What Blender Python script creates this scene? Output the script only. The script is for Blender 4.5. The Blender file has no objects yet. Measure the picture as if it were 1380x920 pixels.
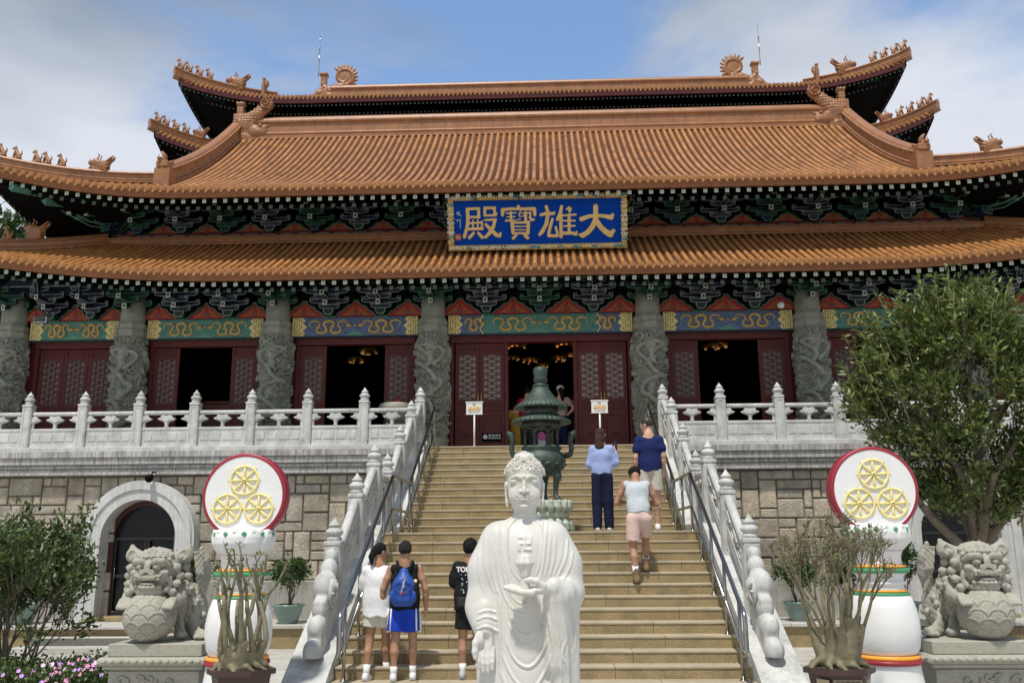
import bpy, math, random
import numpy as np
from mathutils import Vector, Matrix
rad = math.radians
SC = bpy.context.scene
COL = SC.collection

# ------------------------------------------------------------------ camera
CAM = (0.095, 0.0, 1.759)
def cam_axes(yaw, pitch, roll):
    f = Vector((-math.sin(yaw)*math.cos(pitch), math.cos(yaw)*math.cos(pitch), math.sin(pitch)))
    r = Vector((math.cos(yaw), math.sin(yaw), 0)); u = r.cross(f)
    c, s = math.cos(roll), math.sin(roll)
    return c*r+s*u, -s*r+c*u, f
cd = bpy.data.cameras.new('camera'); co = bpy.data.objects.new('camera', cd); COL.objects.link(co)
r_, u_, f_ = cam_axes(rad(2.07), rad(12.62), rad(-0.42))
co.matrix_world = Matrix(((r_.x, u_.x, -f_.x, CAM[0]), (r_.y, u_.y, -f_.y, CAM[1]), (r_.z, u_.z, -f_.z, CAM[2]), (0, 0, 0, 1)))
cd.sensor_width = 36; cd.lens = 36*1215/1380; cd.clip_end = 5000; cd.clip_start = 0.05
SC.camera = co
SC.view_settings.view_transform = 'Standard'; SC.view_settings.look = 'None'
SC.view_settings.exposure = 0.0; SC.view_settings.gamma = 1.0

# ------------------------------------------------------------------ sky and sun
SUN_EL, SUN_AZ = 67.0, 199.0        # azimuth clockwise from +Y
wd = bpy.data.worlds.new('World'); SC.world = wd; wd.use_nodes = True
nt = wd.node_tree; nt.nodes.clear()
def wn(t, **k):
    n = nt.nodes.new(t)
    for a, b in k.items(): setattr(n, a, b)
    return n
out = wn('ShaderNodeOutputWorld'); bg = wn('ShaderNodeBackground')
sky = wn('ShaderNodeTexSky', sky_type='NISHITA', sun_disc=False, sun_elevation=rad(SUN_EL), sun_rotation=rad(SUN_AZ), air_density=1.0, dust_density=0.6, ozone_density=1.5)
tc = wn('ShaderNodeTexCoord')
mp = wn('ShaderNodeMapping'); mp.inputs['Scale'].default_value = (1.0, 1.0, 2.8); mp.inputs['Location'].default_value = (0.35, 0.1, 0.2)
nz = wn('ShaderNodeTexNoise'); nz.inputs['Scale'].default_value = 2.3; nz.inputs['Detail'].default_value = 9; nz.inputs['Roughness'].default_value = 0.56; nz.inputs['Distortion'].default_value = 0.25
L = nt.links.new
L(tc.outputs['Generated'], mp.inputs[0]); L(mp.outputs[0], nz.inputs['Vector'])
sep = wn('ShaderNodeSeparateXYZ'); L(tc.outputs['Generated'], sep.inputs[0])
def wmath(op, a, b=None, c=None):
    n = wn('ShaderNodeMath', operation=op)
    for i, v in enumerate((a, b, c)):
        if v is None: continue
        if isinstance(v, (int, float)): n.inputs[i].default_value = v
        else: L(v, n.inputs[i])
    return n.outputs[0]
# where the cloud banks lie: thick to the left, thinner to the right, open blue between
left = wmath('MULTIPLY', wmath('SUBTRACT', -0.10, sep.outputs[0]), 2.3)
lc = wn('ShaderNodeClamp'); L(left, lc.inputs[0])
right = wmath('MULTIPLY', wmath('SUBTRACT', sep.outputs[0], 0.06), 1.3)
rc = wn('ShaderNodeClamp'); L(right, rc.inputs[0]); rc.inputs['Max'].default_value = 0.22
back = wmath('MULTIPLY', wmath('SUBTRACT', 0.3, sep.outputs[1]), 0.35)
bc = wn('ShaderNodeClamp'); L(back, bc.inputs[0]); bc.inputs['Max'].default_value = 0.2
cover = wmath('ADD', wmath('ADD', wmath('MULTIPLY', lc.outputs[0], 0.42), rc.outputs[0]), wmath('ADD', nz.outputs['Fac'], bc.outputs[0]))
cr = wn('ShaderNodeMapRange'); cr.interpolation_type = 'SMOOTHSTEP'; L(cover, cr.inputs[0]); cr.inputs[1].default_value = 0.54; cr.inputs[2].default_value = 0.76
mp2 = wn('ShaderNodeMapping'); mp2.inputs['Scale'].default_value = (1.2, 1.2, 2.6); mp2.inputs['Location'].default_value = (4.0, 2.0, 1.0)
nz2 = wn('ShaderNodeTexNoise'); nz2.inputs['Scale'].default_value = 2.2; nz2.inputs['Detail'].default_value = 6
L(tc.outputs['Generated'], mp2.inputs[0]); L(mp2.outputs[0], nz2.inputs['Vector'])
# cloud body colour: bright low down, greyer overhead
grey = wmath('ADD', wmath('MULTIPLY', wmath('SUBTRACT', sep.outputs[2], 0.38), 5.0), wmath('MULTIPLY', wmath('SUBTRACT', nz2.outputs['Fac'], 0.5), 2.2))
gc = wn('ShaderNodeClamp'); L(grey, gc.inputs[0])
cc = wn('ShaderNodeMix', data_type='RGBA'); L(gc.outputs[0], cc.inputs[0])
cc.inputs[6].default_value = (9.4, 9.9, 11.0, 1); cc.inputs[7].default_value = (3.6, 4.4, 5.7, 1)
skb = wn('ShaderNodeMix', data_type='RGBA', blend_type='MULTIPLY'); skb.inputs[0].default_value = 1.0
L(sky.outputs[0], skb.inputs[6]); skb.inputs[7].default_value = (2.55, 2.7, 2.75, 1)
mx = wn('ShaderNodeMix', data_type='RGBA'); L(cr.outputs[0], mx.inputs[0]); L(skb.outputs[2], mx.inputs[6]); L(cc.outputs[2], mx.inputs[7])
L(mx.outputs[2], bg.inputs[0]); bg.inputs[1].default_value = 0.078; L(bg.outputs[0], out.inputs[0])
sd = bpy.data.lights.new('sun', 'SUN'); sd.energy = 4.0; sd.angle = rad(3.0); sd.color = (1.0, 0.95, 0.87)
so = bpy.data.objects.new('sun', sd); COL.objects.link(so)
az, el = rad(SUN_AZ), rad(SUN_EL)
sv = Vector((math.sin(az)*math.cos(el), math.cos(az)*math.cos(el), math.sin(el)))
so.rotation_euler = sv.to_track_quat('Z', 'Y').to_euler(); so.location = (0, -20, 60)

# ------------------------------------------------------------------ helpers
def tag(o, label=None, cat=None, group=None, kind=None):
    if label: o['label'] = label
    if cat: o['category'] = cat
    if group: o['group'] = group
    if kind: o['kind'] = kind
    return o
def thing(name, label, cat, loc=(0, 0, 0), rz=0, group=None, scale=1.0):
    o = bpy.data.objects.new(name, None); COL.objects.link(o)
    o.location = loc; o.rotation_euler = (0, 0, rz); o.scale = (scale,)*3; o.empty_display_size = 0.1
    return tag(o, label, cat, group)
def kids(o): return KIDS.get(o.name, [])
KIDS = {}
def setparent(o, p):
    o.parent = p
    KIDS.setdefault(p.name, []).append(o)
def woff(p):
    v = Vector((0, 0, 0))
    while p is not None: v += Vector(p.location); p = p.parent
    return v
def link_mesh(name, me, parent=None, loc=None):
    o = bpy.data.objects.new(name, me); COL.objects.link(o)
    if parent is not None: setparent(o, parent)
    if loc is not None: o.location = loc
    return o
def dup(root, loc=None, rz=None, label=None, parent=None, group=None, scale=None):
    c = root.copy(); COL.objects.link(c)
    if loc is not None: c.location = loc
    if rz is not None: c.rotation_euler = (0, 0, rz)
    if scale is not None: c.scale = scale
    if parent is not None: setparent(c, parent)
    if label: c['label'] = label
    if group: c['group'] = group
    for ch in list(kids(root)):
        dup(ch, parent=c)
    return c
def mesh_np(name, V, F, mat=None, smooth=True, mi=None):
    V = np.asarray(V, dtype=np.float32); F = np.asarray(F, dtype=np.int32)
    me = bpy.data.meshes.new(name)
    me.vertices.add(len(V)); me.vertices.foreach_set('co', V.ravel())
    n = F.shape[1]; me.loops.add(F.size); me.loops.foreach_set('vertex_index', F.ravel())
    me.polygons.add(len(F)); me.polygons.foreach_set('loop_start', np.arange(0, F.size, n, dtype=np.int32))
    me.polygons.foreach_set('loop_total', np.full(len(F), n, dtype=np.int32))
    if smooth: me.polygons.foreach_set('use_smooth', np.ones(len(F), dtype=bool))
    for m in (mat if isinstance(mat, (list, tuple)) else [mat]):
        if m: me.materials.append(m)
    if mi is not None: me.polygons.foreach_set('material_index', np.asarray(mi, dtype=np.int32))
    me.update(); me.validate()
    return me
class MB:
    def __init__(s): s.v = []; s.f = []; s.m = []; s.s = []
    def add(s, vs, fs, m=0, sm=False):
        b = len(s.v); s.v.extend([tuple(v) for v in vs])
        for f in fs: s.f.append(tuple(b+i for i in f)); s.m.append(m); s.s.append(sm)
        return s
    def box(s, c, d, m=0, rot=None, bev=0.0):
        x, y, z = d[0]/2, d[1]/2, d[2]/2
        if bev > 0:
            b = min(bev, x*.9, y*.9, z*.9)
            V = []; idx = {}
            for sx in (-1, 1):
                for sy in (-1, 1):
                    for sz in (-1, 1):
                        for ax in range(3):
                            p = [sx*(x-b), sy*(y-b), sz*(z-b)]; p[ax] = (sx*x, sy*y, sz*z)[ax]
                            idx[(sx, sy, sz, ax)] = len(V); V.append(p)
            F = []
            for ax in range(3):
                o1, o2 = [a for a in range(3) if a != ax]
                for sg in (-1, 1):
                    q = []
                    for (a, c2) in ((-1, -1), (1, -1), (1, 1), (-1, 1)):
                        t = [0, 0, 0]; t[ax] = sg; t[o1] = a; t[o2] = c2; q.append(idx[(t[0], t[1], t[2], ax)])
                    if (sg > 0) == (ax == 1): q = q[::-1]
                    F.append(q)
            for ax in range(3):
                o1, o2 = [a for a in range(3) if a != ax]
                for a in (-1, 1):
                    for c2 in (-1, 1):
                        q = []
                        for (e, w) in ((-1, o1), (1, o1), (1, o2), (-1, o2)):
                            t = [0, 0, 0]; t[ax] = e; t[o1] = a; t[o2] = c2; q.append(idx[(t[0], t[1], t[2], w)])
                        F.append(q)
            for sx in (-1, 1):
                for sy in (-1, 1):
                    for sz in (-1, 1): F.append([idx[(sx, sy, sz, k)] for k in range(3)])
        else:
            V = [(-x, -y, -z), (x, -y, -z), (x, y, -z), (-x, y, -z), (-x, -y, z), (x, -y, z), (x, y, z), (-x, y, z)]
            F = [(0, 3, 2, 1), (4, 5, 6, 7), (0, 1, 5, 4), (1, 2, 6, 5), (2, 3, 7, 6), (3, 0, 4, 7)]
        c = Vector(c)
        if rot is not None:
            V = [tuple(rot @ Vector(v) + c) for v in V]
        else: V = [(v[0]+c.x, v[1]+c.y, v[2]+c.z) for v in V]
        return s.add(V, F, m)
    def b2(s, p, q, m=0, bev=0.0):
        return s.box([(p[i]+q[i])/2 for i in range(3)], [abs(q[i]-p[i]) for i in range(3)], m, None, bev)
    def prism(s, poly, a, b, ax='y', m=0, sm=False, off=(0, 0, 0)):
        # poly: 2d points in the two other axes
        n = len(poly); V = []
        for t in (a, b):
            for (u, w) in poly:
                p = {'y': (u, t, w), 'x': (t, u, w), 'z': (u, w, t)}[ax]
                V.append((p[0]+off[0], p[1]+off[1], p[2]+off[2]))
        s.add(V, [tuple(range(n)), tuple(range(2*n-1, n-1, -1))], m, False)
        b0 = len(s.v)-2*n
        for i in range(n):
            j = (i+1) % n
            s.f.append((b0+i, b0+n+i, b0+n+j, b0+j)); s.m.append(m); s.s.append(sm)
        return s
    def tube(s, path, rads, n=8, m=0, sm=True, caps=True, flat=1.0, up=None):
        P = [Vector(p) for p in path]
        if not isinstance(rads, (list, tuple)): rads = [rads]*len(P)
        V = []; prev = None
        for i, p in enumerate(P):
            t = (P[min(i+1, len(P)-1)]-P[max(i-1, 0)])
            if t.length < 1e-9: t = Vector((0, 0, 1))
            t.normalize()
            if prev is None:
                a = Vector(up) if up else (Vector((0, 0, 1)) if abs(t.z) < .9 else Vector((1, 0, 0)))
            else: a = prev
            a = (a - t*a.dot(t))
            if a.length < 1e-6: a = t.orthogonal()
            a.normalize(); prev = a; b = t.cross(a)
            for k in range(n):
                th = 2*math.pi*k/n
                V.append(tuple(p+(a*math.cos(th)*flat+b*math.sin(th))*rads[i]))
        F = []
        for i in range(len(P)-1):
            for k in range(n):
                F.append((i*n+k, i*n+(k+1) % n, (i+1)*n+(k+1) % n, (i+1)*n+k))
        if caps: F.append(tuple(range(n))[::-1]); F.append(tuple((len(P)-1)*n+k for k in range(n)))
        return s.add(V, F, m, sm)
    def lathe(s, prof, n=24, c=(0, 0, 0), m=0, sm=True, sx=1, sy=1, rot=0, fn=None):
        V = []; F = []
        for (r, z) in prof:
            for k in range(n):
                th = 2*math.pi*k/n+rot; rr = r*(fn(th, z) if fn else 1)
                V.append((c[0]+rr*math.cos(th)*sx, c[1]+rr*math.sin(th)*sy, c[2]+z))
        for i in range(len(prof)-1):
            for k in range(n): F.append((i*n+k, i*n+(k+1) % n, (i+1)*n+(k+1) % n, (i+1)*n+k))
        F.append(tuple(range(n))[::-1]); F.append(tuple((len(prof)-1)*n+k for k in range(n)))
        return s.add(V, F, m, sm)
    def quad(s, a, b, c, d, m=0): return s.add([a, b, c, d], [(0, 1, 2, 3)], m)
    def mesh(s, name, mats, off=(0, 0, 0), fix=True):
        me = bpy.data.meshes.new(name)
        ox, oy, oz = off
        me.from_pydata([(v[0]-ox, v[1]-oy, v[2]-oz) for v in s.v], [], s.f)
        for m in (mats if isinstance(mats, (list, tuple)) else [mats]): me.materials.append(m)
        me.polygons.foreach_set('material_index', s.m); me.polygons.foreach_set('use_smooth', s.s)
        if fix:
            import bmesh
            bm = bmesh.new(); bm.from_mesh(me); bmesh.ops.recalc_face_normals(bm, faces=bm.faces); bm.to_mesh(me); bm.free()
        me.update(); return me
    def build(s, name, mats, parent=None, local=False, fix=True):
        off = (0, 0, 0) if (local or parent is None) else woff(parent)
        return link_mesh(name, s.mesh(name, mats, off, fix), parent)

# ---- smooth value noise for shaping
_rs = np.random.RandomState(7); _NT = _rs.rand(64, 64, 64).astype(np.float32)
def vnoise(x, y, z):
    x, y, z = np.broadcast_arrays(x, y, z)
    xi, yi, zi = np.floor(x).astype(int), np.floor(y).astype(int), np.floor(z).astype(int)
    fx, fy, fz = x-xi, y-yi, z-zi
    fx, fy, fz = fx*fx*(3-2*fx), fy*fy*(3-2*fy), fz*fz*(3-2*fz)
    g = lambda a, b, c: _NT[a & 63, b & 63, c & 63]
    l = lambda a, b, t: a+(b-a)*t
    return l(l(l(g(xi, yi, zi), g(xi+1, yi, zi), fx), l(g(xi, yi+1, zi), g(xi+1, yi+1, zi), fx), fy),
             l(l(g(xi, yi, zi+1), g(xi+1, yi, zi+1), fx), l(g(xi, yi+1, zi+1), g(xi+1, yi+1, zi+1), fx), fy), fz)-0.5
def fbm(x, y, z, o=3):
    r = 0; a = 1; f = 1
    for i in range(o): r = r+a*vnoise(x*f+i*7.3, y*f+i*3.1, z*f+i*5.7); a *= .5; f *= 2.03
    return r

# ---- signed distance modelling on a grid, turned into a smooth surface
class Field:
    def __init__(s, lo, hi, h):
        s.h = h; s.o = np.array(lo, float)
        n = [int(math.ceil((hi[i]-lo[i])/h))+1 for i in range(3)]
        s.ax = [s.o[i]+np.arange(n[i])*h for i in range(3)]
        s.D = np.full(n, 10.0, dtype=np.float32)
    def reg(s, lo, hi):
        sl = []
        for i in range(3):
            a = max(0, int((lo[i]-s.o[i])/s.h)-2); b = min(len(s.ax[i]), int((hi[i]-s.o[i])/s.h)+4)
            if b <= a: return None
            sl.append(slice(a, b))
        return tuple(sl), s.ax[0][sl[0]][:, None, None], s.ax[1][sl[1]][None, :, None], s.ax[2][sl[2]][None, None, :]
    def put(s, sl, d, k, mode):
        a = s.D[sl]
        if mode == 'sub':
            d = -d
            if k > 0:
                hh = np.maximum(k-np.abs(a-d), 0)/k; r = np.maximum(a, d)+hh*hh*k/4
            else: r = np.maximum(a, d)
        else:
            if k > 0:
                hh = np.maximum(k-np.abs(a-d), 0)/k; r = np.minimum(a, d)-hh*hh*k/4
            else: r = np.minimum(a, d)
        s.D[sl] = r
    def ell(s, c, r, k=.02, rot=None, mode='add'):
        c = np.array(c, float); r = np.array((r, r, r) if isinstance(r, (int, float)) else r, float)
        R = max(r)+k+.01
        bb = R if rot is not None else None
        lo = c-(r+k+.01 if bb is None else bb); hi = c+(r+k+.01 if bb is None else bb)
        g = s.reg(lo, hi)
        if g is None: return s
        sl, X, Y, Z = g
        X, Y, Z = X-c[0], Y-c[1], Z-c[2]
        if rot is not None:
            m = np.array(rot).T   # world -> local
            X, Y, Z = m[0, 0]*X+m[0, 1]*Y+m[0, 2]*Z, m[1, 0]*X+m[1, 1]*Y+m[1, 2]*Z, m[2, 0]*X+m[2, 1]*Y+m[2, 2]*Z
        k0 = np.sqrt((X/r[0])**2+(Y/r[1])**2+(Z/r[2])**2); k1 = np.sqrt((X/r[0]**2)**2+(Y/r[1]**2)**2+(Z/r[2]**2)**2)+1e-9
        s.put(sl, k0*(k0-1)/k1, k, mode); return s
    def cap(s, a, b, ra, rb=None, k=.02, mode='add', sq=None):
        # tapered capsule; sq=(sx,sy,sz) scales space about a (flattened limbs)
        rb = ra if rb is None else rb
        a = np.array(a, float); b = np.array(b, float); m = max(ra, rb)+k+.01
        e = np.array(sq if sq else (1, 1, 1), float)
        lo = np.minimum(a, b)-m*np.maximum(e, 1); hi = np.maximum(a, b)+m*np.maximum(e, 1)
        g = s.reg(lo, hi)
        if g is None: return s
        sl, X, Y, Z = g
        X, Y, Z = (X-a[0])/e[0], (Y-a[1])/e[1], (Z-a[2])/e[2]
        d = (b-a)/e; l2 = float(d@d)+1e-12
        t = np.clip((X*d[0]+Y*d[1]+Z*d[2])/l2, 0, 1)
        q = np.sqrt((X-t*d[0])**2+(Y-t*d[1])**2+(Z-t*d[2])**2)-(ra+(rb-ra)*t)
        s.put(sl, q*float(min(e)), k, mode); return s
    def chain(s, pts, rs, k=.02, mode='add', sq=None):
        for i in range(len(pts)-1): s.cap(pts[i], pts[i+1], rs[i], rs[i+1], k, mode, sq)
        return s
    def box(s, c, r, k=.01, rnd=.01, rot=None, mode='add'):
        c = np.array(c, float); r = np.array(r, float); R = (np.linalg.norm(r) if rot is not None else r)+k+rnd
        g = s.reg(c-R, c+R)
        if g is None: return s
        sl, X, Y, Z = g
        X, Y, Z = X-c[0], Y-c[1], Z-c[2]
        if rot is not None:
            m = np.array(rot).T
            X, Y, Z = m[0, 0]*X+m[0, 1]*Y+m[0, 2]*Z, m[1, 0]*X+m[1, 1]*Y+m[1, 2]*Z, m[2, 0]*X+m[2, 1]*Y+m[2, 2]*Z
        qx, qy, qz = np.abs(X)-r[0]+rnd, np.abs(Y)-r[1]+rnd, np.abs(Z)-r[2]+rnd
        d = np.sqrt(np.maximum(qx, 0)**2+np.maximum(qy, 0)**2+np.maximum(qz, 0)**2)+np.minimum(np.maximum(np.maximum(qx, qy), qz), 0)-rnd
        s.put(sl, d, k, mode); return s
    def grid(s): return s.ax[0][:, None, None], s.ax[1][None, :, None], s.ax[2][None, None, :]
    def surf(s):
        D = s.D.copy()
        D[0] = D[-1] = 1; D[:, 0] = D[:, -1] = 1; D[:, :, 0] = D[:, :, -1] = 1
        S = D < 0; n = np.array(D.shape)-1
        cnt = np.zeros(n, np.int8); acc = np.zeros(tuple(n)+(3,), np.float32)
        def cell(o): return tuple(slice(o[i], o[i]+n[i]) for i in range(3))
        for ax in range(3):
            o1, o2 = [a for a in range(3) if a != ax]
            for u in (0, 1):
                for w in (0, 1):
                    p = [0, 0, 0]; p[o1] = u; p[o2] = w; q = list(p); q[ax] = 1
                    A, B = D[cell(p)], D[cell(q)]; m = S[cell(p)] != S[cell(q)]
                    t = A[m]/(A[m]-B[m]); cnt[m] += 1
                    v = np.tile(np.array(p, np.float32), (len(t), 1)); v[:, ax] = t
                    acc[m] += v
        m = cnt > 0; idx = np.full(n, -1, np.int32); idx[m] = np.arange(m.sum())
        V = np.argwhere(m)+acc[m]/cnt[m][:, None]; V = V*s.h+s.o
        F = []
        for ax in range(3):
            o1, o2 = [(1, 2), (2, 0), (0, 1)][ax]
            a = [slice(1, -1)]*3; a[ax] = slice(0, -1); b = list(a); b[ax] = slice(1, None)
            a[ax] = slice(0, D.shape[ax]-1)
            A, B = S[tuple(a)], S[tuple(b)]
            for m2, fl in ((A & ~B, False), (~A & B, True)):
                I = np.argwhere(m2)
                if not len(I): continue
                off = np.ones(3, int); off[ax] = 0; I = I+off
                e1 = np.zeros(3, int); e1[o1] = 1; e2 = np.zeros(3, int); e2[o2] = 1
                q = [I-e1-e2, I-e2, I, I-e1]
                qs = np.stack([idx[tuple(x.T)] for x in q], 1)
                F.append(qs[:, ::-1] if fl else qs)
        F = np.concatenate(F); F = F[(F >= 0).all(1)]
        return V, F
    def build(s, name, mat, parent=None, local=True, vf=None, smooth=True):
        V, F = s.surf()
        if vf: V = vf(V)
        if not local: V = V-np.array(woff(parent))
        return link_mesh(name, mesh_np(name, V, F, mat, smooth), parent)
def rotm(rx=0, ry=0, rz=0):
    return np.array((Matrix.Rotation(rz, 3, 'Z') @ Matrix.Rotation(ry, 3, 'Y') @ Matrix.Rotation(rx, 3, 'X')))

# ------------------------------------------------------------------ materials
MATS = {}
def mat(name, col, rough=.6, var=.15, vscale=6.0, bump=0.0, bscale=30.0, metal=0.0, dirt=None, spec=.5, emit=None, streak=0.0, attr=None, hue=0.0, coat=0.0, speck=0.0, sss=0.0, dscale=1.2):
    m = bpy.data.materials.new(name); m.use_nodes = True; MATS[name] = m
    n = m.node_tree; N = n.nodes.new; K = n.links.new
    b = n.nodes['Principled BSDF']
    b.inputs['Roughness'].default_value = rough; b.inputs['Metallic'].default_value = metal
    b.inputs['Specular IOR Level'].default_value = spec
    if coat: b.inputs['Coat Weight'].default_value = coat; b.inputs['Coat Roughness'].default_value = .12
    if sss: b.inputs['Subsurface Weight'].default_value = sss; b.inputs['Subsurface Radius'].default_value = (.02, .02, .015); b.inputs['Subsurface Scale'].default_value = 1.0
    geo = N('ShaderNodeNewGeometry'); pos = geo.outputs['Position']
    def rgb(c): return (c[0], c[1], c[2], 1)
    cur = None
    base = N('ShaderNodeRGB'); base.outputs[0].default_value = rgb(col); cur = base.outputs[0]
    if attr:
        at = N('ShaderNodeAttribute'); at.attribute_name = attr
        mm = N('ShaderNodeMix'); mm.data_type = 'RGBA'; mm.blend_type = 'MULTIPLY'; mm.inputs[0].default_value = 1
        K(cur, mm.inputs[6]); K(at.outputs['Color'], mm.inputs[7]); cur = mm.outputs[2]
    if var:
        t = N('ShaderNodeTexNoise'); t.inputs['Scale'].default_value = vscale; t.inputs['Detail'].default_value = 5; t.inputs['Roughness'].default_value = .6; K(pos, t.inputs['Vector'])
        r = N('ShaderNodeMapRange'); K(t.outputs['Fac'], r.inputs[0]); r.inputs[1].default_value = .3; r.inputs[2].default_value = .7; r.inputs[3].default_value = 1-var; r.inputs[4].default_value = 1+var
        mm = N('ShaderNodeVectorMath'); mm.operation = 'SCALE'; K(cur, mm.inputs[0]); K(r.outputs[0], mm.inputs['Scale']); cur = mm.outputs[0]
    if speck:
        t = N('ShaderNodeTexNoise'); t.inputs['Scale'].default_value = bscale*1.6; t.inputs['Detail'].default_value = 3; K(pos, t.inputs['Vector'])
        r = N('ShaderNodeMapRange'); K(t.outputs['Fac'], r.inputs[0]); r.inputs[1].default_value = .35; r.inputs[2].default_value = .65; r.inputs[3].default_value = 1-speck; r.inputs[4].default_value = 1+speck
        mm = N('ShaderNodeVectorMath'); mm.operation = 'SCALE'; K(cur, mm.inputs[0]); K(r.outputs[0], mm.inputs['Scale']); cur = mm.outputs[0]
    if dirt:   # dirt = (colour, amount): blotches
        t = N('ShaderNodeTexNoise'); t.inputs['Scale'].default_value = dscale; t.inputs['Detail'].default_value = 8; t.inputs['Roughness'].default_value = .7; K(pos, t.inputs['Vector'])
        r = N('ShaderNodeMapRange'); K(t.outputs['Fac'], r.inputs[0]); r.inputs[1].default_value = .48; r.inputs[2].default_value = .72; r.inputs[3].default_value = 0; r.inputs[4].default_value = dirt[1]
        mm = N('ShaderNodeMix'); mm.data_type = 'RGBA'; K(r.outputs[0], mm.inputs[0]); K(cur, mm.inputs[6]); mm.inputs[7].default_value = rgb(dirt[0]); cur = mm.outputs[2]
    if streak:
        mpn = N('ShaderNodeMapping'); mpn.inputs['Scale'].default_value = (9, 9, .5); K(pos, mpn.inputs[0])
        t = N('ShaderNodeTexNoise'); t.inputs['Scale'].default_value = 1.6; t.inputs['Detail'].default_value = 6; t.inputs['Roughness'].default_value = .65; K(mpn.outputs[0], t.inputs['Vector'])
        r = N('ShaderNodeMapRange'); K(t.outputs['Fac'], r.inputs[0]); r.inputs[1].default_value = .42; r.inputs[2].default_value = .66; r.inputs[3].default_value = 0; r.inputs[4].default_value = streak
        mm = N('ShaderNodeMix'); mm.data_type = 'RGBA'; K(r.outputs[0], mm.inputs[0]); K(cur, mm.inputs[6]); mm.inputs[7].default_value = (col[0]*.22, col[1]*.21, col[2]*.2, 1); cur = mm.outputs[2]
    K(cur, b.inputs['Base Color'])
    if bump:
        t = N('ShaderNodeTexNoise'); t.inputs['Scale'].default_value = bscale; t.inputs['Detail'].default_value = 6; t.inputs['Roughness'].default_value = .6; K(pos, t.inputs['Vector'])
        bp = N('ShaderNodeBump'); bp.inputs['Strength'].default_value = bump; bp.inputs['Distance'].default_value = .02; K(t.outputs['Fac'], bp.inputs['Height']); K(bp.outputs[0], b.inputs['Normal'])
    if emit: b.inputs['Emission Color'].default_value = rgb(emit[0]); b.inputs['Emission Strength'].default_value = emit[1]
    return m
M_TILE = mat('glazed_tile', (.38, .172, .056), .42, .2, 3.5, .12, 25, spec=.45, dirt=((.26, .115, .04), .6), dscale=2.6, speck=.22)
M_TILER = mat('glazed_tile_row', (.39, .176, .057), .40, .18, 2.0, .12, 25, spec=.45, dirt=((.20, .085, .03), .6), dscale=1.7, speck=.16, attr='tint')
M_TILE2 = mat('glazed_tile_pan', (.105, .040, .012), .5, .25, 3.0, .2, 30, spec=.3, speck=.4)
M_RIDGE = mat('glazed_ridge', (.31, .135, .05), .42, .2, 3.0, .3, 28, spec=.55, dirt=((.19, .085, .045), .5), dscale=2.0)
M_ORN = mat('glazed_ornament', (.30, .13, .048), .4, .2, 6, .4, 40, spec=.55, dirt=((.13, .06, .035), .6), dscale=5)
M_FASCIA = mat('fascia_clay', (.22, .075, .02), .55, .2, 4)
M_FASCR = mat('fascia_maroon', (.15, .03, .03), .5, .15, 4)
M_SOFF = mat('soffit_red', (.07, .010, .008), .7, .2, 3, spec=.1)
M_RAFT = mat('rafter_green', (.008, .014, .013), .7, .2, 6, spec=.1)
M_REND = mat('rafter_end', (.50, .53, .42), .55, .15, 20)
M_REND2 = mat('rafter_end_green', (.10, .125, .095), .55, .15, 20)
M_REMK = mat('rafter_mark', (.05, .16, .10), .6, 0)
M_MAR = mat('maroon_wood', (.10, .020, .017), .5, .18, 5, .08, 60, spec=.25)
M_MARD = mat('maroon_lattice', (.08, .015, .011), .55, .12, 8)
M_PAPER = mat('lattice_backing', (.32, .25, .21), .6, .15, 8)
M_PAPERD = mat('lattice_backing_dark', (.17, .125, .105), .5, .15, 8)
M_BLUE = mat('bracket_blue', (.007, .011, .035), .5, .2, 8)
M_GREEN = mat('bracket_green', (.006, .028, .018), .5, .2, 8)
M_LINE = mat('outline_pale', (.36, .42, .39), .5, .1, 8)
M_LINEG = mat('outline_green', (.09, .25, .165), .5, .1, 8)
M_RED = mat('panel_red', (.32, .022, .016), .55, .12, 5)
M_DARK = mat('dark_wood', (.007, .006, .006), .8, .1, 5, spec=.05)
M_GOLD = mat('gold_leaf', (.62, .43, .13), .38, .15, 20, .2, 50, metal=.35)
M_COL = mat('column_stone', (.27, .28, .225), .75, .18, 5, .35, 60, dirt=((.09, .10, .075), .6), dscale=3)
M_GRAN = mat('balustrade_granite', (.56, .565, .54), .75, .14, 3, .35, 70, dirt=((.24, .25, .23), .7), dscale=2.6, speck=.12, streak=.2)
M_CORN = mat('cornice_granite', (.47, .455, .43), .8, .16, 3, .3, 60, streak=.75, dirt=((.2, .19, .18), .5))
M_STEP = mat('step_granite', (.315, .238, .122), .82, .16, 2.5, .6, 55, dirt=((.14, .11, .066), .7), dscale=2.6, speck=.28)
M_STEPT = mat('step_tread_lit', (.38, .325, .225), .78, .16, 3, .2, 55, speck=.1)  # paler than the risers: highlight on treads and nosings put into the colour
M_STONE = mat('masonry_stone', (.46, .41, .325), .88, .2, 5, 1.3, 22, attr='tint', dirt=((.10, .088, .07), .75), dscale=.9, speck=.22)
M_MORT = mat('mortar_dark', (.19, .17, .14), .9, .2, 6)
M_MARB = mat('white_marble', (.60, .59, .545), .42, .035, 2.2, .0, 30, spec=.4, dirt=((.45, .385, .27), .45), dscale=2.6)
M_PLAS = mat('white_plaster', (.76, .76, .75), .55, .05, 2, .2, 14, dirt=((.6, .59, .56), .35), dscale=1.6)
M_PRED = mat('painted_red', (.30, .02, .035), .4, .12, 3)
M_PYEL = mat('painted_yellow', (.84, .71, .27), .5, .08, 8)
M_PORA = mat('painted_orange', (.85, .36, .04), .45, .12, 5)
M_PGRN = mat('painted_green', (.05, .32, .14), .45, .12, 5)
M_LION = mat('lion_granite', (.40, .385, .32), .85, .18, 4, .55, 60, dirt=((.15, .145, .115), .75), dscale=4.0, speck=.2)
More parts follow.
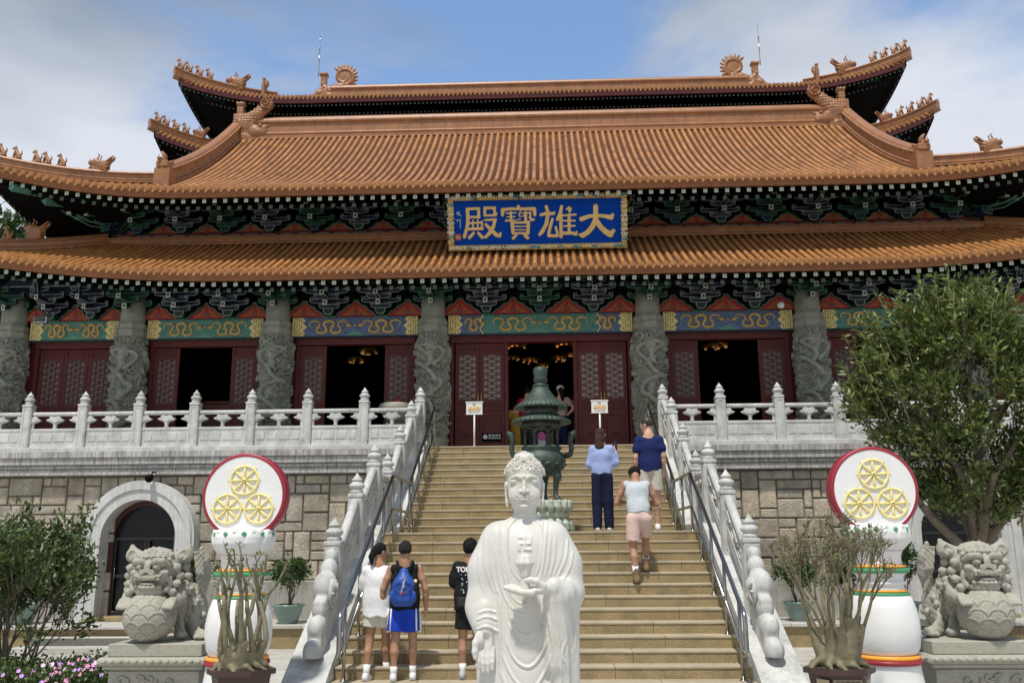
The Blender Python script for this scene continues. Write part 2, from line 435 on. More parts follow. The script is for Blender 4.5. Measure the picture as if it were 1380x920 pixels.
M_BRON = mat('green_bronze', (.038, .062, .047), .5, .2, 6, .3, 50, metal=.25, dirt=((.10, .14, .11), .5), dscale=4)
M_BROD = mat('dark_bronze', (.035, .042, .034), .5, .2, 6, .3, 50, metal=.3, dirt=((.20, .19, .15), .6), dscale=4)
M_STEEL = mat('steel_tube', (.36, .36, .35), .22, .05, 4, metal=1.0)
M_GROUND = mat('plaza_paving', (.50, .49, .45), .7, .1, 2, .15, 40, dirt=((.3, .29, .26), .5))
M_POTG = mat('pot_celadon', (.17, .25, .22), .3, .1, 5, spec=.6)
M_POTB = mat('pot_brown', (.055, .028, .02), .35, .15, 6)
M_POTL = mat('pot_panel', (.30, .25, .16), .5, .1, 6)
M_BARK = mat('bark_brown', (.15, .12, .085), .85, .25, 8, .8, 30)
M_BARKA = mat('bark_desert_rose', (.185, .165, .095), .6, .22, 7, .5, 35, dirt=((.14, .12, .07), .5), dscale=4)
M_SOIL = mat('soil', (.06, .045, .03), .95, .2, 20, .8, 30)
def leafmat(name, c1, c2):
    m = mat(name, c1, .42, .0, 4); n = m.node_tree; N = n.nodes.new; K = n.links.new; b = n.nodes['Principled BSDF']
    at = N('ShaderNodeAttribute'); at.attribute_name = 'tint'
    mm = N('ShaderNodeMix'); mm.data_type = 'RGBA'; K(at.outputs['Fac'], mm.inputs[0]); mm.inputs[6].default_value = c1+(1,); mm.inputs[7].default_value = c2+(1,)
    K(mm.outputs[2], b.inputs['Base Color'])
    tr = N('ShaderNodeBsdfTranslucent'); K(mm.outputs[2], tr.inputs[0]); ms = N('ShaderNodeMixShader'); ms.inputs[0].default_value = .22
    o = [x for x in n.nodes if x.type == 'OUTPUT_MATERIAL'][0]; K(b.outputs[0], ms.inputs[1]); K(tr.outputs[0], ms.inputs[2]); K(ms.outputs[0], o.inputs[0])
    return m
M_LEAF = leafmat('leaf_olive', (.045, .075, .015), (.22, .26, .07))
M_LEAFD = leafmat('leaf_dark', (.020, .055, .014), (.085, .15, .035))
M_LEAFS = leafmat('leaf_shrub', (.04, .07, .02), (.15, .21, .06))
# ================================================================== ground, stairs, terrace
G = -0.49            # plaza level
FL = 4.075           # terrace floor level
def ground_mat():
    m = M_GROUND; n = m.node_tree; N = n.nodes.new; K = n.links.new; b = n.nodes['Principled BSDF']
    src = b.inputs['Base Color'].links[0].from_socket
    g = N('ShaderNodeNewGeometry'); br = N('ShaderNodeTexBrick'); br.inputs['Scale'].default_value = 1.0
    br.inputs['Color1'].default_value = (1, 1, 1, 1); br.inputs['Color2'].default_value = (.86, .85, .83, 1); br.inputs['Mortar'].default_value = (.3, .3, .28, 1)
    br.inputs['Mortar Size'].default_value = .008; br.inputs['Brick Width'].default_value = 1.2; br.inputs['Row Height'].default_value = .6
    K(g.outputs['Position'], br.inputs['Vector'])
    mm = N('ShaderNodeMix'); mm.data_type = 'RGBA'; mm.blend_type = 'MULTIPLY'; mm.inputs[0].default_value = 1; K(src, mm.inputs[6]); K(br.outputs['Color'], mm.inputs[7]); K(mm.outputs[2], b.inputs['Base Color'])
ground_mat()
mb = MB(); R = 1500
mb.add([(-R, -R, G), (R, -R, G), (R, R, G), (-R, R, G)], [(0, 1, 2, 3)])
tag(mb.build('ground', M_GROUND), kind='structure')

def ek(k):           # front edge (Y) and height of stair edge k
    return (12.35+.3*k if k <= 12 else 18.30+.3*(k-13)), .163*k
SW = 2.775
rnd = random.Random(3)
st = thing('stone_staircase', 'wide tan granite staircase with a landing, climbing to the temple doors', 'staircase', (0, 12, G))
for k in range(-2, 26):
    Y, Z = ek(k); Y2 = ek(k+1)[0] if k < 25 else 22.6
    mb = MB(); joints = [-SW]
    x = -SW+rnd.uniform(.5, 1.5)
    while x < SW-.35: joints.append(x); x += rnd.uniform(1.25, 1.75)
    joints.append(SW)
    for a, b in zip(joints, joints[1:]):
        dz = rnd.uniform(-.002, .002)
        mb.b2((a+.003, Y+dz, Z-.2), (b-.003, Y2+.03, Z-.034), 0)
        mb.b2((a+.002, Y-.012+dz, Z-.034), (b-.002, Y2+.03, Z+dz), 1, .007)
    mb.build('step', [M_STEP, M_STEPT], st)
mb = MB(); pl = [(11.75, G), (22.6, G), (22.6, FL-.25)]
for k in range(25, -3, -1):
    Y, Z = ek(k); pl += [(Y+.1, Z-.19), (Y+.1, Z-.163-.19)]
mb.prism(pl, -SW, SW, 'x'); mb.build('core', M_MORT, st)
def steplin(Y): return (Y-12.35)*.5433 if Y < 15.95 else (1.956 if Y < 18.0 else 1.956+(Y-18.0)*.5433)

# ---- stone side ramps (stringers) and stair balustrades
def stair_side(sg, side):
    X0, X1 = sg*2.78, sg*3.36
    t = thing('stone_balustrade', f'carved pale granite balustrade climbing the {side} edge of the stairs, ending in a scroll', 'balustrade', (sg*3.05, 13, G))
    mb = MB(); pl = [(11.35, G), (12.35, .13), (15.95, 2.09), (18.0, 2.09), (21.9, FL+.13), (22.3, FL+.13), (22.3, G)]
    mb.prism(pl, min(X0, X1), max(X0, X1), 'x'); mb.build('ramp', M_GRAN, t)
    Ys = [(13.56, 2.16), (15.07, 2.93), (16.57, 3.565), (17.95, 3.535), (19.44, 4.28), (21.0, 5.08)]
    X = sg*3.05
    for (Y, tip) in Ys:
        po = post_obj(X, Y, tip, steplin(Y)+.05, t, ridge=True)
    # panels
    pts = Ys+[(22.5, 5.66)]
    for i in range(len(pts)-1):
        a, b = pts[i], pts[i+1]; ya, yb = a[0]+.12, b[0]-.12
        za, zb = a[1]-.62, b[1]-.50
        if i == 2: za, zb = a[1]-.56, b[1]-.56
        stair_panel(t, X, ya, za, yb, zb, sg)
    # bottom scroll: a stack of rounded lobes running down the ramp
    mb = Field((-.16, -1.3, -.3), (.16, .35, 1.5), .016)
    base = steplin(13.45)
    lob = [(-.08, 1.00, .12), (-.18, .82, .16), (-.36, .58, .235), (-.58, .30, .15), (-.76, .07, .165), (-.96, -.21, .16)]
    Yr = 13.48
    for (dy, dz, r) in lob:
        mb.cap((-.02, dy, dz), (.02, dy, dz), r, r, .005, sq=(.66, 1, 1))
        mb.box((0, dy*.72, dz*.55-.1), (.10, .2, .27), .02, .04)
    mb.box((0, -.3, .3), (.09, .32, .30), .03, .05, rotm(rx=rad(28)))
    ob = mb.build('scroll', M_GRAN, t, vf=None)
    ob.location = Vector((X, Yr, base-.02))-woff(t)
    # round wheel boss on the inner face of the scroll
    mb = MB(); mb.tube([(X-sg*.11, Yr-.45, base+.5), (X-sg*.15, Yr-.45, base+.5)], .2, 20)
    for k in range(8):
        th = k*math.pi/4; mb.tube([(X-sg*.16, Yr-.45, base+.5), (X-sg*.16, Yr-.45+.18*math.cos(th), base+.5+.18*math.sin(th))], .02, 5)
    mb.build('wheel_carving', M_GRAN, t)
    return t
def finial_prof():
    return [(.0, .0), (.105, 0), (.115, .03), (.10, .06), (.085, .07), (.11, .085), (.125, .12), (.12, .15), (.095, .175), (.08, .19), (.075, .205), (.09, .215), (.088, .235), (.06, .26), (.045, .285), (.03, .30), (.02, .325), (.0, .345)]
FIN_ME = None
def post_obj(X, Y, tip, base, parent, ridge=False):
    global FIN_ME
    mb = MB(); top = tip-.345; w = .115
    mb.b2((X-w, Y-w, base), (X+w, Y+w, top-.07), 0, .01)
    mb.b2((X-w-.012, Y-w-.012, top-.065), (X+w+.012, Y+w+.012, top-.002), 0, .012)
    # raised border with a recessed long panel on each visible face
    for (ux, uy) in ((0, -1), (1, 0), (-1, 0)):
        for q in (-1, 1):
            if uy: mb.b2((X+q*.075-.014, Y-w-.010, base+.12), (X+q*.075+.014, Y-w, top-.12), 0)
            else: mb.b2((X+ux*(w+.010), Y+q*.075-.014, base+.12), (X+ux*w, Y+q*.075+.014, top-.12), 0)
        if uy: mb.b2((X-.089, Y-w-.010, top-.12), (X+.089, Y-w, top-.092), 0)
        else: mb.b2((X+ux*(w+.010), Y-.089, top-.12), (X+ux*w, Y+.089, top-.092), 0)
    po = mb.build('post', M_GRAN, parent)
    if FIN_ME is None:
        f = MB(); f.lathe(finial_prof(), 20, fn=lambda th, z: 1+.06*abs(math.sin(5*th))*(1 if .09 < z < .17 else 0)); FIN_ME = f.mesh('finial', M_GRAN)
    fo = link_mesh('finial', FIN_ME, po, Vector((X, Y, top))-woff(parent))
    return po
def cloud_poly(w=.2, h=.15):
    P = []
    for k in range(33):
        t = k/32; th = math.pi*t
        r = 1+.13*math.cos(6*th)
        P.append((w*math.cos(th)*r*1.0, h*(.15+.85*math.sin(th))*r*.95))
    P += [(-w*.75, -.02), (-w*.35, -.05), (-.05, -.07), (.05, -.07), (w*.35, -.05), (w*.75, -.02)]
    return P
def stair_panel(t, X, ya, za, yb, zb, sg):
    s = (zb-za)/(yb-ya); T = .055
    def sp(lo, hi, th, m=None, y0=ya, y1=yb, r=0):
        mb = MB(); mb.prism([(y0, za+s*(y0-ya)+lo), (y1, za+s*(y1-ya)+lo), (y1, za+s*(y1-ya)+hi), (y0, za+s*(y0-ya)+hi)], X-th, X+th, 'x'); return mb
    mb = MB()
    mb.tube([(X, ya, za+.02), (X, yb, zb+.02)], .07, 10, sm=True)
    mb.build('top_rail', M_GRAN, t)
    mb = sp(-.60, -.30, T)
    mb.prism([(ya+.1, za+s*.1-.55), (yb-.1, zb-s*.1-.55), (yb-.1, zb-s*.1-.36), (ya+.1, za+s*.1-.36)], X-T-.012, X+T+.012, 'x')
    n = 3
    for i in range(n):
        f = (i+.5)/n; yc = ya+(yb-ya)*f; zc = za+s*(yc-ya)-.17
        pl = [(yc+u*.95, zc+w2*.9+s*u) for (u, w2) in cloud_poly(.19, .12)]
        mb.prism(pl, X-T, X+T, 'x')
        mb.prism([(yc+u*.6, zc+.02+w2*.6+s*u*.6) for (u, w2) in cloud_poly(.19, .12)], X-T-.02, X+T+.02, 'x')
        mb.prism([(yc-.04, zc-.15-s*.04), (yc+.04, zc-.15+s*.04), (yc+.05, zc+s*.05), (yc-.05, zc-s*.05)], X-T, X+T, 'x')
    mb.build('carved_panel', M_GRAN, t)
for sg, nm in ((-1, 'left'), (1, 'right')): stair_side(sg, nm)

# ---- terrace balustrades
def terrace_bal(sg, side):
    t = thing('stone_balustrade', f'pale granite balustrade with cloud vases along the terrace {side} of the stairs', 'balustrade', (sg*9, 22.5, 4.08))
    Y = 22.5; xs = [3.05]+[4.47+1.445*i for i in range(10)]
    mb = MB(); mb.b2((sg*2.86, Y-.17, 4.085), (sg*(xs[-1]+.3), Y+.17, 4.20), 0, .012); mb.build('base_course', M_GRAN, t)
    for x in xs: post_obj(sg*x, Y, 5.66, 4.20, t)
    for a, b in zip(xs, xs[1:]):
        x0, x1 = sorted((sg*a, sg*b)); x0 += .118; x1 -= .118
        mb = MB(); mb.b2((x0, Y-.065, 5.02), (x1, Y+.065, 5.12), 0, .03); mb.build('top_rail', M_GRAN, t)
        mb = MB(); mb.b2((x0, Y-.05, 4.20), (x1, Y+.05, 4.69), 0, .006)
        mb.b2((x0, Y-.062, 4.62), (x1, Y+.062, 4.695), 0, .012); mb.b2((x0, Y-.058, 4.2), (x1, Y+.058, 4.26), 0, .008)
        L = x1-x0
        for (f0, f1) in ((.06, .22), (.25, .48), (.52, .75), (.78, .94)):
            mb.b2((x0+L*f0, Y-.062, 4.36), (x0+L*f1, Y-.05, 4.55), 0, .008)
        mb.build('panel', M_GRAN, t)
        mb = MB(); xm = (x0+x1)/2
        for c, half in ((xm, 0), (x0, 1), (x1, -1)):
            P = [(c+u, 4.89+w) for (u, w) in cloud_poly(.2, .13)]
            if half: P = [(max(u, c) if half > 0 else min(u, c), w) for (u, w) in P]
            mb.prism(P, Y-.05, Y+.05, 'y'); 
            P2 = [(c+(u-c)*.72, 4.91+(w-4.91)*.62) for (u, w) in P]; mb.prism(P2, Y-.066, Y+.066, 'y')
            if half == 0: mb.lathe([(.05, 4.69), (.065, 4.71), (.04, 4.74), (.055, 4.80), (.06, 4.83), (.03, 4.86)], 12, (c, Y, 0))
            else: mb.b2((c, Y-.04, 4.69), (c+half*.055, Y+.04, 4.87), 0, .01)
        mb.build('cloud_vase', M_GRAN, t)
for sg, nm in ((-1, 'left'), (1, 'right')): terrace_bal(sg, nm)

# ---- terrace body: floor, cornice, masonry face, arches
te = thing('terrace', 'raised stone terrace with rough squared masonry face and stained cornice', 'terrace', (0, 22.5, G))
mb = MB(); mb.b2((-19, 22.62, FL-.3), (19, 34, FL)); mb.b2((-SW-.6, 21.92, FL-.2), (SW+.6, 22.62, FL)); mb.build('floor', M_STEPT, te)
mb = MB()
for sg in (-1, 1):
    a, b = sg*3.37, sg*19
    for (y, z0, z1) in ((22.24, 3.93, 4.083), (22.30, 3.925, 3.93), (22.28, 3.76, 3.925), (22.36, 3.735, 3.76), (22.34, 3.66, 3.735), (22.39, 3.64, 3.66), (22.36, 3.57, 3.64), (22.30, 3.50, 3.57)):
        x = min(a, b); e = max(a, b)
        n = 8; w = (e-x)/n
        for i in range(n): mb.b2((x+w*i+.003, y, z0), (x+w*(i+1)-.003, 22.62, z1), 0, .006)
    mb.build('cornice', M_CORN, te); mb = MB()

def masonry(sg):
    r = random.Random(11+sg); u = .215; nx = 74; nz = 17; used = np.zeros((nx, nz), bool)
    V = []; F = []; tint = []
    x00 = 3.36; z00 = G+.02
    mb = MB(); cols = []
    for j in range(nz):
        for i in range(nx):
            if used[i, j]: continue
            w, h = r.choice([(2, 1), (3, 1), (2, 2), (3, 2), (4, 2), (4, 1), (1, 1), (2, 3), (5, 2), (3, 2)])
            w = min(w, nx-i); h = min(h, nz-j)
            while w > 1 and used[i:i+w, j].any(): w -= 1
            while h > 1 and used[i:i+w, j:j+h].any(): h -= 1
            used[i:i+w, j:j+h] = True
            x0, x1 = x00+i*u, x00+(i+w)*u; z0, z1 = z00+j*u*1.08, z00+(j+h)*u*1.08
            z1 = min(z1, 3.51)
            if z1-z0 < .05: continue
            xc, zc = (x0+x1)/2, (z0+z1)/2
            # arch hole
            if abs(xc-9.89) < .95+.12*0+w*u*.1 and zc < 1.95+.95 and (zc < 1.95 or math.hypot(xc-9.89, zc-1.95) < 1.0): continue
            g = .017
            n0 = len(mb.f)
            p = r.uniform(0, .035)
            a, b = sorted((sg*(x0+g), sg*(x1-g)))
            mb.b2((a, 22.545-p, z0+g), (b, 22.66, z1-g), 0, .022)
            tv = r.uniform(.72, 1.12); th = r.uniform(-.03, .05)
            cols.append((n0, len(mb.f), (tv+th, tv, tv-th*1.3)))
    ob = mb.build('masonry', M_STONE, te)
    me = ob.data; at = me.color_attributes.new('tint', 'FLOAT_COLOR', 'CORNER')
    arr = np.ones((len(me.loops), 4), np.float32)
    ls = np.zeros(len(me.polygons), np.int32); lt = np.zeros(len(me.polygons), np.int32)
    me.polygons.foreach_get('loop_start', ls); me.polygons.foreach_get('loop_total', lt)
    for a, b, c in cols: arr[ls[a]:ls[b-1]+lt[b-1], :3] = c
    at.data.foreach_set('color', arr.ravel())
for sg in (-1, 1): masonry(sg)
mb = MB()
for sg in (-1, 1):
    def B(xa, xb, z0, z1, y=22.585): mb.b2((min(sg*xa, sg*xb), y, z0), (max(sg*xa, sg*xb), 22.75, z1))
    B(3.3, 8.93, G, 3.5); B(10.85, 19.2, G, 3.5); B(8.93, 10.85, 2.86, 3.5); mb.build('backing', M_MORT, te); mb = MB()
# arches: white stone surround, reveal, timber glazed door
M_ARCHS = mat('arch_stone', (.58, .58, .56), .75, .08, 3, .25, 40, dirt=((.36, .35, .32), .6), streak=.25)
M_DOORD = mat('black_door', (.012, .008, .007), .22, .1, 5)
M_GLASSD = mat('dark_glass', (.008, .009, .010), .2, 0, spec=.25)
M_ARCHR = mat('arch_red', (.055, .012, .009), .4, .1, 5)
def arch(sg, side):
    t = thing('arched_doorway', f'round arched doorway in a pale stone surround, {side} of the stairs, dark glazed door', 'doorway', (sg*9.89, 22.3, .02))
    cx, cz = sg*9.89, 1.95
    def ring(r0, r1, ya, yb, m, name, mt, zb=.02):
        mb = MB(); N = 28; P = []
        V = []
        path = [(-1, None)]+[(0, math.pi*k/N) for k in range(N+1)]+[(1, None)]
        for y in (ya, yb):
            for r in (r0, r1):
                V.append((cx-r, y, zb))
                for k in range(N+1):
                    th = math.pi-math.pi*k/N; V.append((cx+r*math.cos(th), y, cz+r*math.sin(th)))
                V.append((cx+r, y, zb))
        n = N+3; F = []
        for i in range(n-1):
            F += [(i, i+1, n+i+1, n+i), (2*n+i, 3*n+i, 3*n+i+1, 2*n+i+1), (i, 2*n+i, 2*n+i+1, i+1), (n+i, n+i+1, 3*n+i+1, 3*n+i)]
        F += [(0, n, 3*n, 2*n), (n-1, 2*n+n-1, 3*n+n-1, n+n-1)]
        mb.add(V, F, 0); return mb.build(name, mt, t)
    ring(.93, 1.40, 22.16, 22.9, 0, 'surround', M_ARCHS)
    ring(1.18, 1.33, 22.12, 22.2, 0, 'moulding', M_ARCHS)
    ring(.80, .925, 22.62, 22.8, 0, 'inner_arch', M_ARCHR)
    d = MB(); d.b2((cx-.8, 22.72, .12), (cx+.8, 22.76, 2.75), 0); dd = d.build('door', M_GLASSD, t)
    f = MB()
    for x in (-.8, -.04, .04, .74): f.b2((cx+x, 22.64, .12), (cx+x+.07 if x != -.8 else cx-.72, 22.715, 1.95), 0, .008)
    for z in (.12, 1.0, 1.9): f.b2((cx-.78, 22.645, z), (cx+.78, 22.712, z+.09), 0, .008)
    f.build('door_frame', M_DOORD, dd)
    h = MB(); h.tube([(cx-.72, 22.62, .95), (cx-.72, 22.62, 1.25)], .012, 6); h.tube([(cx-.12, 22.60, .95), (cx-.12, 22.60, 1.2)], .014, 6); h.build('handle', M_STEEL, dd)
    s = MB(); s.b2((cx-1.05, 21.95, .02), (cx+1.05, 22.6, .11), 0, .01); s.build('sill', M_STEP, t)
    s = MB(); s.b2((cx-.9, 23.6, .0), (cx+.9, 23.65, 3.1)); s.build('inner_wall', M_DARK, t)
for sg, nm in ((-1, 'left'), (1, 'right')): arch(sg, nm)
# smooth concrete plinth under the masonry
M_PLINTH = mat('plinth_concrete', (.40, .385, .35), .85, .15, 2, .3, 30, dirt=((.17, .16, .135), .8), dscale=1.6, streak=.3)
for sg in (-1, 1):
    mb = MB()
    for (a, b) in ((3.36, 8.50), (11.28, 19)): mb.b2((min(sg*a, sg*b), 22.44, .0), (max(sg*a, sg*b), 22.66, .92), 0, .02)
    mb.build('plinth', M_PLINTH, te)
# low marble-topped platform along the foot of the wall
for sg, nm in ((-1, 'left'), (1, 'right')):
    mb = MB()
    x0, x1 = sorted((sg*3.37, sg*19)); n = 9; w = (x1-x0)/n
    for i in range(n):
        mb.b2((x0+w*i+.003, 20.86, G), (x0+w*(i+1)-.003, 22.5, -.06), 0, .004)
        mb.b2((x0+w*i+.003, 20.78, -.058), (x0+w*(i+1)-.003, 22.6, .018), 1, .012)
    if sg < 0:
        mb.b2((-11.3, 20.4, G), (-8.1, 20.78, -.2), 1, .01); mb.b2((-11.5, 20.0, G), (-7.9, 20.4, -.36), 1, .01)
    o = mb.build('stone_ledge', [M_STEP, M_GROUND]); tag(o, f'low stone ledge with pale top along the wall, {nm} of the stairs', 'ledge')

# ---- steel handrails
def handrail(sg, side):
    X = sg*2.62
    t = thing('handrail', f'double stainless steel handrail on the {side} of the stairs', 'handrail', (X, 12.5, 0))
    def H(Y): return steplin(Y) if Y < 15.95 else (1.956 if Y < 18.15 else 1.956+(Y-18.15)*.5433)
    top = [(X, 12.3, .10+.35), (X, 12.2, .42), (X, 12.16, .5), (X, 12.16, .72), (X, 12.22, .82), (X, 12.35, .93)]
    def rail(off, y0): return [(X, y0, steplin(y0)+off), (X, 15.98, 1.956+off+.02), (X, 16.08, 1.956+off+.05), (X, 18.0, 1.956+off+.05), (X, 18.12, 1.956+off+.08), (X, 21.75, 1.956+(21.75-18.1)*.5433+off+.05)]
    mb = MB(); mb.tube([(X, 12.35, .36), (X, 12.22, .33), (X, 12.17, .38), (X, 12.17, .80), (X, 12.22, .88)]+rail(.93, 12.35)+[(X, 21.85, FL+.95), (X, 21.88, FL+.85), (X, 21.9, FL)], .032, 8); mb.build('top_rail', M_STEEL, t)
    mb = MB(); mb.tube(rail(.36, 12.35), .026, 8); mb.build('lower_rail', M_STEEL, t)
    for Y in [12.5+.9*i for i in range(4)]+[16.05, 17.05, 18.08]+[18.45+.9*i for i in range(4)]:
        b = math.floor((Y-12.35)/.3)*.163 if Y < 15.95 else (1.956 if Y < 18.3 else 1.956+.163*(1+math.floor((Y-18.3)/.3)))
        zt = (steplin(Y)+.92) if Y < 15.98 else (1.956+.98 if Y < 18.1 else 1.956+(Y-18.1)*.5433+.98)
        mb = MB(); mb.tube([(X, Y, b), (X, Y, zt)], .024, 8); mb.lathe([(.05, 0), (.05, .012), (.026, .02)], 12, (X, Y, b)); mb.build('baluster', M_STEEL, t)
for sg, nm in ((-1, 'left'), (1, 'right')): handrail(sg, nm)
# ================================================================== temple hall
TH = thing('temple_hall', 'large Chinese temple hall with stacked orange glazed tile roofs and dragon columns', 'temple', (0, 24, FL))
TO = woff(TH)
def sweep(mb, path, sec, m=0, sm=False, closed=True):
    P = [Vector(p) for p in path]; V = []; n = len(sec)
    for i, p in enumerate(P):
        t = P[min(i+1, len(P)-1)]-P[max(i-1, 0)]; t.z = 0; t.normalize(); s = Vector((t.y, -t.x, 0))
        for (a, b) in sec: V.append(tuple(p+s*a+Vector((0, 0, b))))
    F = [(i*n+k, i*n+(k+1) % n, (i+1)*n+(k+1) % n, (i+1)*n+k) for i in range(len(P)-1) for k in range(n)]
    F += [tuple(range(n)), tuple(range((len(P)-1)*n, len(P)*n))]
    mb.add(V, F, m, sm)
def ridge_sec(h, w):
    # stacked courses: wide foot, roll, body, roll, cap
    R = [(w*.62, 0), (w*.62, h*.12), (w*.5, h*.16), (w*.58, h*.24), (w*.42, h*.32), (w*.42, h*.66), (w*.56, h*.72), (w*.58, h*.78), (w*.45, h*.83), (w*.40, h*.92), (w*.22, h)]
    return R+[(-a, b) for (a, b) in reversed(R)]
def ridge(mb, path, h, w, joint=.28):
    sweep(mb, path, ridge_sec(h, w), 0)
    # tile joints
    P = [Vector(p) for p in path]; acc = 0
    for a, b in zip(P, P[1:]):
        L = (b-a).length; t = (b-a).normalized(); s = Vector((t.y, -t.x, 0)); s.normalize(); x = joint-acc
        while x < L:
            c = a+t*x
            for q in (-1, 1):
                for (o, z0, z1) in ((.42, .33, .65), (.60, .70, .80), (.64, .01, .12)):
                    p0 = c+s*q*w*o; mb.tube([p0+Vector((0, 0, h*z0)), p0+Vector((0, 0, h*z1))], .008, 4, 1, False)
            x += joint
        acc = (acc+L) % joint

# ---- little roof figures, modelled once each
def beast_small():
    f = Field((-.2, -.1, -.02), (.22, .1, .45), .012)
    f.box((0, 0, .02), (.12, .06, .025), .01, .01)
    f.cap((-.06, 0, .08), (.02, 0, .22), .065, .05, .03); f.cap((.02, 0, .22), (.06, 0, .33), .04, .045, .02)
    f.cap((.06, 0, .33), (.13, 0, .31), .04, .022, .02); f.cap((.05, 0, .36), (.03, 0, .42), .014, .006, .01)
    f.cap((.06, .03, .2), (.09, .03, .04), .02, .018, .01); f.cap((.06, -.03, .2), (.09, -.03, .04), .02, .018, .01)
    f.chain([(-.08, 0, .08), (-.14, 0, .16), (-.12, 0, .26)], [.03, .022, .01], .01)
    V, F = f.surf(); return mesh_np('small_beast', V, F, M_ORN)
def beast_big():
    f = Field((-.42, -.14, -.05), (.42, .14, .62), .014)
    f.box((0, 0, .06), (.2, .1, .1), .02, .02)
    f.cap((-.1, 0, .2), (.1, 0, .26), .14, .13, .05); f.cap((.1, 0, .28), (.28, 0, .30), .11, .07, .04)
    f.cap((.2, 0, .2), (.3, 0, .16), .05, .03, .02)
    for s in (-1, 1):
        f.ell((.14, s*.08, .36), .035, .01); f.chain([(.08, s*.06, .38), (.02, s*.06, .5), (.09, s*.06, .55)], [.02, .016, .01], .01)
        f.cap((-.08, s*.06, .2), (-.34, s*.05, .46), .07, .03, .03, sq=(1, .5, 1))
    f.cap((.28, 0, .36), (.31, 0, .42), .03, .015, .02)
    f.cap((-.1, 0, .2), (-.36, 0, .38), .1, .04, .03, sq=(1, .6, 1))
    X, Y, Z = f.grid(); f.D += .012*np.sin((X+Z*1.2)*55)*np.exp(-((X+.2)/.2)**2)+.012*fbm(X*14, Y*14, Z*14, 2)
    V, F = f.surf(); return mesh_np('dragon_beast', V, F, M_ORN)
def spiral_disp(X, Z, cx, cz, R, turns=2.5):
    r = np.sqrt((X-cx)**2+(Z-cz)**2); th = np.arctan2(Z-cz, X-cx)
    return np.where(r < R, np.sin(r/R*turns*2*np.pi-th), 0)
def chiwen_mid():
    f = Field((-.75, -.2, -.1), (.75, .2, 1.45), .016)
    f.box((-.3, 0, .42), (.3, .12, .45), .03, .04); f.box((-.38, 0, -.0), (.2, .15, .2), .02, .03)
    f.cap((-.25, 0, .55), (.3, 0, 1.08), .24, .17, .08, sq=(1, .7, 1)); f.ell((.33, 0, 1.18), (.21, .13, .21), .03)
    f.ell((.12, 0, .3), (.3, .17, .22), .05); f.cap((.2, 0, .44), (.52, 0, .52), .07, .045, .03); f.cap((.2, 0, .16), (.46, 0, .12), .08, .05, .03)
    f.ell((.22, .12, .46), .06, .01); f.ell((.22, -.12, .46), .06, .01)
    f.cap((.5, 0, .5), (.62, 0, .6), .035, .02, .02)
    f.box((-.42, 0, 1.02), (.09, .09, .14), .01, .02); f.box((-.42, 0, 1.2), (.12, .12, .05), .01, .01)
    X, Y, Z = f.grid()
    d = .035*spiral_disp(X, Z, .33, 1.18, .21, 2.0)+.012*np.sin((X+Z)*38)*np.sin((X-Z)*38)*((Z > .55)*1.0)+.02*fbm(X*9, Y*9, Z*9, 3)*(Z < .8)
    f.D += d+0*Y
    V, F = f.surf(); return mesh_np('ridge_dragon', V, F, M_ORN)
def chiwen_top():
    f = Field((-.95, -.2, -.2), (.85, .2, 1.5), .018)
    f.box((0, 0, .05), (.7, .12, .15), .05, .05)
    f.cap((-.6, 0, .1), (-.35, 0, .45), .15, .12, .05); f.box((-.33, 0, .68), (.1, .1, .25), .02, .02); f.box((-.33, 0, .95), (.14, .14, .05), .01, .01)
    f.cap((-.2, 0, .3), (.35, 0, .45), .2, .2, .08, sq=(1, .7, 1)); f.ell((.36, 0, .86), (.30, .04, .30), .01); f.chain([(.36+(.34-.28*u**1.7)*math.cos(-1.9+u*9.5), 0, .86+(.34-.28*u**1.7)*math.sin(-1.9+u*9.5)) for u in np.linspace(0, 1, 22)], list(np.linspace(.085, .035, 22)), .004)
    for k in range(13):
        th = -1.7+k*.33; f.cap((.36+.36*math.cos(th), 0, .86+.36*math.sin(th)), (.36+.47*math.cos(th+.08), 0, .86+.47*math.sin(th+.08)), .065, .035, .004)
    f.cap((.5, 0, .3), (.72, 0, .28), .12, .07, .04); f.chain([(.5, 0, .1), (.75, 0, .2), (.8, 0, .08)], [.07, .05, .03], .02)
    X, Y, Z = f.grid(); f.D += .05*fbm(X*8, Y*8, Z*8, 3)*(Z < .62)+0*Y
    V, F = f.surf(); return mesh_np('ridge_dragon', V, F, M_ORN)
ME_S, ME_B, ME_C, ME_T = beast_small(), beast_big(), chiwen_mid(), chiwen_top()
def place(me, name, parent, loc, rz=0, sc=(1, 1, 1)):
    o = link_mesh(name, me, parent, Vector(loc)-woff(parent)); o.rotation_euler = (0, 0, rz); o.scale = sc; return o

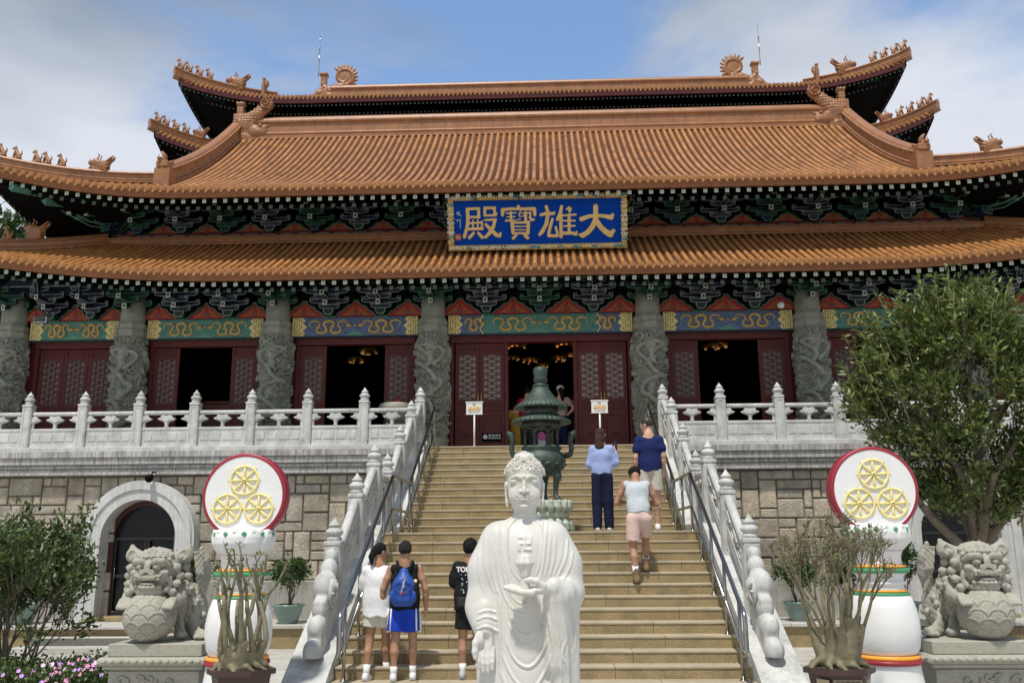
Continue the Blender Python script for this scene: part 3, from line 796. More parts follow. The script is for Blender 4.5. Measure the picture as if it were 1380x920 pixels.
class Roof:
    def __init__(s, name, label, Ye, Ze, Xc, lift, out, g, topY, Xs, hipY0, sp=.203, r=.058, fascia=M_FASCIA, rafl=2.0, bev=True, xmin=0, rz=(.33, .40), curl=.0):
        s.name, s.Ye, s.Ze, s.Xc, s.lift, s.out, s.g, s.topY, s.Xs, s.hipY0 = name, Ye, Ze, Xc, lift, out, g, topY, Xs, hipY0
        s.cornerY = Ye-out(Xc); s.r = r; s.sp = sp; s.fascia = fascia; s.xmin = xmin; s.rafl = rafl; s.label = label; s.rz = rz
    def E(s, x): return s.Ye-s.out(x), s.Ze+s.lift(x)
    def yh(s, x):    # how far back the slope reaches at x
        a = abs(x)
        if a <= s.Xs: return s.topY
        return s.hipY0+(s.cornerY-s.hipY0)*(a-s.Xs)/(s.Xc-s.Xs)
    def S(s, x, d, off=0.0):
        Y, Z = s.E(x); k = max(0, 1-d/3.2)
        return (x, Y+d, s.Ze+s.lift(x)*k**1.0+s.g(d)+off)
    def build(s):
        xs = []; x = s.sp/2
        while x < s.Xc-.1: xs.append(x); x += s.sp
        xs = [-v for v in reversed(xs)]+xs; xs = [v for v in xs if abs(v) >= s.xmin]
        base = MB()
        # pan surface in overlapping courses
        gx = np.unique(np.concatenate([np.linspace(s.xmin, s.Xs, 14), np.linspace(s.Xs+1e-3, s.Xc, 12)]))
        for sgn in (-1, 1):
            for a, b in zip(gx, gx[1:]):
                D1, D2 = s.yh(a)-s.E(a)[0], s.yh(b)-s.E(b)[0]; n = max(2, int(max(D1, D2)/.16))
                for k in range(n):
                    q = []
                    for (x, D, kk, o) in ((a, D1, k, .012), (b, D2, k, .012), (b, D2, k+1, -.012), (a, D1, k+1, -.012)):
                        q.append(s.S(sgn*x, D*kk/n, o-.045))
                    base.quad(*q)
                    if k < n-1: base.quad(q[3], q[2], s.S(sgn*b, D2*(k+1)/n, -.033), s.S(sgn*a, D1*(k+1)/n, -.033))
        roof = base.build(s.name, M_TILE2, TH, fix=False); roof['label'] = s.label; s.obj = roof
        # round tile rows
        V = []; F = []; NV = 0; K = 7; TT = []; tr = random.Random(9)
        for x in xs:
            D = s.yh(x)-s.E(x)[0]; n = max(1, int(round(D/.30)))
            rings = []
            for k in range(n):
                d0, d1 = -.05+(D+.05)*k/n, -.05+(D+.05)*(k+1)/n
                rings += [(d0, s.r), (d1-.012, s.r*.92)]
            P = np.array([s.S(x, d) for d, _ in rings]); P[:, 0] += tr.uniform(-.004, .004)
            for k in range(n):
                tv = tr.gauss(1.0, .085)*(.72 if tr.random() < .035 else 1); TT += [tv]*(2*K)
            T = np.gradient(P, axis=0) if len(P) > 2 else np.array([P[1]-P[0]]*2); T /= np.linalg.norm(T, axis=1)[:, None]
            Nn = np.stack([-T[:, 0]*0, -T[:, 2], T[:, 1]], 1)
            for i in range(len(P)):
                for k in range(K):
                    th = math.pi*(k/(K-1)); V.append(P[i]+np.array([1, 0, 0])*rings[i][1]*math.cos(th)+Nn[i]*rings[i][1]*math.sin(th)*1.0-Nn[i]*.03)
            for i in range(len(P)-1):
                for k in range(K-1): F.append((NV+i*K+k, NV+i*K+k+1, NV+(i+1)*K+k+1, NV+(i+1)*K+k))
            NV += len(P)*K
        V = np.array(V)-np.array(TO)
        tme = mesh_np('tile_rows', V, F, M_TILER); at = tme.attributes.new('tint', 'FLOAT', 'POINT'); at.data.foreach_set('value', np.array(TT, np.float32)); link_mesh('tile_rows', tme, roof)
        # eave discs and drip tiles
        mb = MB()
        for x in xs:
            p = Vector(s.S(x, -.05, .0)); mb.tube([p+Vector((0, .03, 0)), p+Vector((0, -.02, -.005))], s.r*1.28, 12, sm=False)
            mb.tube([p+Vector((0, -.0195, -.005)), p+Vector((0, -.030, -.006))], s.r*.8, 8, sm=False)
            x2 = x+s.sp/2
            if abs(x2) < s.Xc-.12 and abs(x2) >= s.xmin:
                p = Vector(s.S(x2, -.035, -.05)); w = s.sp*.41
                mb.prism([(-w, .02), (-w*.5, .035), (0, .038), (w*.5, .035), (w, .02), (w*.9, -.02), (w*.45, -.055), (0, -.088), (-w*.45, -.055), (-w*.9, -.02)], p.y-.012, p.y+.012, 'y', off=(p.x, 0, p.z))
        mb.build('tile_ends', M_TILE, roof)
        # fascia board, soffit and two rows of rafters
        tower = s.name.startswith('tower'); rsp = .16 if tower else .28
        xr = []; x = rsp/2
        while x < s.Xc-.15: xr.append(x); x += rsp
        xr = [v for v in [-v for v in reversed(xr)]+xr if abs(v) >= s.xmin]
        fx = [v for v in np.linspace(-s.Xc+.05, s.Xc-.05, 61)]
        runs = [fx] if s.xmin == 0 else [[v for v in fx if v < -s.xmin], [v for v in fx if v > s.xmin]]
        mb = MB()
        for rr in runs: sweep(mb, [(x, s.E(x)[0]+.07, s.E(x)[1]) for x in rr], [(-.04+.05, -.10), (.04+.05, -.10), (.05, -.205), (-.03, -.205), (-.03, -.262), (.05, -.262), (.06, -.2), (.06, -.2)])
        mb.build('fascia', s.fascia, roof)
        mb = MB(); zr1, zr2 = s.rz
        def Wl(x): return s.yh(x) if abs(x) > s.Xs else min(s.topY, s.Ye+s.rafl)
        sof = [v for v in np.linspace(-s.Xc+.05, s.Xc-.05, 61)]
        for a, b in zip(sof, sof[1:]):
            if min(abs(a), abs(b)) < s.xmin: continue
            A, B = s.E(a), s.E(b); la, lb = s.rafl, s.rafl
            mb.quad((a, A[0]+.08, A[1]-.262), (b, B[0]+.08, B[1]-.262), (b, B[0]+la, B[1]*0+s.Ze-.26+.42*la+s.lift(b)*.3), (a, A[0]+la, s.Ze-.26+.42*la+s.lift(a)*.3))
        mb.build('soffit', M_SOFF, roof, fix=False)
        ra, re = MB(), MB()
        for row, (y0, dz, L) in enumerate(((.14, -zr1, 1.0), (.46+(.25 if tower else 0), -zr2-.0, s.rafl))):
            for x in xr:
                fan = max(0, (abs(x)-(s.Xs-.5))/(s.Xc-s.Xs+.5)); sg = 1 if x > 0 else -1
                if row and (abs(x) > s.Xc-.5 or (s.name == 'upper_roof' and abs(x) < 2.5)): continue
                Y, Z = s.E(x); w = (.026 if tower else .046); sl = .42
                x1 = x-sg*fan*L*.85
                a = Vector((x, Y+y0, Z+dz)); b = Vector((x1, Y+y0+L*(1-.3*fan), Z+dz+L*sl-s.lift(x)*min(1, L/2)*.6))
                t = (b-a); V8 = []
                for p in (a, b):
                    for (u, v) in ((-w, -w), (w, -w), (w, w), (-w, w)): V8.append((p.x+u, p.y, p.z+v))
                ra.add(V8, [(0, 1, 2, 3), (4, 7, 6, 5), (0, 4, 5, 1), (1, 5, 6, 2), (2, 6, 7, 3), (3, 7, 4, 0)], 0)
                re.b2((x-w-.004, Y+y0-.012, a.z-w-.004), (x+w+.004, Y+y0-.001, a.z+w+.004), (0 if row == 0 and not tower else 1))
                for (u, v) in (() if tower else ((-.02, .015), (.02, -.015), (0, 0))): re.b2((x+u-.014, Y+y0-.015, a.z+v-.006), (x+u+.014, Y+y0-.0125, a.z+v+.006), 2)
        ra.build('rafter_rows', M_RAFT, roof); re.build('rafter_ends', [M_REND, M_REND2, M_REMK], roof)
        # side slopes and back so the roof has a body
        for sg in (-1, 1):
            mb = MB(); hx = np.linspace(s.Xs, s.Xc, 8); zc = s.E(s.Xc)
            for a, b in zip(hx, hx[1:]):
                pa = s.S(a, s.yh(a)-s.E(a)[0], .0); pb = s.S(b, s.yh(b)-s.E(b)[0], .0)
                ta = (s.Xc-a)*1.2; tb = (s.Xc-b)*1.2
                f = lambda t: s.Ze+s.lift(s.Xc)*max(0, 1-t/4.0)**2
                qa = (s.Xc, s.cornerY+ta, f(ta)); qb = (s.Xc, s.cornerY+tb, f(tb))
                mb.quad((sg*pa[0], pa[1], pa[2]), (sg*pb[0], pb[1], pb[2]), (sg*qb[0], qb[1], qb[2]), (sg*qa[0], qa[1], qa[2]))
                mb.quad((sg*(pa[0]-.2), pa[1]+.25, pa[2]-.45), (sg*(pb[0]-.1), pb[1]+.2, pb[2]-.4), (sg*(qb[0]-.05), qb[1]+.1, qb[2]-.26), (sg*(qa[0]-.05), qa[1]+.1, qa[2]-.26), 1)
            pa = s.S(s.Xs, s.hipY0-s.E(s.Xs)[0]); t0 = (s.Xc-s.Xs)*1.2
            mb.quad((sg*pa[0], pa[1], pa[2]), (sg*s.Xc, s.cornerY+t0, s.Ze+.1), (sg*s.Xc, s.cornerY+t0+5, s.Ze), (sg*pa[0], pa[1]+7, pa[2]))
            # under side of the side eave
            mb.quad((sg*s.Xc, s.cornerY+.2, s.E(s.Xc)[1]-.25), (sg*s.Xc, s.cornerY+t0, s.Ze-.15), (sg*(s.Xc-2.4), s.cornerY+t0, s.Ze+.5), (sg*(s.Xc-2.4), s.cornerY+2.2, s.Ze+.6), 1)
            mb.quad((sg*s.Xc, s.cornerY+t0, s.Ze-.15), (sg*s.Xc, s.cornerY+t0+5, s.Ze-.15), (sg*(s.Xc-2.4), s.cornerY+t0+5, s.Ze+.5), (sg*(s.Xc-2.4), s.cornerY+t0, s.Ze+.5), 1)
            for k in range(34):   # side eave tile ends and rafters
                t = .15+k*.27; z = s.Ze+s.lift(s.Xc)*max(0, 1-t/4.0)**2
                mb.tube([(sg*(s.Xc-.3), s.cornerY+t, z+.1), (sg*(s.Xc+.05), s.cornerY+t, z)], s.r, 6, 0, False)
                mb.box((sg*(s.Xc-.12), s.cornerY+t, z-.3), (.02, .08, .08), 2)
                y_ = s.cornerY+t; L_ = min(2.0, .35+t*.9); xa, xb = sg*(s.Xc-.14), sg*(s.Xc-.14-L_); za, zb = z-.3, z-.3+.30*L_-.0
                mb.add([(xa, y_-.04, za-.04), (xa, y_+.04, za-.04), (xa, y_+.04, za+.04), (xa, y_-.04, za+.04), (xb, y_-.04, zb-.06), (xb, y_+.04, zb-.06), (xb, y_+.04, zb+.02), (xb, y_-.04, zb+.02)], [(0, 1, 2, 3), (4, 7, 6, 5), (0, 4, 5, 1), (1, 5, 6, 2), (2, 6, 7, 3), (3, 7, 4, 0)], 1)
            for a, b in zip(np.linspace(.05, 9.2, 24), np.linspace(.05, 9.2, 24)[1:]):
                f = lambda t: s.Ze+s.lift(s.Xc)*max(0, 1-t/4.0)**2
                mb.quad((sg*s.Xc, s.cornerY+a, f(a)-.05), (sg*s.Xc, s.cornerY+b, f(b)-.05), (sg*s.Xc, s.cornerY+b, f(b)-.25), (sg*s.Xc, s.cornerY+a, f(a)-.25), 3)
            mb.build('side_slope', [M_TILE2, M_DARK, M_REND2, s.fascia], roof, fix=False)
        return roof
    def hip_pts(s, sg, n=14, off=0, ext=.12):
        P = []
        for k in range(n+1):
            x = s.Xs+(s.Xc+ext-s.Xs)*k/n; xx = min(max(x, s.Xs+.01), s.Xc)
            p = s.S(xx, s.yh(xx)-s.E(xx)[0], off); P.append((sg*x, p[1]-(x-xx), p[2]+(x-xx)*.3))
        return P
def pw(x, x0, w, a, p):
    t = (abs(x)-x0)/w
    return a*t**p if t > 0 else 0.0

# ---- lower roof
LR = Roof('lower_roof', 'lowest sweep of orange glazed tiles above the doors', 21.6, 8.55, 15.8, lambda x: pw(x, 7.5, 8.3, .72, 2), lambda x: pw(x, 9, 6.8, .4, 2), lambda d: .56*d+.016*d*d, 24.35, 12.5, 24.35, rafl=2.2)
ro = LR.build()
mb = MB(); zt = LR.S(0, 2.75)[2]
ridge(mb, [(-12.6, 24.4, zt-.05), (12.6, 24.4, zt-.05)], .30, .3)
for sg in (-1, 1): ridge(mb, LR.hip_pts(sg, off=-.05), .34, .26)
mb.build('ridge', [M_RIDGE, M_MORT], ro)
for sg in (-1, 1):
    H = LR.hip_pts(sg, 28)
    place(ME_B, 'roof_beast', ro, (H[11][0], H[11][1], H[11][2]+.30), 0, (sg*1, 1, 1))
    for k in (15, 18, 21, 24, 27): place(ME_S, 'roof_figure', ro, (H[k][0], H[k][1], H[k][2]+.29), 0, (sg*1, 1, 1))
# ---- main front roof
UR = Roof('upper_roof', 'main front slope of orange glazed tiles with curved end ridges', 22.0, 10.97, 14.6, lambda x: pw(x, 9.0, 5.6, .62, 2.0), lambda x: pw(x, 9.5, 5.1, .5, 2), lambda d: .52*d+.0336*d*d, 27.8, 10.15, 23.0, rafl=2.4)
ro = UR.build()
mb = MB()
zt = UR.S(0, 5.8)[2]
ridge(mb, [(-9.9, 28.0, zt-.05), (-9, 28, zt-.05), (9, 28, zt-.05), (9.9, 28.0, zt-.05)], .86, .42, .40)
mb.build('main_ridge', [M_RIDGE, M_MORT], ro)
for sg in (-1, 1):
    mb = MB(); pth = []
    for k in range(19):
        d = .72+(5.95-.72)*k/18; p = UR.S(10.1, d); pth.append((sg*(10.2), 22.0-UR.out(10.1)+d, p[2]+.0))
    P = [Vector(p) for p in pth]
    ridge(mb, pth, .62, .36, .35)
    mb.build('end_ridge', [M_RIDGE, M_MORT], ro)
    mb = MB(); ridge(mb, UR.hip_pts(sg, off=-.05), .36, .28); mb.build('hip_ridge', [M_RIDGE, M_MORT], ro)
    mb = MB(); b0 = Vector(pth[0])
    mb.b2((b0.x-.22, b0.y-.22, b0.z-.12), (b0.x+.22, b0.y+.22, b0.z+.42), 0, .02); mb.b2((b0.x-.17, b0.y-.25, b0.z+.42), (b0.x+.17, b0.y+.17, b0.z+.62), 0, .03)
    mb.tube([(b0.x, b0.y-.1, b0.z+.6), (b0.x-sg*.02, b0.y-.14, b0.z+.78), (b0.x+sg*.05, b0.y-.2, b0.z+.88)], [.09, .07, .03], 8); mb.build('ridge_block', M_ORN, ro)
    place(ME_B, 'roof_beast', ro, (b0.x, b0.y-.05, b0.z+.42), sg*-1.2+(math.pi if sg < 0 else 0), (.8, .8, .8))
    H = UR.hip_pts(sg, 40)
    i = min(range(41), key=lambda i: abs(abs(H[i][0])-11.84)); place(ME_B, 'roof_beast', ro, (H[i][0], H[i][1], H[i][2]+.24), 0, (sg*1.0, 1, 1))
    for xx in (12.75, 13.07, 13.40, 13.75, 14.1):
        i = min(range(41), key=lambda i: abs(abs(H[i][0])-xx)); place(ME_S, 'roof_figure', ro, (H[i][0], H[i][1], H[i][2]+.32), 0, (sg*.95, .95, .95))
    place(ME_C, 'ridge_dragon', ro, (sg*9.6, 27.85, zt-.1), 0, (-sg*1.15, 1.1, 1.15))
    # gable behind the end ridge
    mb = MB(); g0 = UR.S(10.1, 0); mb.add([(sg*10.2, 22.6, 11.1), (sg*10.2, 28, zt+.2), (sg*10.2, 33.4, 11.1)], [(0, 1, 2)]); mb.build('gable', M_MAR, ro, fix=False)
mb = MB(); mb.quad((-10.2, 28, zt+.1), (10.2, 28, zt+.1), (10.2, 31.6, 12.4), (-10.2, 31.6, 12.4)); mb.build('back_slope', M_TILE2, ro, fix=False)
# ---- tower behind: second eave and crowning roof
R2 = Roof('tower_lower_roof', 'upturned corner eaves of the tower, below the crowning roof', 31.0, 15.9, 14.3, lambda x: pw(x, 10.2, 4.1, 1.0, 1.7), lambda x: pw(x, 10.5, 3.8, .5, 1.8), lambda d: .5*d+.03*d*d, 33.6, 11.6, 33.0, sp=.17, r=.05, fascia=M_FASCR, xmin=8.6, rafl=2.4)
ro = R2.build()
for sg in (-1, 1):
    mb = MB(); ridge(mb, R2.hip_pts(sg, off=-.05), .38, .3); mb.build('hip_ridge', [M_RIDGE, M_MORT], ro)
    H = R2.hip_pts(sg, 40)
    i = min(range(41), key=lambda i: abs(abs(H[i][0])-13.0)); place(ME_B, 'roof_beast', ro, (H[i][0], H[i][1], H[i][2]+.3), 0, (sg*.9, .9, .9))
    for xx in (13.45, 13.72, 13.98, 14.22):
        i = min(range(41), key=lambda i: abs(abs(H[i][0])-xx)); place(ME_S, 'roof_figure', ro, (H[i][0], H[i][1], H[i][2]+.34), 0, (sg*1.1, 1.1, 1.1))
R3 = Roof('tower_top_roof', 'crowning roof of the tower with long straight eave and upturned tips', 31.5, 18.6, 13.75, lambda x: pw(x, 9.0, 4.75, .66, 2.0), lambda x: pw(x, 10, 3.75, .5, 1.8), lambda d: .30*d+.045*d*d, 37.0, 10.4, 32.6, sp=.17, r=.05, fascia=M_FASCR, rafl=2.5)
ro = R3.build()
mb = MB(); zt3 = R3.S(0, 5.5)[2]; ridge(mb, [(-9.3, 37, zt3-.4), (9.3, 37, zt3-.4)], .78, .42); mb.build('main_ridge', [M_RIDGE, M_MORT], ro)
for sg in (-1, 1):
    mb = MB(); ridge(mb, R3.hip_pts(sg, off=-.05), .42, .32); mb.build('hip_ridge', [M_RIDGE, M_MORT], ro)
    H = R3.hip_pts(sg, 40)
    i = min(range(41), key=lambda i: abs(abs(H[i][0])-11.75)); place(ME_B, 'roof_beast', ro, (H[i][0], H[i][1], H[i][2]+.22), 0, (sg*1.35, 1.3, 1.35))
    place(ME_C, 'roof_beast', ro, (sg*10.75, 32.2, H[0][2]-.1), 1.57, (.5, .5, .62))
    for xx in (12.75, 13.08, 13.42, 13.72):
        i = min(range(41), key=lambda i: abs(abs(H[i][0])-xx)); place(ME_S, 'roof_figure', ro, (H[i][0], H[i][1], H[i][2]+.38), 0, (sg*1.15, 1.15, 1.15))
    place(ME_T, 'ridge_dragon', ro, (sg*9.25, 37.0, zt3-.28), 0, (-sg*1.32, 1.2, 1.30))
mb = MB(); mb.quad((-13, 37, zt3-.1), (13, 37, zt3-.1), (13, 42, 18.6), (-13, 42, 18.6)); mb.build('back_slope', M_TILE2, ro, fix=False)
for sg in (-1, 1):
    t = thing('lightning_rod', 'thin lightning rod standing on the roof ridge ornament at its %s end' % ('left' if sg < 0 else 'right'), 'lightning rod', (sg*9.95, 37.0, zt3+.9))
    mb = MB(); mb.tube([(0, 0, 0), (0, 0, 1.4)], .022, 6); mb.tube([(0, 0, 1.4), (0, 0, 2.1)], .010, 5); mb.build('mast', M_STEEL, t, local=True)
    mb = MB(); mb.lathe([(.0, 1.36), (.05, 1.4), (.05, 1.46), (0, 1.5)], 10); mb.build('air_terminal', M_STEEL, t, local=True)
# ---- bodies
mb = MB()
mb.b2((-12.4, 24.62, 9.9), (12.4, 24.8, 12.2), 0)
for sg in (-1, 1): mb.b2((sg*12.4, 24.62, 9.9), (sg*12.2, 31, 12.4), 0)
mb.build('upper_wall', M_RED, TH)
mb = MB(); mb.b2((-11.4, 33.6, 14), (11.4, 33.8, 19.35)); mb.b2((-11.6, 33.8, 14), (-11.4, 41, 19.3)); mb.b2((11.4, 33.8, 14), (11.6, 41, 19.3)); mb.b2((-11.3, 33.5, 18.9), (11.3, 33.62, 19.05)); mb.build('tower_wall', M_DARK, TH)
mb = MB(); mb.b2((-10, 27.6, 11), (10, 27.7, 14.6)); mb.build('roof_core', M_DARK, TH)
# ---- hall interior: dark floor, walls and ceiling
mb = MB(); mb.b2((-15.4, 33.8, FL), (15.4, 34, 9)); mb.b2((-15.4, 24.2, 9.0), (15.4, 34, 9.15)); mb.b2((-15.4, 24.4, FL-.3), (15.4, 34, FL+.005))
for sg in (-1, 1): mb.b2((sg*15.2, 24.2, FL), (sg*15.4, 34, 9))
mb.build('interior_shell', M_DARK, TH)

# ---- carved dragon columns
def column_relief(seed=0, mir=1):
    R = .43; z0, z1 = 4.50, 7.33; H = z1-z0; NA, NZ = 190, 330
    th = np.linspace(0, 2*np.pi, NA, endpoint=False)[:, None]; z = np.linspace(0, H, NZ)[None, :]
    a = (th+mir*0); s = (np.mod(th, 2*np.pi)-np.pi*1.5)*R*mir    # s=0 faces -Y (front)
    s = np.where(s < -np.pi*R, s+2*np.pi*R, s); s = np.where(s > np.pi*R, s-2*np.pi*R, s)
    h = np.zeros((NA, NZ))
    wx = fbm(s*3.2+seed, z*3.2, 0*z+3.0, 3)*1.0; wy = fbm(s*3.2+9, z*3.2+4, 0*z+8.0, 3)*1.0
    A = s*1.0+wx*.55; B = z+wy*.55
    cl = np.sin(np.hypot(np.mod(A, .36)-.18, np.mod(B+.15*np.floor(A/.36), .40)-.20)*62)
    rid = 1-np.abs(fbm(s*5+seed, z*5, 0*z+6.0, 3))*4.5
    h += .020*cl+.030*np.clip(rid, -1, 1)+.03*np.sin(18*(A+1.7*B)+6*wx)*(fbm(s*2, z*2, 0*z+9, 1) > 0)
    def body(pts, w, amp):
        nonlocal h
        best = np.full(h.shape, 9.0); al = np.zeros(h.shape); acc = 0
        P = np.array(pts)
        for p, q in zip(P, P[1:]):
            d = q-p; L = math.hypot(*d); ds = s-p[0]; ds = (ds+np.pi*R) % (2*np.pi*R)-np.pi*R
            t = np.clip((ds*d[0]+(z-p[1])*d[1])/(L*L), 0, 1); dd = np.hypot(ds-t*d[0], z-p[1]-t*d[1])
            m = dd < best; best[m] = dd[m]; al[m] = acc+(t*L)[m]; acc += L
        amp = amp*1.15; prof = amp*np.sqrt(np.clip(1-(best/w)**2, 0, 1)); ins = best < w
        sc = .010*np.abs(np.sin(al*55))*np.abs(np.cos(best/w*4.5))
        groove = np.exp(-((best-w*1.12)/.02)**2)*.03
        fin = (best > w*.98) & (best < w*1.3) & (np.sin(al*70) > .1)
        h = np.where(ins, np.maximum(h, prof*1.0+.02+sc), h-groove+fin*.02)
    t = np.linspace(0, 1, 60); q_ = np.random.RandomState(int(seed*10)+3)
    for _ in range(70):
        c0 = (q_.uniform(-1.35, 1.35), q_.uniform(.05, 2.6)); a0 = q_.uniform(0, 6.28); cu = q_.uniform(-5, 5); L_ = q_.uniform(.15, .38); pp = [c0]
        for k_ in range(6): a0 += cu/6; pp.append((pp[-1][0]+L_/6*math.cos(a0), pp[-1][1]+L_/6*math.sin(a0)))
        body(pp, q_.uniform(.018, .034), q_.uniform(.05, .095))
    body([(.27*math.sin(u*11+seed)+.10*math.sin(u*23), .35+1.55*u+.09*math.sin(u*21)) for u in t], .066, .105)
    body([(-.28+.5*u+.25*math.sin(u*9+1), 1.9+.55*math.sin(u*3.1)) for u in t], .06, .09)
    body([(.9+.3*math.sin(u*11), .2+2.2*u) for u in t], .08, .09)
    def bump(cx, cz, rx, rz, amp):
        nonlocal h
        q = 1-((s-cx)/rx)**2-((z-cz)/rz)**2; h = np.where(q > 0, np.maximum(h, amp*np.sqrt(np.clip(q, 0, 1))), h)
    # frontal dragon face near the top, second head lower down
    for (cx, cz, k) in ((0, 2.38, 1.0), (.02, 1.22, .8)):
        for m in range(9):      # mane rays
            an = math.pi*(.05+.9*m/8); 
            for u in np.linspace(.15, .42, 7): bump(cx+k*u*math.cos(an)*1.0, cz+k*(u*math.sin(an)*.9+.02), .028*k, .028*k, .07)
        bump(cx, cz, .17*k, .20*k, .10); bump(cx, cz-.13*k, .10*k, .10*k, .16); bump(cx, cz-.2*k, .12*k, .045*k, .15); bump(cx, cz-.29*k, .10*k, .035*k, .12)
        for sg in (-1, 1):
            bump(cx+sg*.085*k, cz+.03*k, .045*k, .035*k, .155); bump(cx+sg*.1*k, cz+.1*k, .08*k, .03*k, .14); bump(cx+sg*.05*k, cz-.11*k, .035*k, .03*k, .175)
            for u in np.linspace(0, 1, 8): bump(cx+sg*k*(.12+.16*u), cz+k*(.2+.2*u), .025*k, .03*k, .10)
    h = h*np.clip(np.minimum(z, H-z)/.03, 0, 1)
    rr = R-.03+h
    V = np.stack([rr*np.cos(th), rr*np.sin(th), z+0*th], -1).reshape(-1, 3)
    I = np.arange(NA)[:, None]*NZ+np.arange(NZ-1)[None, :]; J = ((np.arange(NA)+1) % NA)[:, None]*NZ+np.arange(NZ-1)[None, :]
    F = np.stack([I, J, J+1, I+1], -1).reshape(-1, 4)
    return mesh_np('carved_shaft', V, F, M_COL)
CM = [column_relief(0, 1), column_relief(2.3, -1)]
def octa(r, n=8): return [(r*math.cos(2*math.pi*(k+.5)/n), r*math.sin(2*math.pi*(k+.5)/n)) for k in range(n)]
COLX = [2.92, 7.2, 11.25, 14.6]
for i, x in enumerate(COLX):
    for sg in (-1, 1):
        mb = MB(); mb.lathe([(.33, 7.33), (.33, 8.6)], 24, (sg*x, 23.8, 0)); mb.prism(octa(.44), 7.33, 7.5, 'z', off=(sg*x, 23.8, 0)); mb.prism(octa(.40), 7.5, 7.72, 'z', off=(sg*x, 23.8, 0))
        mb.prism(octa(.43), 7.555, 7.665, 'z', off=(sg*x, 23.8, 0))
        cb = MB(); cb.lathe([(.5, FL+.005), (.5, FL+.1), (.43, FL+.16), (.45, FL+.3), (.48, FL+.38), (.40, FL+.43)], 24, (sg*x, 23.8, 0))
        c = mb.build('column', M_COL, TH); cb.build('column_base', M_COL, c)
        o = link_mesh('carved_shaft', CM[(i+(sg > 0)) % 2], c, Vector((sg*x, 23.8, 4.50))-TO)

# ---- doors
LAT = {}
def clip_line(px, pz, dx, dz, x0, x1, z0, z1):
    t0, t1 = -1e9, 1e9
    for p, d, a, b in ((px, dx, x0, x1), (pz, dz, z0, z1)):
        if abs(d) < 1e-9:
            if p < a or p > b: return None
        else:
            u, v = (a-p)/d, (b-p)/d
            if u > v: u, v = v, u
            t0, t1 = max(t0, u), min(t1, v)
    return (t0, t1) if t1 > t0+.01 else None
def leaf_parts(w, dark):
    key = (round(w, 2), dark)
    if key in LAT: return LAT[key]
    H0 = FL+.14; Z = lambda z: z-FL
    fr = MB(); y = 0; hw = w/2; T = .035
    for s in (-1, 1): fr.b2((s*hw, -T, .14), (s*(hw-.075), T, 3.03), 0, .006)
    for (a, b) in ((.14, .27), (1.03, 1.14), (1.19, 1.27), (1.40, 1.47), (2.74, 2.82), (2.97, 3.03)): fr.b2((-hw+.07, -T+.002, a), (hw-.07, T-.002, b), 0, .005)
    fr.b2((-hw+.07, -.012, .2), (hw-.07, .012, 1.47), 0); fr.b2((-hw+.07, -.012, 2.78), (hw-.07, .012, 3.0), 0)
    i = hw-.075
    for (a, b) in ((.31, .99), (1.29, 1.38), (2.845, 2.945)):       # raised mouldings on the solid panels
        for q in (-1, 1): fr.b2((q*(i-.03), -.022, a+.02), (q*(i-.048), -.012, b-.02), 0)
        for z in (a+.02, b-.038): fr.b2((-i+.03, -.022, z), (i-.03, -.012, z+.018), 0)
    for s in (-1, 1):      # carved scroll near the foot
        pts = [(s*(.02+.12*u*math.cos(3.5*u)), -.02, .42+.16*u*math.sin(3.5*u)+.05) for u in np.linspace(.1, 1, 12)]
        fr.tube(pts, .008, 5)
    me1 = fr.mesh('door_leaf', [M_MAR])
    la = MB(); x0, x1, z0, z1 = -i, i, 1.47, 2.74
    p = .148
    for ang, pp in ((rad(30), p), (rad(-30), p), (rad(90), p*.866)):
        dx, dz = math.cos(ang), math.sin(ang); nx, nzz = -dz, dx
        for k in range(-16, 17):
            c = clip_line(nx*k*pp, (z0+z1)/2+nzz*k*pp, dx, dz, x0, x1, z0, z1)
            if c:
                tm = (c[0]+c[1])/2; L = c[1]-c[0]
                la.box((nx*k*pp+dx*tm, -.012-(.003 if abs(ang) > 1 else (.0 if ang > 0 else .0015)), (z0+z1)/2+nzz*k*pp+dz*tm), (L, .022, .024 if abs(ang) < 1 else .013), 0, Matrix.Rotation(-ang, 3, 'Y'))
    for (a, b, c, d) in ((x0, x0+.025, z0, z1), (x1-.025, x1, z0, z1), (x0, x1, z0, z0+.025), (x0, x1, z1-.025, z1)): la.b2((a, -.03, c), (b, .0, d), 0)
    me2 = la.mesh('lattice', [M_MARD])
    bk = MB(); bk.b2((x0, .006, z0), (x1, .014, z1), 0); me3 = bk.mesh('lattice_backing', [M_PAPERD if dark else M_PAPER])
    LAT[key] = (me1, me2, me3); return LAT[key]
def leaf(x0, x1, dark=False, ang=0, handle=0, y=24.12):
    w = abs(x1-x0)-.006; a, b, c = leaf_parts(w, dark)
    o = link_mesh('door_leaf', a, TH, Vector(((x0+x1)/2, y, FL))-TO); o.rotation_euler = (0, 0, ang)
    link_mesh('lattice', b, o); link_mesh('lattice_backing', c, o)
    if handle:
        h = MB(); h.tube([(handle*(w/2-.04), -.05, 1.38), (handle*(w/2-.04), -.07, 1.5), (handle*(w/2-.04), -.05, 1.66)], .012, 6); h.tube([(handle*(w/2-.04), -.035, 1.42), (handle*(w/2-.04), -.06, 1.42)], .02, 6); link_mesh('handle', h.mesh('handle', M_GOLD), o)
    return o
for sg in (-1, 1):
    leaf(sg*2.33, sg*1.66, handle=-sg); leaf(sg*1.66, sg*.99, handle=sg)
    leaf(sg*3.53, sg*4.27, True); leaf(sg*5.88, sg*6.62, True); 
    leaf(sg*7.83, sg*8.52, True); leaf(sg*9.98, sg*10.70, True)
    for k in range(3): leaf(sg*(11.86+.69*k), sg*(11.86+.69*(k+1)), True)
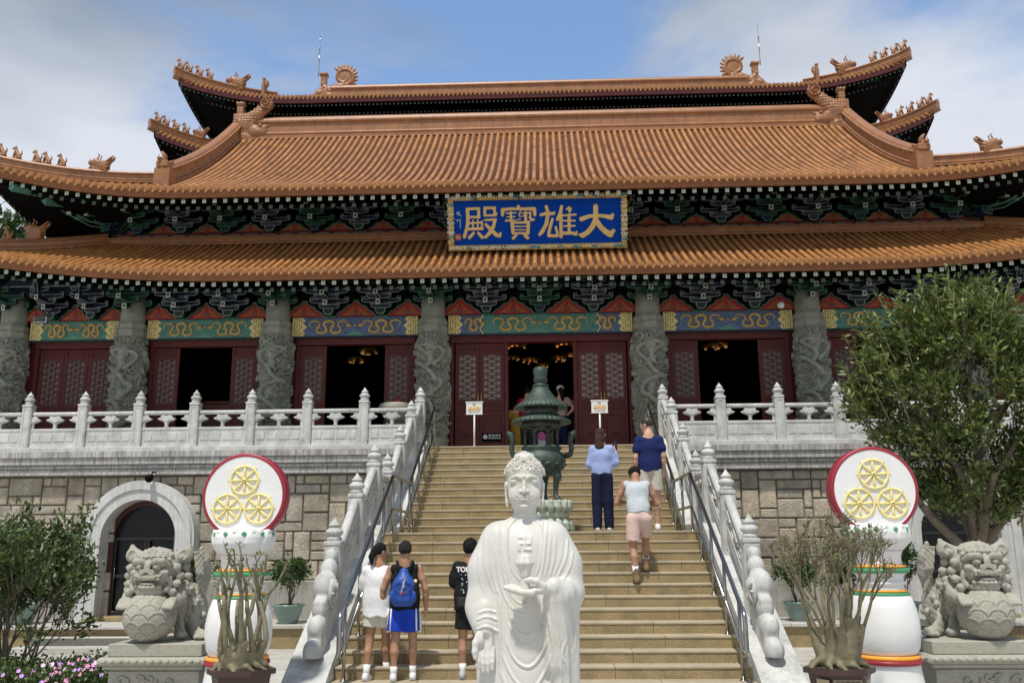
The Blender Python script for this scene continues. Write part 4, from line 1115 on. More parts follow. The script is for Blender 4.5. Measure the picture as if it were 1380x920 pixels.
# frames and walls between bays
mb = MB()
bays = [(-2.47, 2.47), (3.42, 6.72), (7.72, 10.8), (11.75, 14.05)]
for (a, b) in bays:
    for sg in ((1,) if a < 0 else (-1, 1)):
        x0, x1 = (a, b) if a < 0 else sorted((sg*a, sg*b))
        mb.b2((x0, 24.02, 7.12), (x1, 24.25, 7.31), 0, .012); mb.b2((x0, 24.0, 7.245), (x1, 24.02, 7.30), 0); mb.b2((x0, 24.05, FL), (x1, 24.22, FL+.135), 0, .01)
        for x in (x0, x1-.11): mb.b2((x, 24.03, FL+.13), (x+.11, 24.24, 7.12), 0, .012)
for x in (-.99, .88): mb.b2((x, 24.04, FL+.13), (x+.11, 24.23, 7.12), 0, .012)
mb.build('door_frame', M_MAR, TH)
mb = MB()
for (a, b) in ((2.47, 3.42), (6.72, 7.72), (10.8, 11.75), (14.05, 15.4)):
    for sg in (-1, 1): mb.b2((min(sg*a, sg*b), 24.1, FL), (max(sg*a, sg*b), 24.2, 9))
mb.b2((-15.4, 24.2, 7.31), (15.4, 24.26, 9.1)); mb.build('front_wall', M_MAR, TH)
for sg in (-1, 1):
    mb = MB(); mb.b2((sg*15.4, 24.1, FL), (sg*15.5, 34, 10.2)); mb.build('side_wall', M_MAR, TH)

# ---- painted beams
def paint_mat(name, c1, c2, c3):
    m = mat(name, c1, .5, 0); n = m.node_tree; N = n.nodes.new; K = n.links.new; b = n.nodes['Principled BSDF']
    g = N('ShaderNodeNewGeometry'); mp = N('ShaderNodeMapping'); mp.inputs['Scale'].default_value = (1, 1, 1.9); K(g.outputs['Position'], mp.inputs[0])
    w = N('ShaderNodeTexNoise'); w.inputs['Scale'].default_value = 7; w.inputs['Detail'].default_value = 4; w.inputs['Distortion'].default_value = 3.0; K(mp.outputs[0], w.inputs['Vector'])
    r = N('ShaderNodeValToRGB'); K(w.outputs['Fac'], r.inputs[0]); e = r.color_ramp.elements
    e[0].position = .36; e[0].color = c1+(1,); e[1].position = .62; e[1].color = c2+(1,)
    for p, c in ((.44, c2), (.47, c3), (.49, c1), (.54, c2), (.57, c3)): q = e.new(p); q.color = c+(1,)
    K(r.outputs[0], b.inputs['Base Color']); return m
M_PB = paint_mat('beam_paint_blue', (.012, .03, .13), (.05, .10, .24), (.22, .27, .30))
M_PG = paint_mat('beam_paint_green', (.008, .09, .075), (.03, .19, .15), (.20, .36, .28))
M_OCH = mat('dragon_ochre', (.50, .33, .10), .45, .2, 14)
M_BGOLD = mat('beam_gold', (.72, .58, .22), .42, .15, 10)
def dragon_mb(mb, x, z, w, h, flip, y):
    n = 64; nw = 2.5 if w > .6 else 1.5; om = rad(112); sx_ = np.cumsum([math.cos(om*math.cos(6.283*nw*k/n)) for k in range(n)]); sz_ = np.cumsum([math.sin(om*math.cos(6.283*nw*k/n)) for k in range(n)])
    mx_ = (sx_-sx_.min())/(sx_.max()-sx_.min()); mz_ = (sz_-sz_.min())/(sz_.max()-sz_.min()); pts = []; rr = []
    for k in range(n):
        u = k/(n-1); pts.append((x+flip*w*(mx_[k]-.5), y, z+h*(mz_[k]-.5)*.95)); rr.append(.014+.030*math.sin(math.pi*min(1, u*1.05))**.6*(1 if u < .95 else .8))
    mb.tube(pts, rr, 6, 0)
    hx, _, hz = pts[-1]
    mb.tube([(hx, y, hz), (hx+flip*.07, y, hz+.03), (hx+flip*.13, y, hz+.0)], [.045, .05, .022], 6)
    mb.tube([(hx, y, hz+.03), (hx-flip*.08, y, hz+.12)], [.02, .006], 5)
    for u in (.2, .42, .68, .85):
        p = pts[int(u*(n-1))]; mb.tube([p, (p[0]+.05, y, p[2]-.08), (p[0]+.10, y, p[2]-.07)], [.018, .014, .008], 5)
        mb.tube([p, (p[0]-.05, y, p[2]+.08)], [.014, .006], 4)
def beam(x0, x1, green, split=False):
    y = 23.86; z0, z1 = 7.315, 7.87
    mb = MB(); mb.b2((x0, y, z0), (x1, 24.02, z1), 0 if not split else 1, .0)
    if split: mb.b2((x0+.95, y-.006, z0+.003), (x1-.95, y, z1-.003), 0)
    mb.b2((x0, y-.02, z0-.0), (x1, y-.0, z0+.02), 2); mb.b2((x0, y-.02, z1-.02), (x1, y, z1), 2)
    o = mb.build('painted_beam', [M_PG if green else M_PB, M_PB, M_GREEN], TH)
    g = MB()
    for s, xe in ((1, x0), (-1, x1)):
        W = .34
        P = [(xe+s*a, z0+.02+b) for a, b in ((.0, 0), (W-.05, 0), (W+.02, .09), (W-.05, .13), (W-.05, .15), (W+.06, .26), (W-.05, .37), (W-.05, .39), (W+.02, .43), (W-.05, .515), (0, .515))]
        g.prism(P, y-.016, y-.003, 'y', 0)
    g.build('gold_end', M_BGOLD, o)
    g = MB()
    for s, xe in ((1, x0), (-1, x1)):
        for (cz, hh) in ((.08, .06), (.26, .09), (.44, .06)):
            for (a, b, c, d) in ((.05, .13, hh, hh-.012), (.05, .062, hh, -hh), (.05, .20, -hh, -hh+.012), (.19, .202, -hh, hh*.6), (.11, .2, hh*.6, hh*.6-.012), (.11, .122, hh*.6, -hh*.3), (.24, .252, hh, -hh*.2), (.24, .29, -hh*.2, -hh*.2-.012)):
                g.b2((xe+s*a, y-.018, z0+.02+cz+c), (xe+s*b, y-.0165, z0+.02+cz+d), 0)
        if split:
            xq = x0+.95 if s > 0 else x1-.95
            g.tube([(xq+s*.0, y-.01, z0+.02), (xq-s*.09, y-.01, z0+.16), (xq, y-.01, z0+.28), (xq-s*.09, y-.01, z0+.4), (xq, y-.01, z1-.02)], .022, 5, 1, False)
    g.build('fret_lines', [M_DARK, M_BGOLD], o)
    d = MB(); c = (x0+x1)/2; zz = (z0+z1)/2+.0
    w = (x1-x0)/2-.40
    if split:
        w = (x1-x0)/2-1.15; dragon_mb(d, x0+.68, zz, .45, .34, 1, y-.012); dragon_mb(d, x1-.68, zz, .45, .34, -1, y-.012)
    dragon_mb(d, c-w*.5-.06, zz, w*.80, .36, 1, y-.012); dragon_mb(d, c+w*.5+.06, zz, w*.80, .36, -1, y-.012)
    d.lathe([(0, -.02), (.04, -.02), (.05, 0), (.04, .02), (0, .02)], 10, (c, y-.015, zz+.03)); d.build('painted_dragon', M_OCH, o)
    # little mountain painted at the foot
    d = MB(); d.add([(c-.3, y-.009, z0+.02), (c+.3, y-.009, z0+.02), (c+.1, y-.009, z0+.12), (c, y-.009, z0+.17), (c-.1, y-.009, z0+.12)], [(0, 1, 2, 3, 4)]); d.build('painted_hill', M_LINEG, o, fix=False)
beam(-2.5, 2.5, True, True)
for sg in (-1, 1):
    for (a, b, gr) in ((3.34, 6.8, False), (7.62, 10.84, True), (11.66, 14.15, True)): beam(*sorted((sg*a, sg*b)), gr)

# ---- bracket sets
def inset(P, w):
    n = len(P); Q = []
    area = sum(P[i][0]*P[(i+1) % n][1]-P[(i+1) % n][0]*P[i][1] for i in range(n)); sg = 1 if area > 0 else -1
    for i in range(n):
        a, b, c = Vector(P[i-1]), Vector(P[i]), Vector(P[(i+1) % n]); e1 = (b-a).normalized(); e2 = (c-b).normalized()
        n1 = Vector((-e1.y, e1.x))*sg; n2 = Vector((-e2.y, e2.x))*sg; m = n1+n2
        if m.length < 1e-6: m = n1
        m.normalize(); k = w/max(.35, m.dot(n1)); Q.append(tuple(b+m*k))
    return Q
def outlined(mb, P, y0, y1, m, ml, w=.013):
    mb.prism(P, y0, y1, 'y', m); Q = inset(P, w); n = len(P); yf = min(y0, y1)-.004
    V = [(u, yf, v) for (u, v) in P]+[(u, yf, v) for (u, v) in Q]
    mb.add(V, [(i, (i+1) % n, n+(i+1) % n, n+i) for i in range(n)], ml)
def arm_poly(L, h, z):
    return [(-L, z+h), (-L, z+h*.55), (-L*.9, z+h*.25), (-L*.72, z+.02), (-L*.5, z), (L*.5, z), (L*.72, z+.02), (L*.9, z+h*.25), (L, z+h*.55), (L, z+h)]
def bracket_mesh(green):
    mb = MB(); c, ln = (1, 3) if green else (0, 2); c2 = 1-c
    # stepped backing board on the wall
    Pb = [(0, -.02), (.15, -.02), (.24, .10), (.36, .16), (.42, .25), (.56, .30), (.62, .40), (.71, .42), (.71, .95), (-.71, .95), (-.71, .42), (-.62, .40), (-.56, .30), (-.42, .25), (-.36, .16), (-.24, .10), (-.15, -.02)]
    outlined(mb, Pb, .03, -.02, 4, 3, .016)
    Pi = inset(Pb, .035); mb.prism(Pi, -.021, -.025, 'y', 5)
    outlined(mb, [(-.08, 0), (.08, 0), (.13, .10), (.13, .17), (-.13, .17), (-.13, .10)], -.24, .0, c2, ln)
    outlined(mb, arm_poly(.26, .11, .17), -.16, -.06, c, ln)
    outlined(mb, arm_poly(.5, .12, .31), -.16, -.06, c, ln)
    outlined(mb, arm_poly(.31, .11, .34), -.52, -.42, c, ln)
    outlined(mb, arm_poly(.55, .12, .48), -.52, -.42, c, ln)
    outlined(mb, arm_poly(.30, .11, .58), -.90, -.80, c, ln)
    for (x, y, z) in [(-.22, -.16, .275), (.22, -.16, .275), (-.45, -.16, .43), (.45, -.16, .43), (-.27, -.52, .45), (.27, -.52, .45), (-.5, -.52, .6), (.5, -.52, .6), (-.26, -.9, .69), (.26, -.9, .69)]:
        outlined(mb, [(x-.035, z), (x+.035, z), (x+.05, z+.03), (x+.05, z+.06), (x-.05, z+.06), (x-.05, z+.03)], y, y+.1, c2, ln, .009)
    # projecting arms with pale square ends
    for (yy, z, zz) in ((-.62, .17, .17), (-1.0, .34, .24)):
        mb.add([(-.05, 0, zz+.18), (.05, 0, zz+.18), (.05, 0, zz+.30), (-.05, 0, zz+.30), (-.05, yy, z), (.05, yy, z), (.05, yy, z+.12), (-.05, yy, z+.12)], [(0, 1, 2, 3), (4, 7, 6, 5), (0, 4, 5, 1), (1, 5, 6, 2), (2, 6, 7, 3), (3, 7, 4, 0)], c)
        mb.b2((-.055, yy-.015, z-.005), (.055, yy-.001, z+.125), 6); mb.b2((-.028, yy-.018, z+.03), (.028, yy-.0155, z+.09), c)
        for s in (-1, 1): mb.tube([(s*.054, 0, zz+.18), (s*.054, yy, z)], .008, 4, ln)
    for s in (-1, 1): mb.tube([(s*.06, -1.0, .46), (s*.05, -1.06, .60), (s*.06, -1.12, .72), (s*.03, -1.16, .84), (s*.05, -1.10, .93)], .008, 4, ln)
    mb.b2((-.05, -1.05, .46), (.05, -.85, .95), c)
    return mb.mesh('bracket_set', [M_BLUE, M_GREEN, M_LINE, M_LINEG, M_GREEN, M_DARK, M_REND])
BM = [bracket_mesh(False), bracket_mesh(True)]
lows = [0, 1.45, 2.92]+[4.34, 5.77, 7.2]+[8.55, 9.9, 11.25]+[12.37, 13.49, 14.6]
cols_ = {2.92, 7.2, 11.25, 14.6, 0}
for x in lows:
    for sg in ((1,) if x == 0 else (-1, 1)):
        o = link_mesh('bracket_set', BM[1 if x in cols_ else 0], TH, Vector((sg*x, 23.84, 7.88))-TO); o.scale = (1.08, 1, 1.04)
        if x > 11.3: o.scale = (.86, 1, 1.04)
for k in range(0, 10):
    for sg in ((1,) if k == 0 else (-1, 1)):
        x = 1.29*k
        if x > 12: continue
        o = link_mesh('bracket_set', BM[k % 2], TH, Vector((sg*x, 24.6, 10.57))-TO); o.scale = (1.12, 1.22, 1.02)
for sg in (-1, 1):       # fan of brackets at the upper corners
    for a in (.35, .75):
        o = link_mesh('bracket_set', BM[1], TH, Vector((sg*(12.3), 24.6, 10.62))-TO); o.rotation_euler = (0, 0, sg*a); o.scale = (1.2, 1.9, 1.25)
    mb = MB()
    for j, (dx, dz) in enumerate(((1.5, .2), (1.2, .0), (.9, -.18))):
        for q in (0, .13): mb.tube([(sg*12.2, 24.4, 10.72+q), (sg*(12.2+dx*.6), 23.8, 10.82+dz+q), (sg*(12.2+dx), 23.3, 10.98+dz+q)], .018, 5)
        for (u, w_) in ((.45, .1), (.75, .16), (1.0, .2)): mb.tube([(sg*(12.2+dx*u), 24.4-1.1*u, 10.8+dz*u+.16*u), (sg*(12.25+dx*u+w_), 24.35-1.15*u, 10.95+dz*u+.16*u), (sg*(12.2+dx*u+w_*.3), 24.35-1.15*u, 11.12+dz*u+.16*u)], .015, 5)
        mb.box((sg*(12.2+dx), 23.3, 11.04+dz), (.12, .06, .14), 1)
    mb.build('corner_arm', [M_LINEG, M_REND], TH)
    for (x0, y0, z0, x1, y1, z1) in ((12.2, 24.6, 11.6, 13.85, 21.75, 11.15), (14.4, 24.0, 9.2, 15.7, 21.35, 9.2), (11.3, 33.6, 19.3, 13.7, 31.15, 19.15), (11.3, 33.6, 16.2, 14.2, 30.7, 16.85)):
        mb = MB(); a, b = Vector((sg*x0, y0, z0-.1)), Vector((sg*x1, y1, z1-.15)); t = (b-a).normalized(); m_ = a.lerp(b, .72)
        mb.tube([a, m_-Vector((0, 0, .18)), m_+Vector((0, 0, -.02)), b], [.14, .15, .13, .12], 4, 0, False); mb.tube([a+Vector((0, 0, -.05)), m_-Vector((0, 0, .2))], .15, 4, 0, False); mb.build('corner_beam', M_PG, TH)
# red infill ornaments + eave purlins + cloud trim
mb = MB()
for (u, v) in ((-.045, .06), (.045, .06), (0, .125)): mb.tube([(u, 0, v), (u, -.012, v)], .028, 8, 0, False)
for s2 in (-1, 1):
    for k in range(6): mb.tube([(s2*(.10+.05*k), 0, .02), (s2*(.06+.045*k), -.004, .28-.045*k)], .006, 4, 1, False)
IO = mb.mesh('infill_ornament', [M_REND2, M_OCH])
for zz, yy, xs_ in ((7.90, 23.868, [(a+b)/2 for a, b in zip(lows, lows[1:])]), (10.66, 24.612, [1.29*(k+.5) for k in range(9)])):
    for x in xs_:
        for sg in (-1, 1): link_mesh('infill_ornament', IO, TH, Vector((sg*x, yy, zz))-TO)
mb = MB(); mb.b2((-15, 23.87, 7.87), (15, 23.90, 9.1)); mb.build('infill_panel', M_RED, TH)
mb = MB(); mb.b2((-15.2, 22.98, 8.62), (15.2, 23.10, 8.84), 0); mb.b2((-15.2, 22.972, 8.625), (15.2, 22.978, 8.64), 1); mb.b2((-15.2, 22.972, 8.82), (15.2, 22.978, 8.835), 1)
mb.b2((-12.8, 23.62, 11.36), (12.8, 23.74, 11.6), 0); mb.b2((-12.8, 23.612, 11.37), (12.8, 23.618, 11.385), 1)
mb.b2((-15, 23.4, 8.5), (15, 23.44, 8.9), 0); mb.b2((-12.3, 24.1, 11.25), (12.3, 24.14, 11.7), 0); mb.build('eave_purlin', [M_BLUE, M_LINE], TH)
mb = MB(); mb.b2((-12.35, 24.5, 10.2), (12.35, 24.6, 10.62), 0)
ph_ = np.linspace(0, 1, 25); om_ = rad(115); ux_ = np.cumsum(np.cos(om_*np.cos(2*np.pi*ph_))); uz_ = np.cumsum(np.sin(om_*np.cos(2*np.pi*ph_)))
ux_ = (ux_-ux_[0])/(ux_[-1]-ux_[0]); uz_ = (uz_-uz_.min())/(uz_.max()-uz_.min())
mb.tube([(-12.2+.53*(k+a), 24.49, 10.42+.12*b) for k in range(46) for a, b in zip(ux_[:-1], uz_[:-1])], .010, 4, 1)
mb.build('upper_beam', [M_MAR, M_LINE], TH)
# ================================================================== name board over the doors
def stroke_field(strokes, to2d, scale, lo, hi, cell, thick):
    ax = np.arange(lo[0], hi[0], cell); az = np.arange(lo[1], hi[1], cell); X, Z = ax[:, None], az[None, :]
    D = np.full((len(ax), len(az)), 9.0)
    for st in strokes:
        P = [(to2d(p[0], p[1]), p[2]*scale) for p in st]
        if len(P) == 1: P = P*2
        for (a, ra), (b, rb) in zip(P, P[1:]):
            d = (b[0]-a[0], b[1]-a[1]); l = d[0]**2+d[1]**2+1e-12
            t = np.clip(((X-a[0])*d[0]+(Z-a[1])*d[1])/l, 0, 1)
            D = np.minimum(D, np.hypot(X-a[0]-t*d[0], Z-a[1]-t*d[1])-(ra+(rb-ra)*t))
    f = Field((lo[0], -thick*3, lo[1]), (lo[0]+cell*(len(ax)-1)+cell*.2, thick*3, lo[1]+cell*(len(az)-1)+cell*.2), cell)
    f.ax = [ax, np.linspace(-thick*3, thick*3, 7), az]; f.D = np.maximum(D[:, None, :], (np.abs(f.ax[1])-thick)[None, :, None]*1.0)
    V, F = f.surf(); V = (V-f.o)/cell   # back to index space
    out = np.empty_like(V); out[:, 0] = ax[0]+V[:, 0]*cell; out[:, 1] = -thick*3+V[:, 1]*thick; out[:, 2] = az[0]+V[:, 2]*cell
    return out, F
A_ = (610, 262); B_ = (720, 262)
def S_(o, *pts): return [(o[0]+x/11.5, o[1]+y/11.5, r/11.5) for (x, y, r) in pts]
CH = [S_(B_, (735, 350, 40), (850, 312, 32), (960, 297, 30), (1100, 307, 30), (1200, 325, 42), (1232, 285, 25)), S_(B_, (960, 165, 38), (960, 260, 38), (955, 380, 45)),
      S_(B_, (955, 370, 44), (900, 470, 42), (830, 545, 42), (750, 590, 42), (712, 582, 28)), S_(B_, (970, 370, 40), (1030, 460, 42), (1110, 530, 45), (1190, 575, 48), (1238, 520, 32)),
      S_(B_, (88, 292, 26), (150, 278, 28), (290, 272, 26), (305, 255, 18)), S_(B_, (175, 170, 27), (205, 270, 29), (170, 430, 33), (110, 530, 33), (65, 580, 26)),
      S_(B_, (270, 355, 24), (240, 450, 26), (212, 545, 27), (208, 595, 27), (325, 600, 26), (345, 575, 24)), S_(B_, (322, 470, 20), (343, 540, 22), (350, 600, 22)),
      S_(B_, (420, 170, 27), (400, 260, 30), (348, 360, 24)), S_(B_, (405, 290, 32), (405, 450, 28), (405, 608, 30)), S_(B_, (498, 212, 15), (535, 190, 28), (558, 205, 27), (548, 238, 24)),
      S_(B_, (535, 290, 26), (535, 555, 27)), S_(B_, (450, 300, 18), (640, 287, 20)), S_(B_, (450, 378, 15), (625, 374, 19)), S_(B_, (450, 455, 15), (625, 450, 19)), S_(B_, (440, 560, 28), (580, 555, 28), (645, 570, 30), (655, 530, 14)),
      S_(A_, (997, 168, 26), (1000, 205, 28)), S_(A_, (742, 300, 24), (745, 222, 32), (860, 205, 24), (1000, 205, 24), (1250, 205, 32), (1257, 290, 26)),
      S_(A_, (800, 272, 13), (955, 262, 13)), S_(A_, (810, 325, 12), (935, 320, 12)), S_(A_, (792, 378, 18), (955, 370, 14)), S_(A_, (872, 255, 20), (880, 400, 20)),
      S_(A_, (1030, 245, 14), (1000, 300, 12)), S_(A_, (1055, 270, 13), (1190, 262, 16)), S_(A_, (1010, 318, 10), (1080, 310, 10)), S_(A_, (1110, 260, 24), (1110, 400, 26)), S_(A_, (985, 360, 11), (1030, 355, 12)), S_(A_, (1170, 320, 16), (1200, 365, 24), (1235, 360, 24)), S_(A_, (1180, 255, 16), (1190, 310, 16)),
      S_(A_, (890, 400, 30), (905, 560, 28)), S_(A_, (1152, 400, 30), (1142, 560, 28)), S_(A_, (890, 405, 20), (1150, 405, 20)), S_(A_, (900, 462, 13), (1140, 462, 13)), S_(A_, (900, 512, 12), (1140, 512, 12)), S_(A_, (900, 562, 20), (1140, 562, 20)),
      S_(A_, (955, 590, 22), (908, 635, 27)), S_(A_, (1090, 590, 24), (1138, 630, 28)),
      S_(A_, (175, 208, 24), (365, 202, 24)), S_(A_, (360, 205, 25), (360, 335, 25)), S_(A_, (200, 328, 22), (370, 325, 22)), S_(A_, (182, 212, 30), (188, 350, 30), (172, 480, 30), (122, 618, 28)),
      S_(A_, (180, 420, 18), (400, 408, 20)), S_(A_, (180, 505, 24), (415, 495, 26)), S_(A_, (268, 372, 14), (264, 500, 15)), S_(A_, (342, 370, 14), (342, 500, 15)), S_(A_, (412, 385, 14), (408, 500, 18)), S_(A_, (272, 562, 25), (205, 628, 29)), S_(A_, (350, 562, 24), (410, 622, 30)),
      S_(A_, (458, 195, 25), (618, 190, 25)), S_(A_, (462, 200, 24), (458, 300, 24)), S_(A_, (612, 195, 24), (618, 280, 24), (645, 275, 20)), S_(A_, (455, 305, 20), (635, 302, 20)),
      S_(A_, (458, 370, 18), (630, 362, 22)), S_(A_, (622, 370, 24), (590, 470, 31), (530, 560, 32), (462, 620, 27)), S_(A_, (470, 435, 25), (560, 520, 32), (640, 590, 34), (690, 600, 30), (702, 565, 22))]
CENX, CENY = 722.5, 296.0
def to2(x, y): return (x-CENX)*.0191, -(y-CENY+.021*(x-CENX))*.0207
BL, BH = 4.74, 1.475
pq = thing('name_board', 'blue name board with large gold Chinese characters 殿寶雄大 in a carved gilt frame under the eaves', 'sign', (-.03, 22.64, 10.07))
pq.rotation_euler = (rad(18), 0, 0)
M_PLB = mat('board_blue', (.001, .045, .30), .8, .1, 3, .05, 20, spec=.1)
M_CHG = mat('character_gold', (.62, .42, .15), .42, .12, 6, .1, 30, metal=.2)
mb = MB(); mb.b2((-BL/2+.1, .0, -BH/2+.08), (BL/2-.1, .06, BH/2-.08)); mb.build('board', M_PLB, pq, local=True)
V, F = stroke_field(CH, to2, .0195, (-2.3, -.75), (2.3, .75), .0085, .012)
V[:, 1] -= .012; link_mesh('character', mesh_np('characters', V, F, M_CHG), pq)
M_FRM = mat('gilt_frame', (.55, .36, .10), .4, .2, 20, .4, 50, metal=.25)
mb = MB(); W = .15
for (a, b, c, d) in ((-BL/2, BL/2, BH/2-W, BH/2), (-BL/2, BL/2, -BH/2, -BH/2+W), (-BL/2, -BL/2+W, -BH/2+W, BH/2-W), (BL/2-W, BL/2, -BH/2+W, BH/2-W)): mb.b2((a, -.05, c), (b, .09, d), 0, .02)
r = random.Random(5)
def frame_orn(x, z, h):
    pts = [(x+.07*u, -.058, z+.045*math.sin(u*5+h)) for u in np.linspace(-1.4, 1.4, 9)]
    mb.tube(pts, [.006, .014, .02, .022, .02, .022, .02, .014, .006], 5, r.choice([1, 2, 3, 1]))
    for q in range(5): mb.tube([(x+r.uniform(-.1, .1), -.05, z+r.uniform(-.055, .055)), (x+r.uniform(-.1, .1), -.062, z+r.uniform(-.055, .055))], .012, 4, r.choice([1, 2, 3, 4, 4]))
x = -BL/2+.12
while x < BL/2-.05:
    for z in (BH/2-W/2, -BH/2+W/2): frame_orn(x, z, r.uniform(0, 6))
    x += .15
z = -BH/2+.25
while z < BH/2-.2:
    for x in (-BL/2+W/2, BL/2-W/2): frame_orn(x, z, r.uniform(0, 6))
    z += .12
mb.build('frame', [M_FRM, mat('frame_gold_lite', (.78, .62, .28), .4, .1), mat('frame_teal', (.10, .30, .36), .5, .1), mat('frame_cream', (.75, .72, .6), .5, .1), mat('frame_dark', (.02, .02, .025), .5, .1)], pq, local=True)
sig = [S_(A_, (5, 270, 5), (30, 275, 5)), S_(A_, (15, 250, 5), (20, 300, 5)), S_(A_, (35, 260, 5), (50, 280, 5), (80, 315, 6)), S_(A_, (50, 245, 5), (35, 300, 5)), S_(A_, (-15, 375, 5), (75, 365, 6)), S_(A_, (60, 370, 5), (62, 490, 6)), S_(A_, (25, 380, 4), (20, 400, 5))]
V, F = stroke_field(sig, to2, .0195, (-2.3, -.75), (-1.9, .75), .0065, .006); V[:, 1] -= .006; link_mesh('signature', mesh_np('signature', V, F, mat('signature_pale', (.6, .6, .55), .5, .1)), pq)
mb = MB(); p0 = to2(607.5, 312); mb.b2((p0[0], -.008, p0[1]-.17), (p0[0]+.17, .0, p0[1]), 0)
for k in range(3): mb.b2((p0[0]+.03+.04*k, -.011, p0[1]-.15), (p0[0]+.045+.04*k, -.008, p0[1]-.03), 1)
mb.b2((p0[0]+.02, -.013, p0[1]-.1), (p0[0]+.15, -.011, p0[1]-.085), 1)
mb.build('seal', [M_PRED, M_CHG], pq, local=True)

# ================================================================== text helper
def text(name, body, size, loc, m, parent, rx=math.pi/2, rz=0, ext=.001, bold=0.0):
    c = bpy.data.curves.new(name, 'FONT'); c.body = body; c.size = size; c.extrude = ext; c.align_x = 'CENTER'; c.align_y = 'CENTER'; c.offset = bold
    tmp = bpy.data.objects.new('tmp_text', c); COL.objects.link(tmp); bpy.context.view_layer.update()
    me = bpy.data.meshes.new_from_object(tmp.evaluated_get(bpy.context.evaluated_depsgraph_get())); bpy.data.objects.remove(tmp); bpy.data.curves.remove(c)
    me.name = name; me.materials.clear(); me.materials.append(m); o = bpy.data.objects.new(name, me); COL.objects.link(o); setparent(o, parent)
    o.location = Vector(loc); o.rotation_euler = (rx, 0, rz); return o
M_INK = mat('black_ink', (.01, .01, .01), .5, 0); M_WHITE = mat('white_enamel', (.72, .72, .70), .4, .04); M_ORG = mat('sign_orange', (.62, .27, .03), .5, .1)
M_CREAM = mat('sign_cream', (.85, .72, .42), .5, 0)
for sg, nm, X in ((-1, 'left', -1.69), (1, 'right', 1.475)):
    t = thing('sign_stand', f'white directional sign on a pole before the {nm} central door leaves, arrow pointing {nm}', 'sign', (X, 22.62, FL))
    mb = MB(); mb.tube([(0, 0, 0), (0, 0, .88)], .022, 8); mb.lathe([(.16, .0), (.16, .015), (.03, .03)], 20); mb.build('pole', M_WHITE, t, local=True)
    b = MB(); b.b2((-.205, -.02, .88), (.205, .0, 1.19), 0, .004); b.b2((-.225, -.03, 1.17), (.225, .005, 1.20), 0, .005); b.b2((-.215, -.028, .87), (.215, .003, .89), 0, .005)
    bo = b.build('board', M_WHITE, t, local=True)
    o = MB(); o.b2((-.155, -.024, .975), (.155, -.021, 1.07)); o.build('orange_band', M_ORG, bo, local=True)
    text('lettering', '萬佛寶殿', .085, (0, -.026, 1.022), M_CREAM, bo, bold=.001); text('lettering', '請往', .045, (-.0, -.022, 1.12), M_INK, bo)
    a = MB(); a.b2((-.14, -.024, .925), (.14, -.021, .935)); s = sg; a.add([(s*.15, -.0245, .93), (s*.09, -.0245, .947), (s*.09, -.0245, .913)], [(0, 1, 2)]); a.build('arrow', M_INK, bo, local=True, fix=False)
t = thing('door_notice', 'small dark notice with a round white emblem low on the door left of the opening', 'notice', (-1.33, 24.07, 4.52))
mb = MB(); mb.b2((-.27, 0, -.1), (.27, .012, .12), 0, .004); mb.build('plate', M_DARK, t, local=True)
mb = MB(); mb.tube([(-.18, -.004, .03), (-.18, .0, .03)], .06, 16, 0, False); mb.b2((-.1, -.004, -.02), (.24, .0, -.005)); mb.build('emblem', M_WHITE, t, local=True)
mb = MB()
for k in range(4): mb.tube([(-.18+.036*math.cos(k*1.57+.5), -.006, .03+.036*math.sin(k*1.57+.5)), (-.18, -.006, .03)], .005, 4)
mb.build('emblem_lines', M_DARK, t, local=True)
text('lettering', '寶蓮禪寺', .085, (.07, -.004, .05), M_WHITE, t)

# ================================================================== Buddha statue
bx = lambda p: (p-706)*.00395
bz = lambda p: 2.27-(p-605)*.0039
BU = thing('buddha_statue', 'white marble standing Buddha statue holding a lotus bud, at the foot of the stairs', 'statue', (-.026, 5.15, G))
def fold2d(X, Z, curves):
    R = np.zeros(np.broadcast(X, Z).shape)
    for (pts, amp, w) in curves:
        # smooth the traced polyline
        P = [np.array((bx(p[0]), bz(p[1]))) for p in pts]
        for _ in range(2):
            Q = [P[0]]
            for a, b in zip(P, P[1:]): Q += [a*.75+b*.25, a*.25+b*.75]
            P = Q+[P[-1]]
        d = np.full(R.shape, 9.0); n = len(P); tt = np.zeros(R.shape)
        for i, (a, b) in enumerate(zip(P, P[1:])):
            e = b-a; t = np.clip(((X-a[0])*e[0]+(Z-a[1])*e[1])/(e@e+1e-12), 0, 1); dd = np.hypot(X-a[0]-t*e[0], Z-a[1]-t*e[1])
            m = dd < d; d = np.where(m, dd, d); tt = np.where(m, (i+t)/(n-1), tt)
        taper = np.clip(np.sin(np.pi*np.clip(tt, .04, .96))*2.2, 0, 1)
        g = np.abs(amp)*np.exp(-(d/w)**2)-abs(amp)*.35*np.exp(-((d-w*2)/(w*1.1))**2)
        R = R+np.sign(amp)*g*taper
    return R
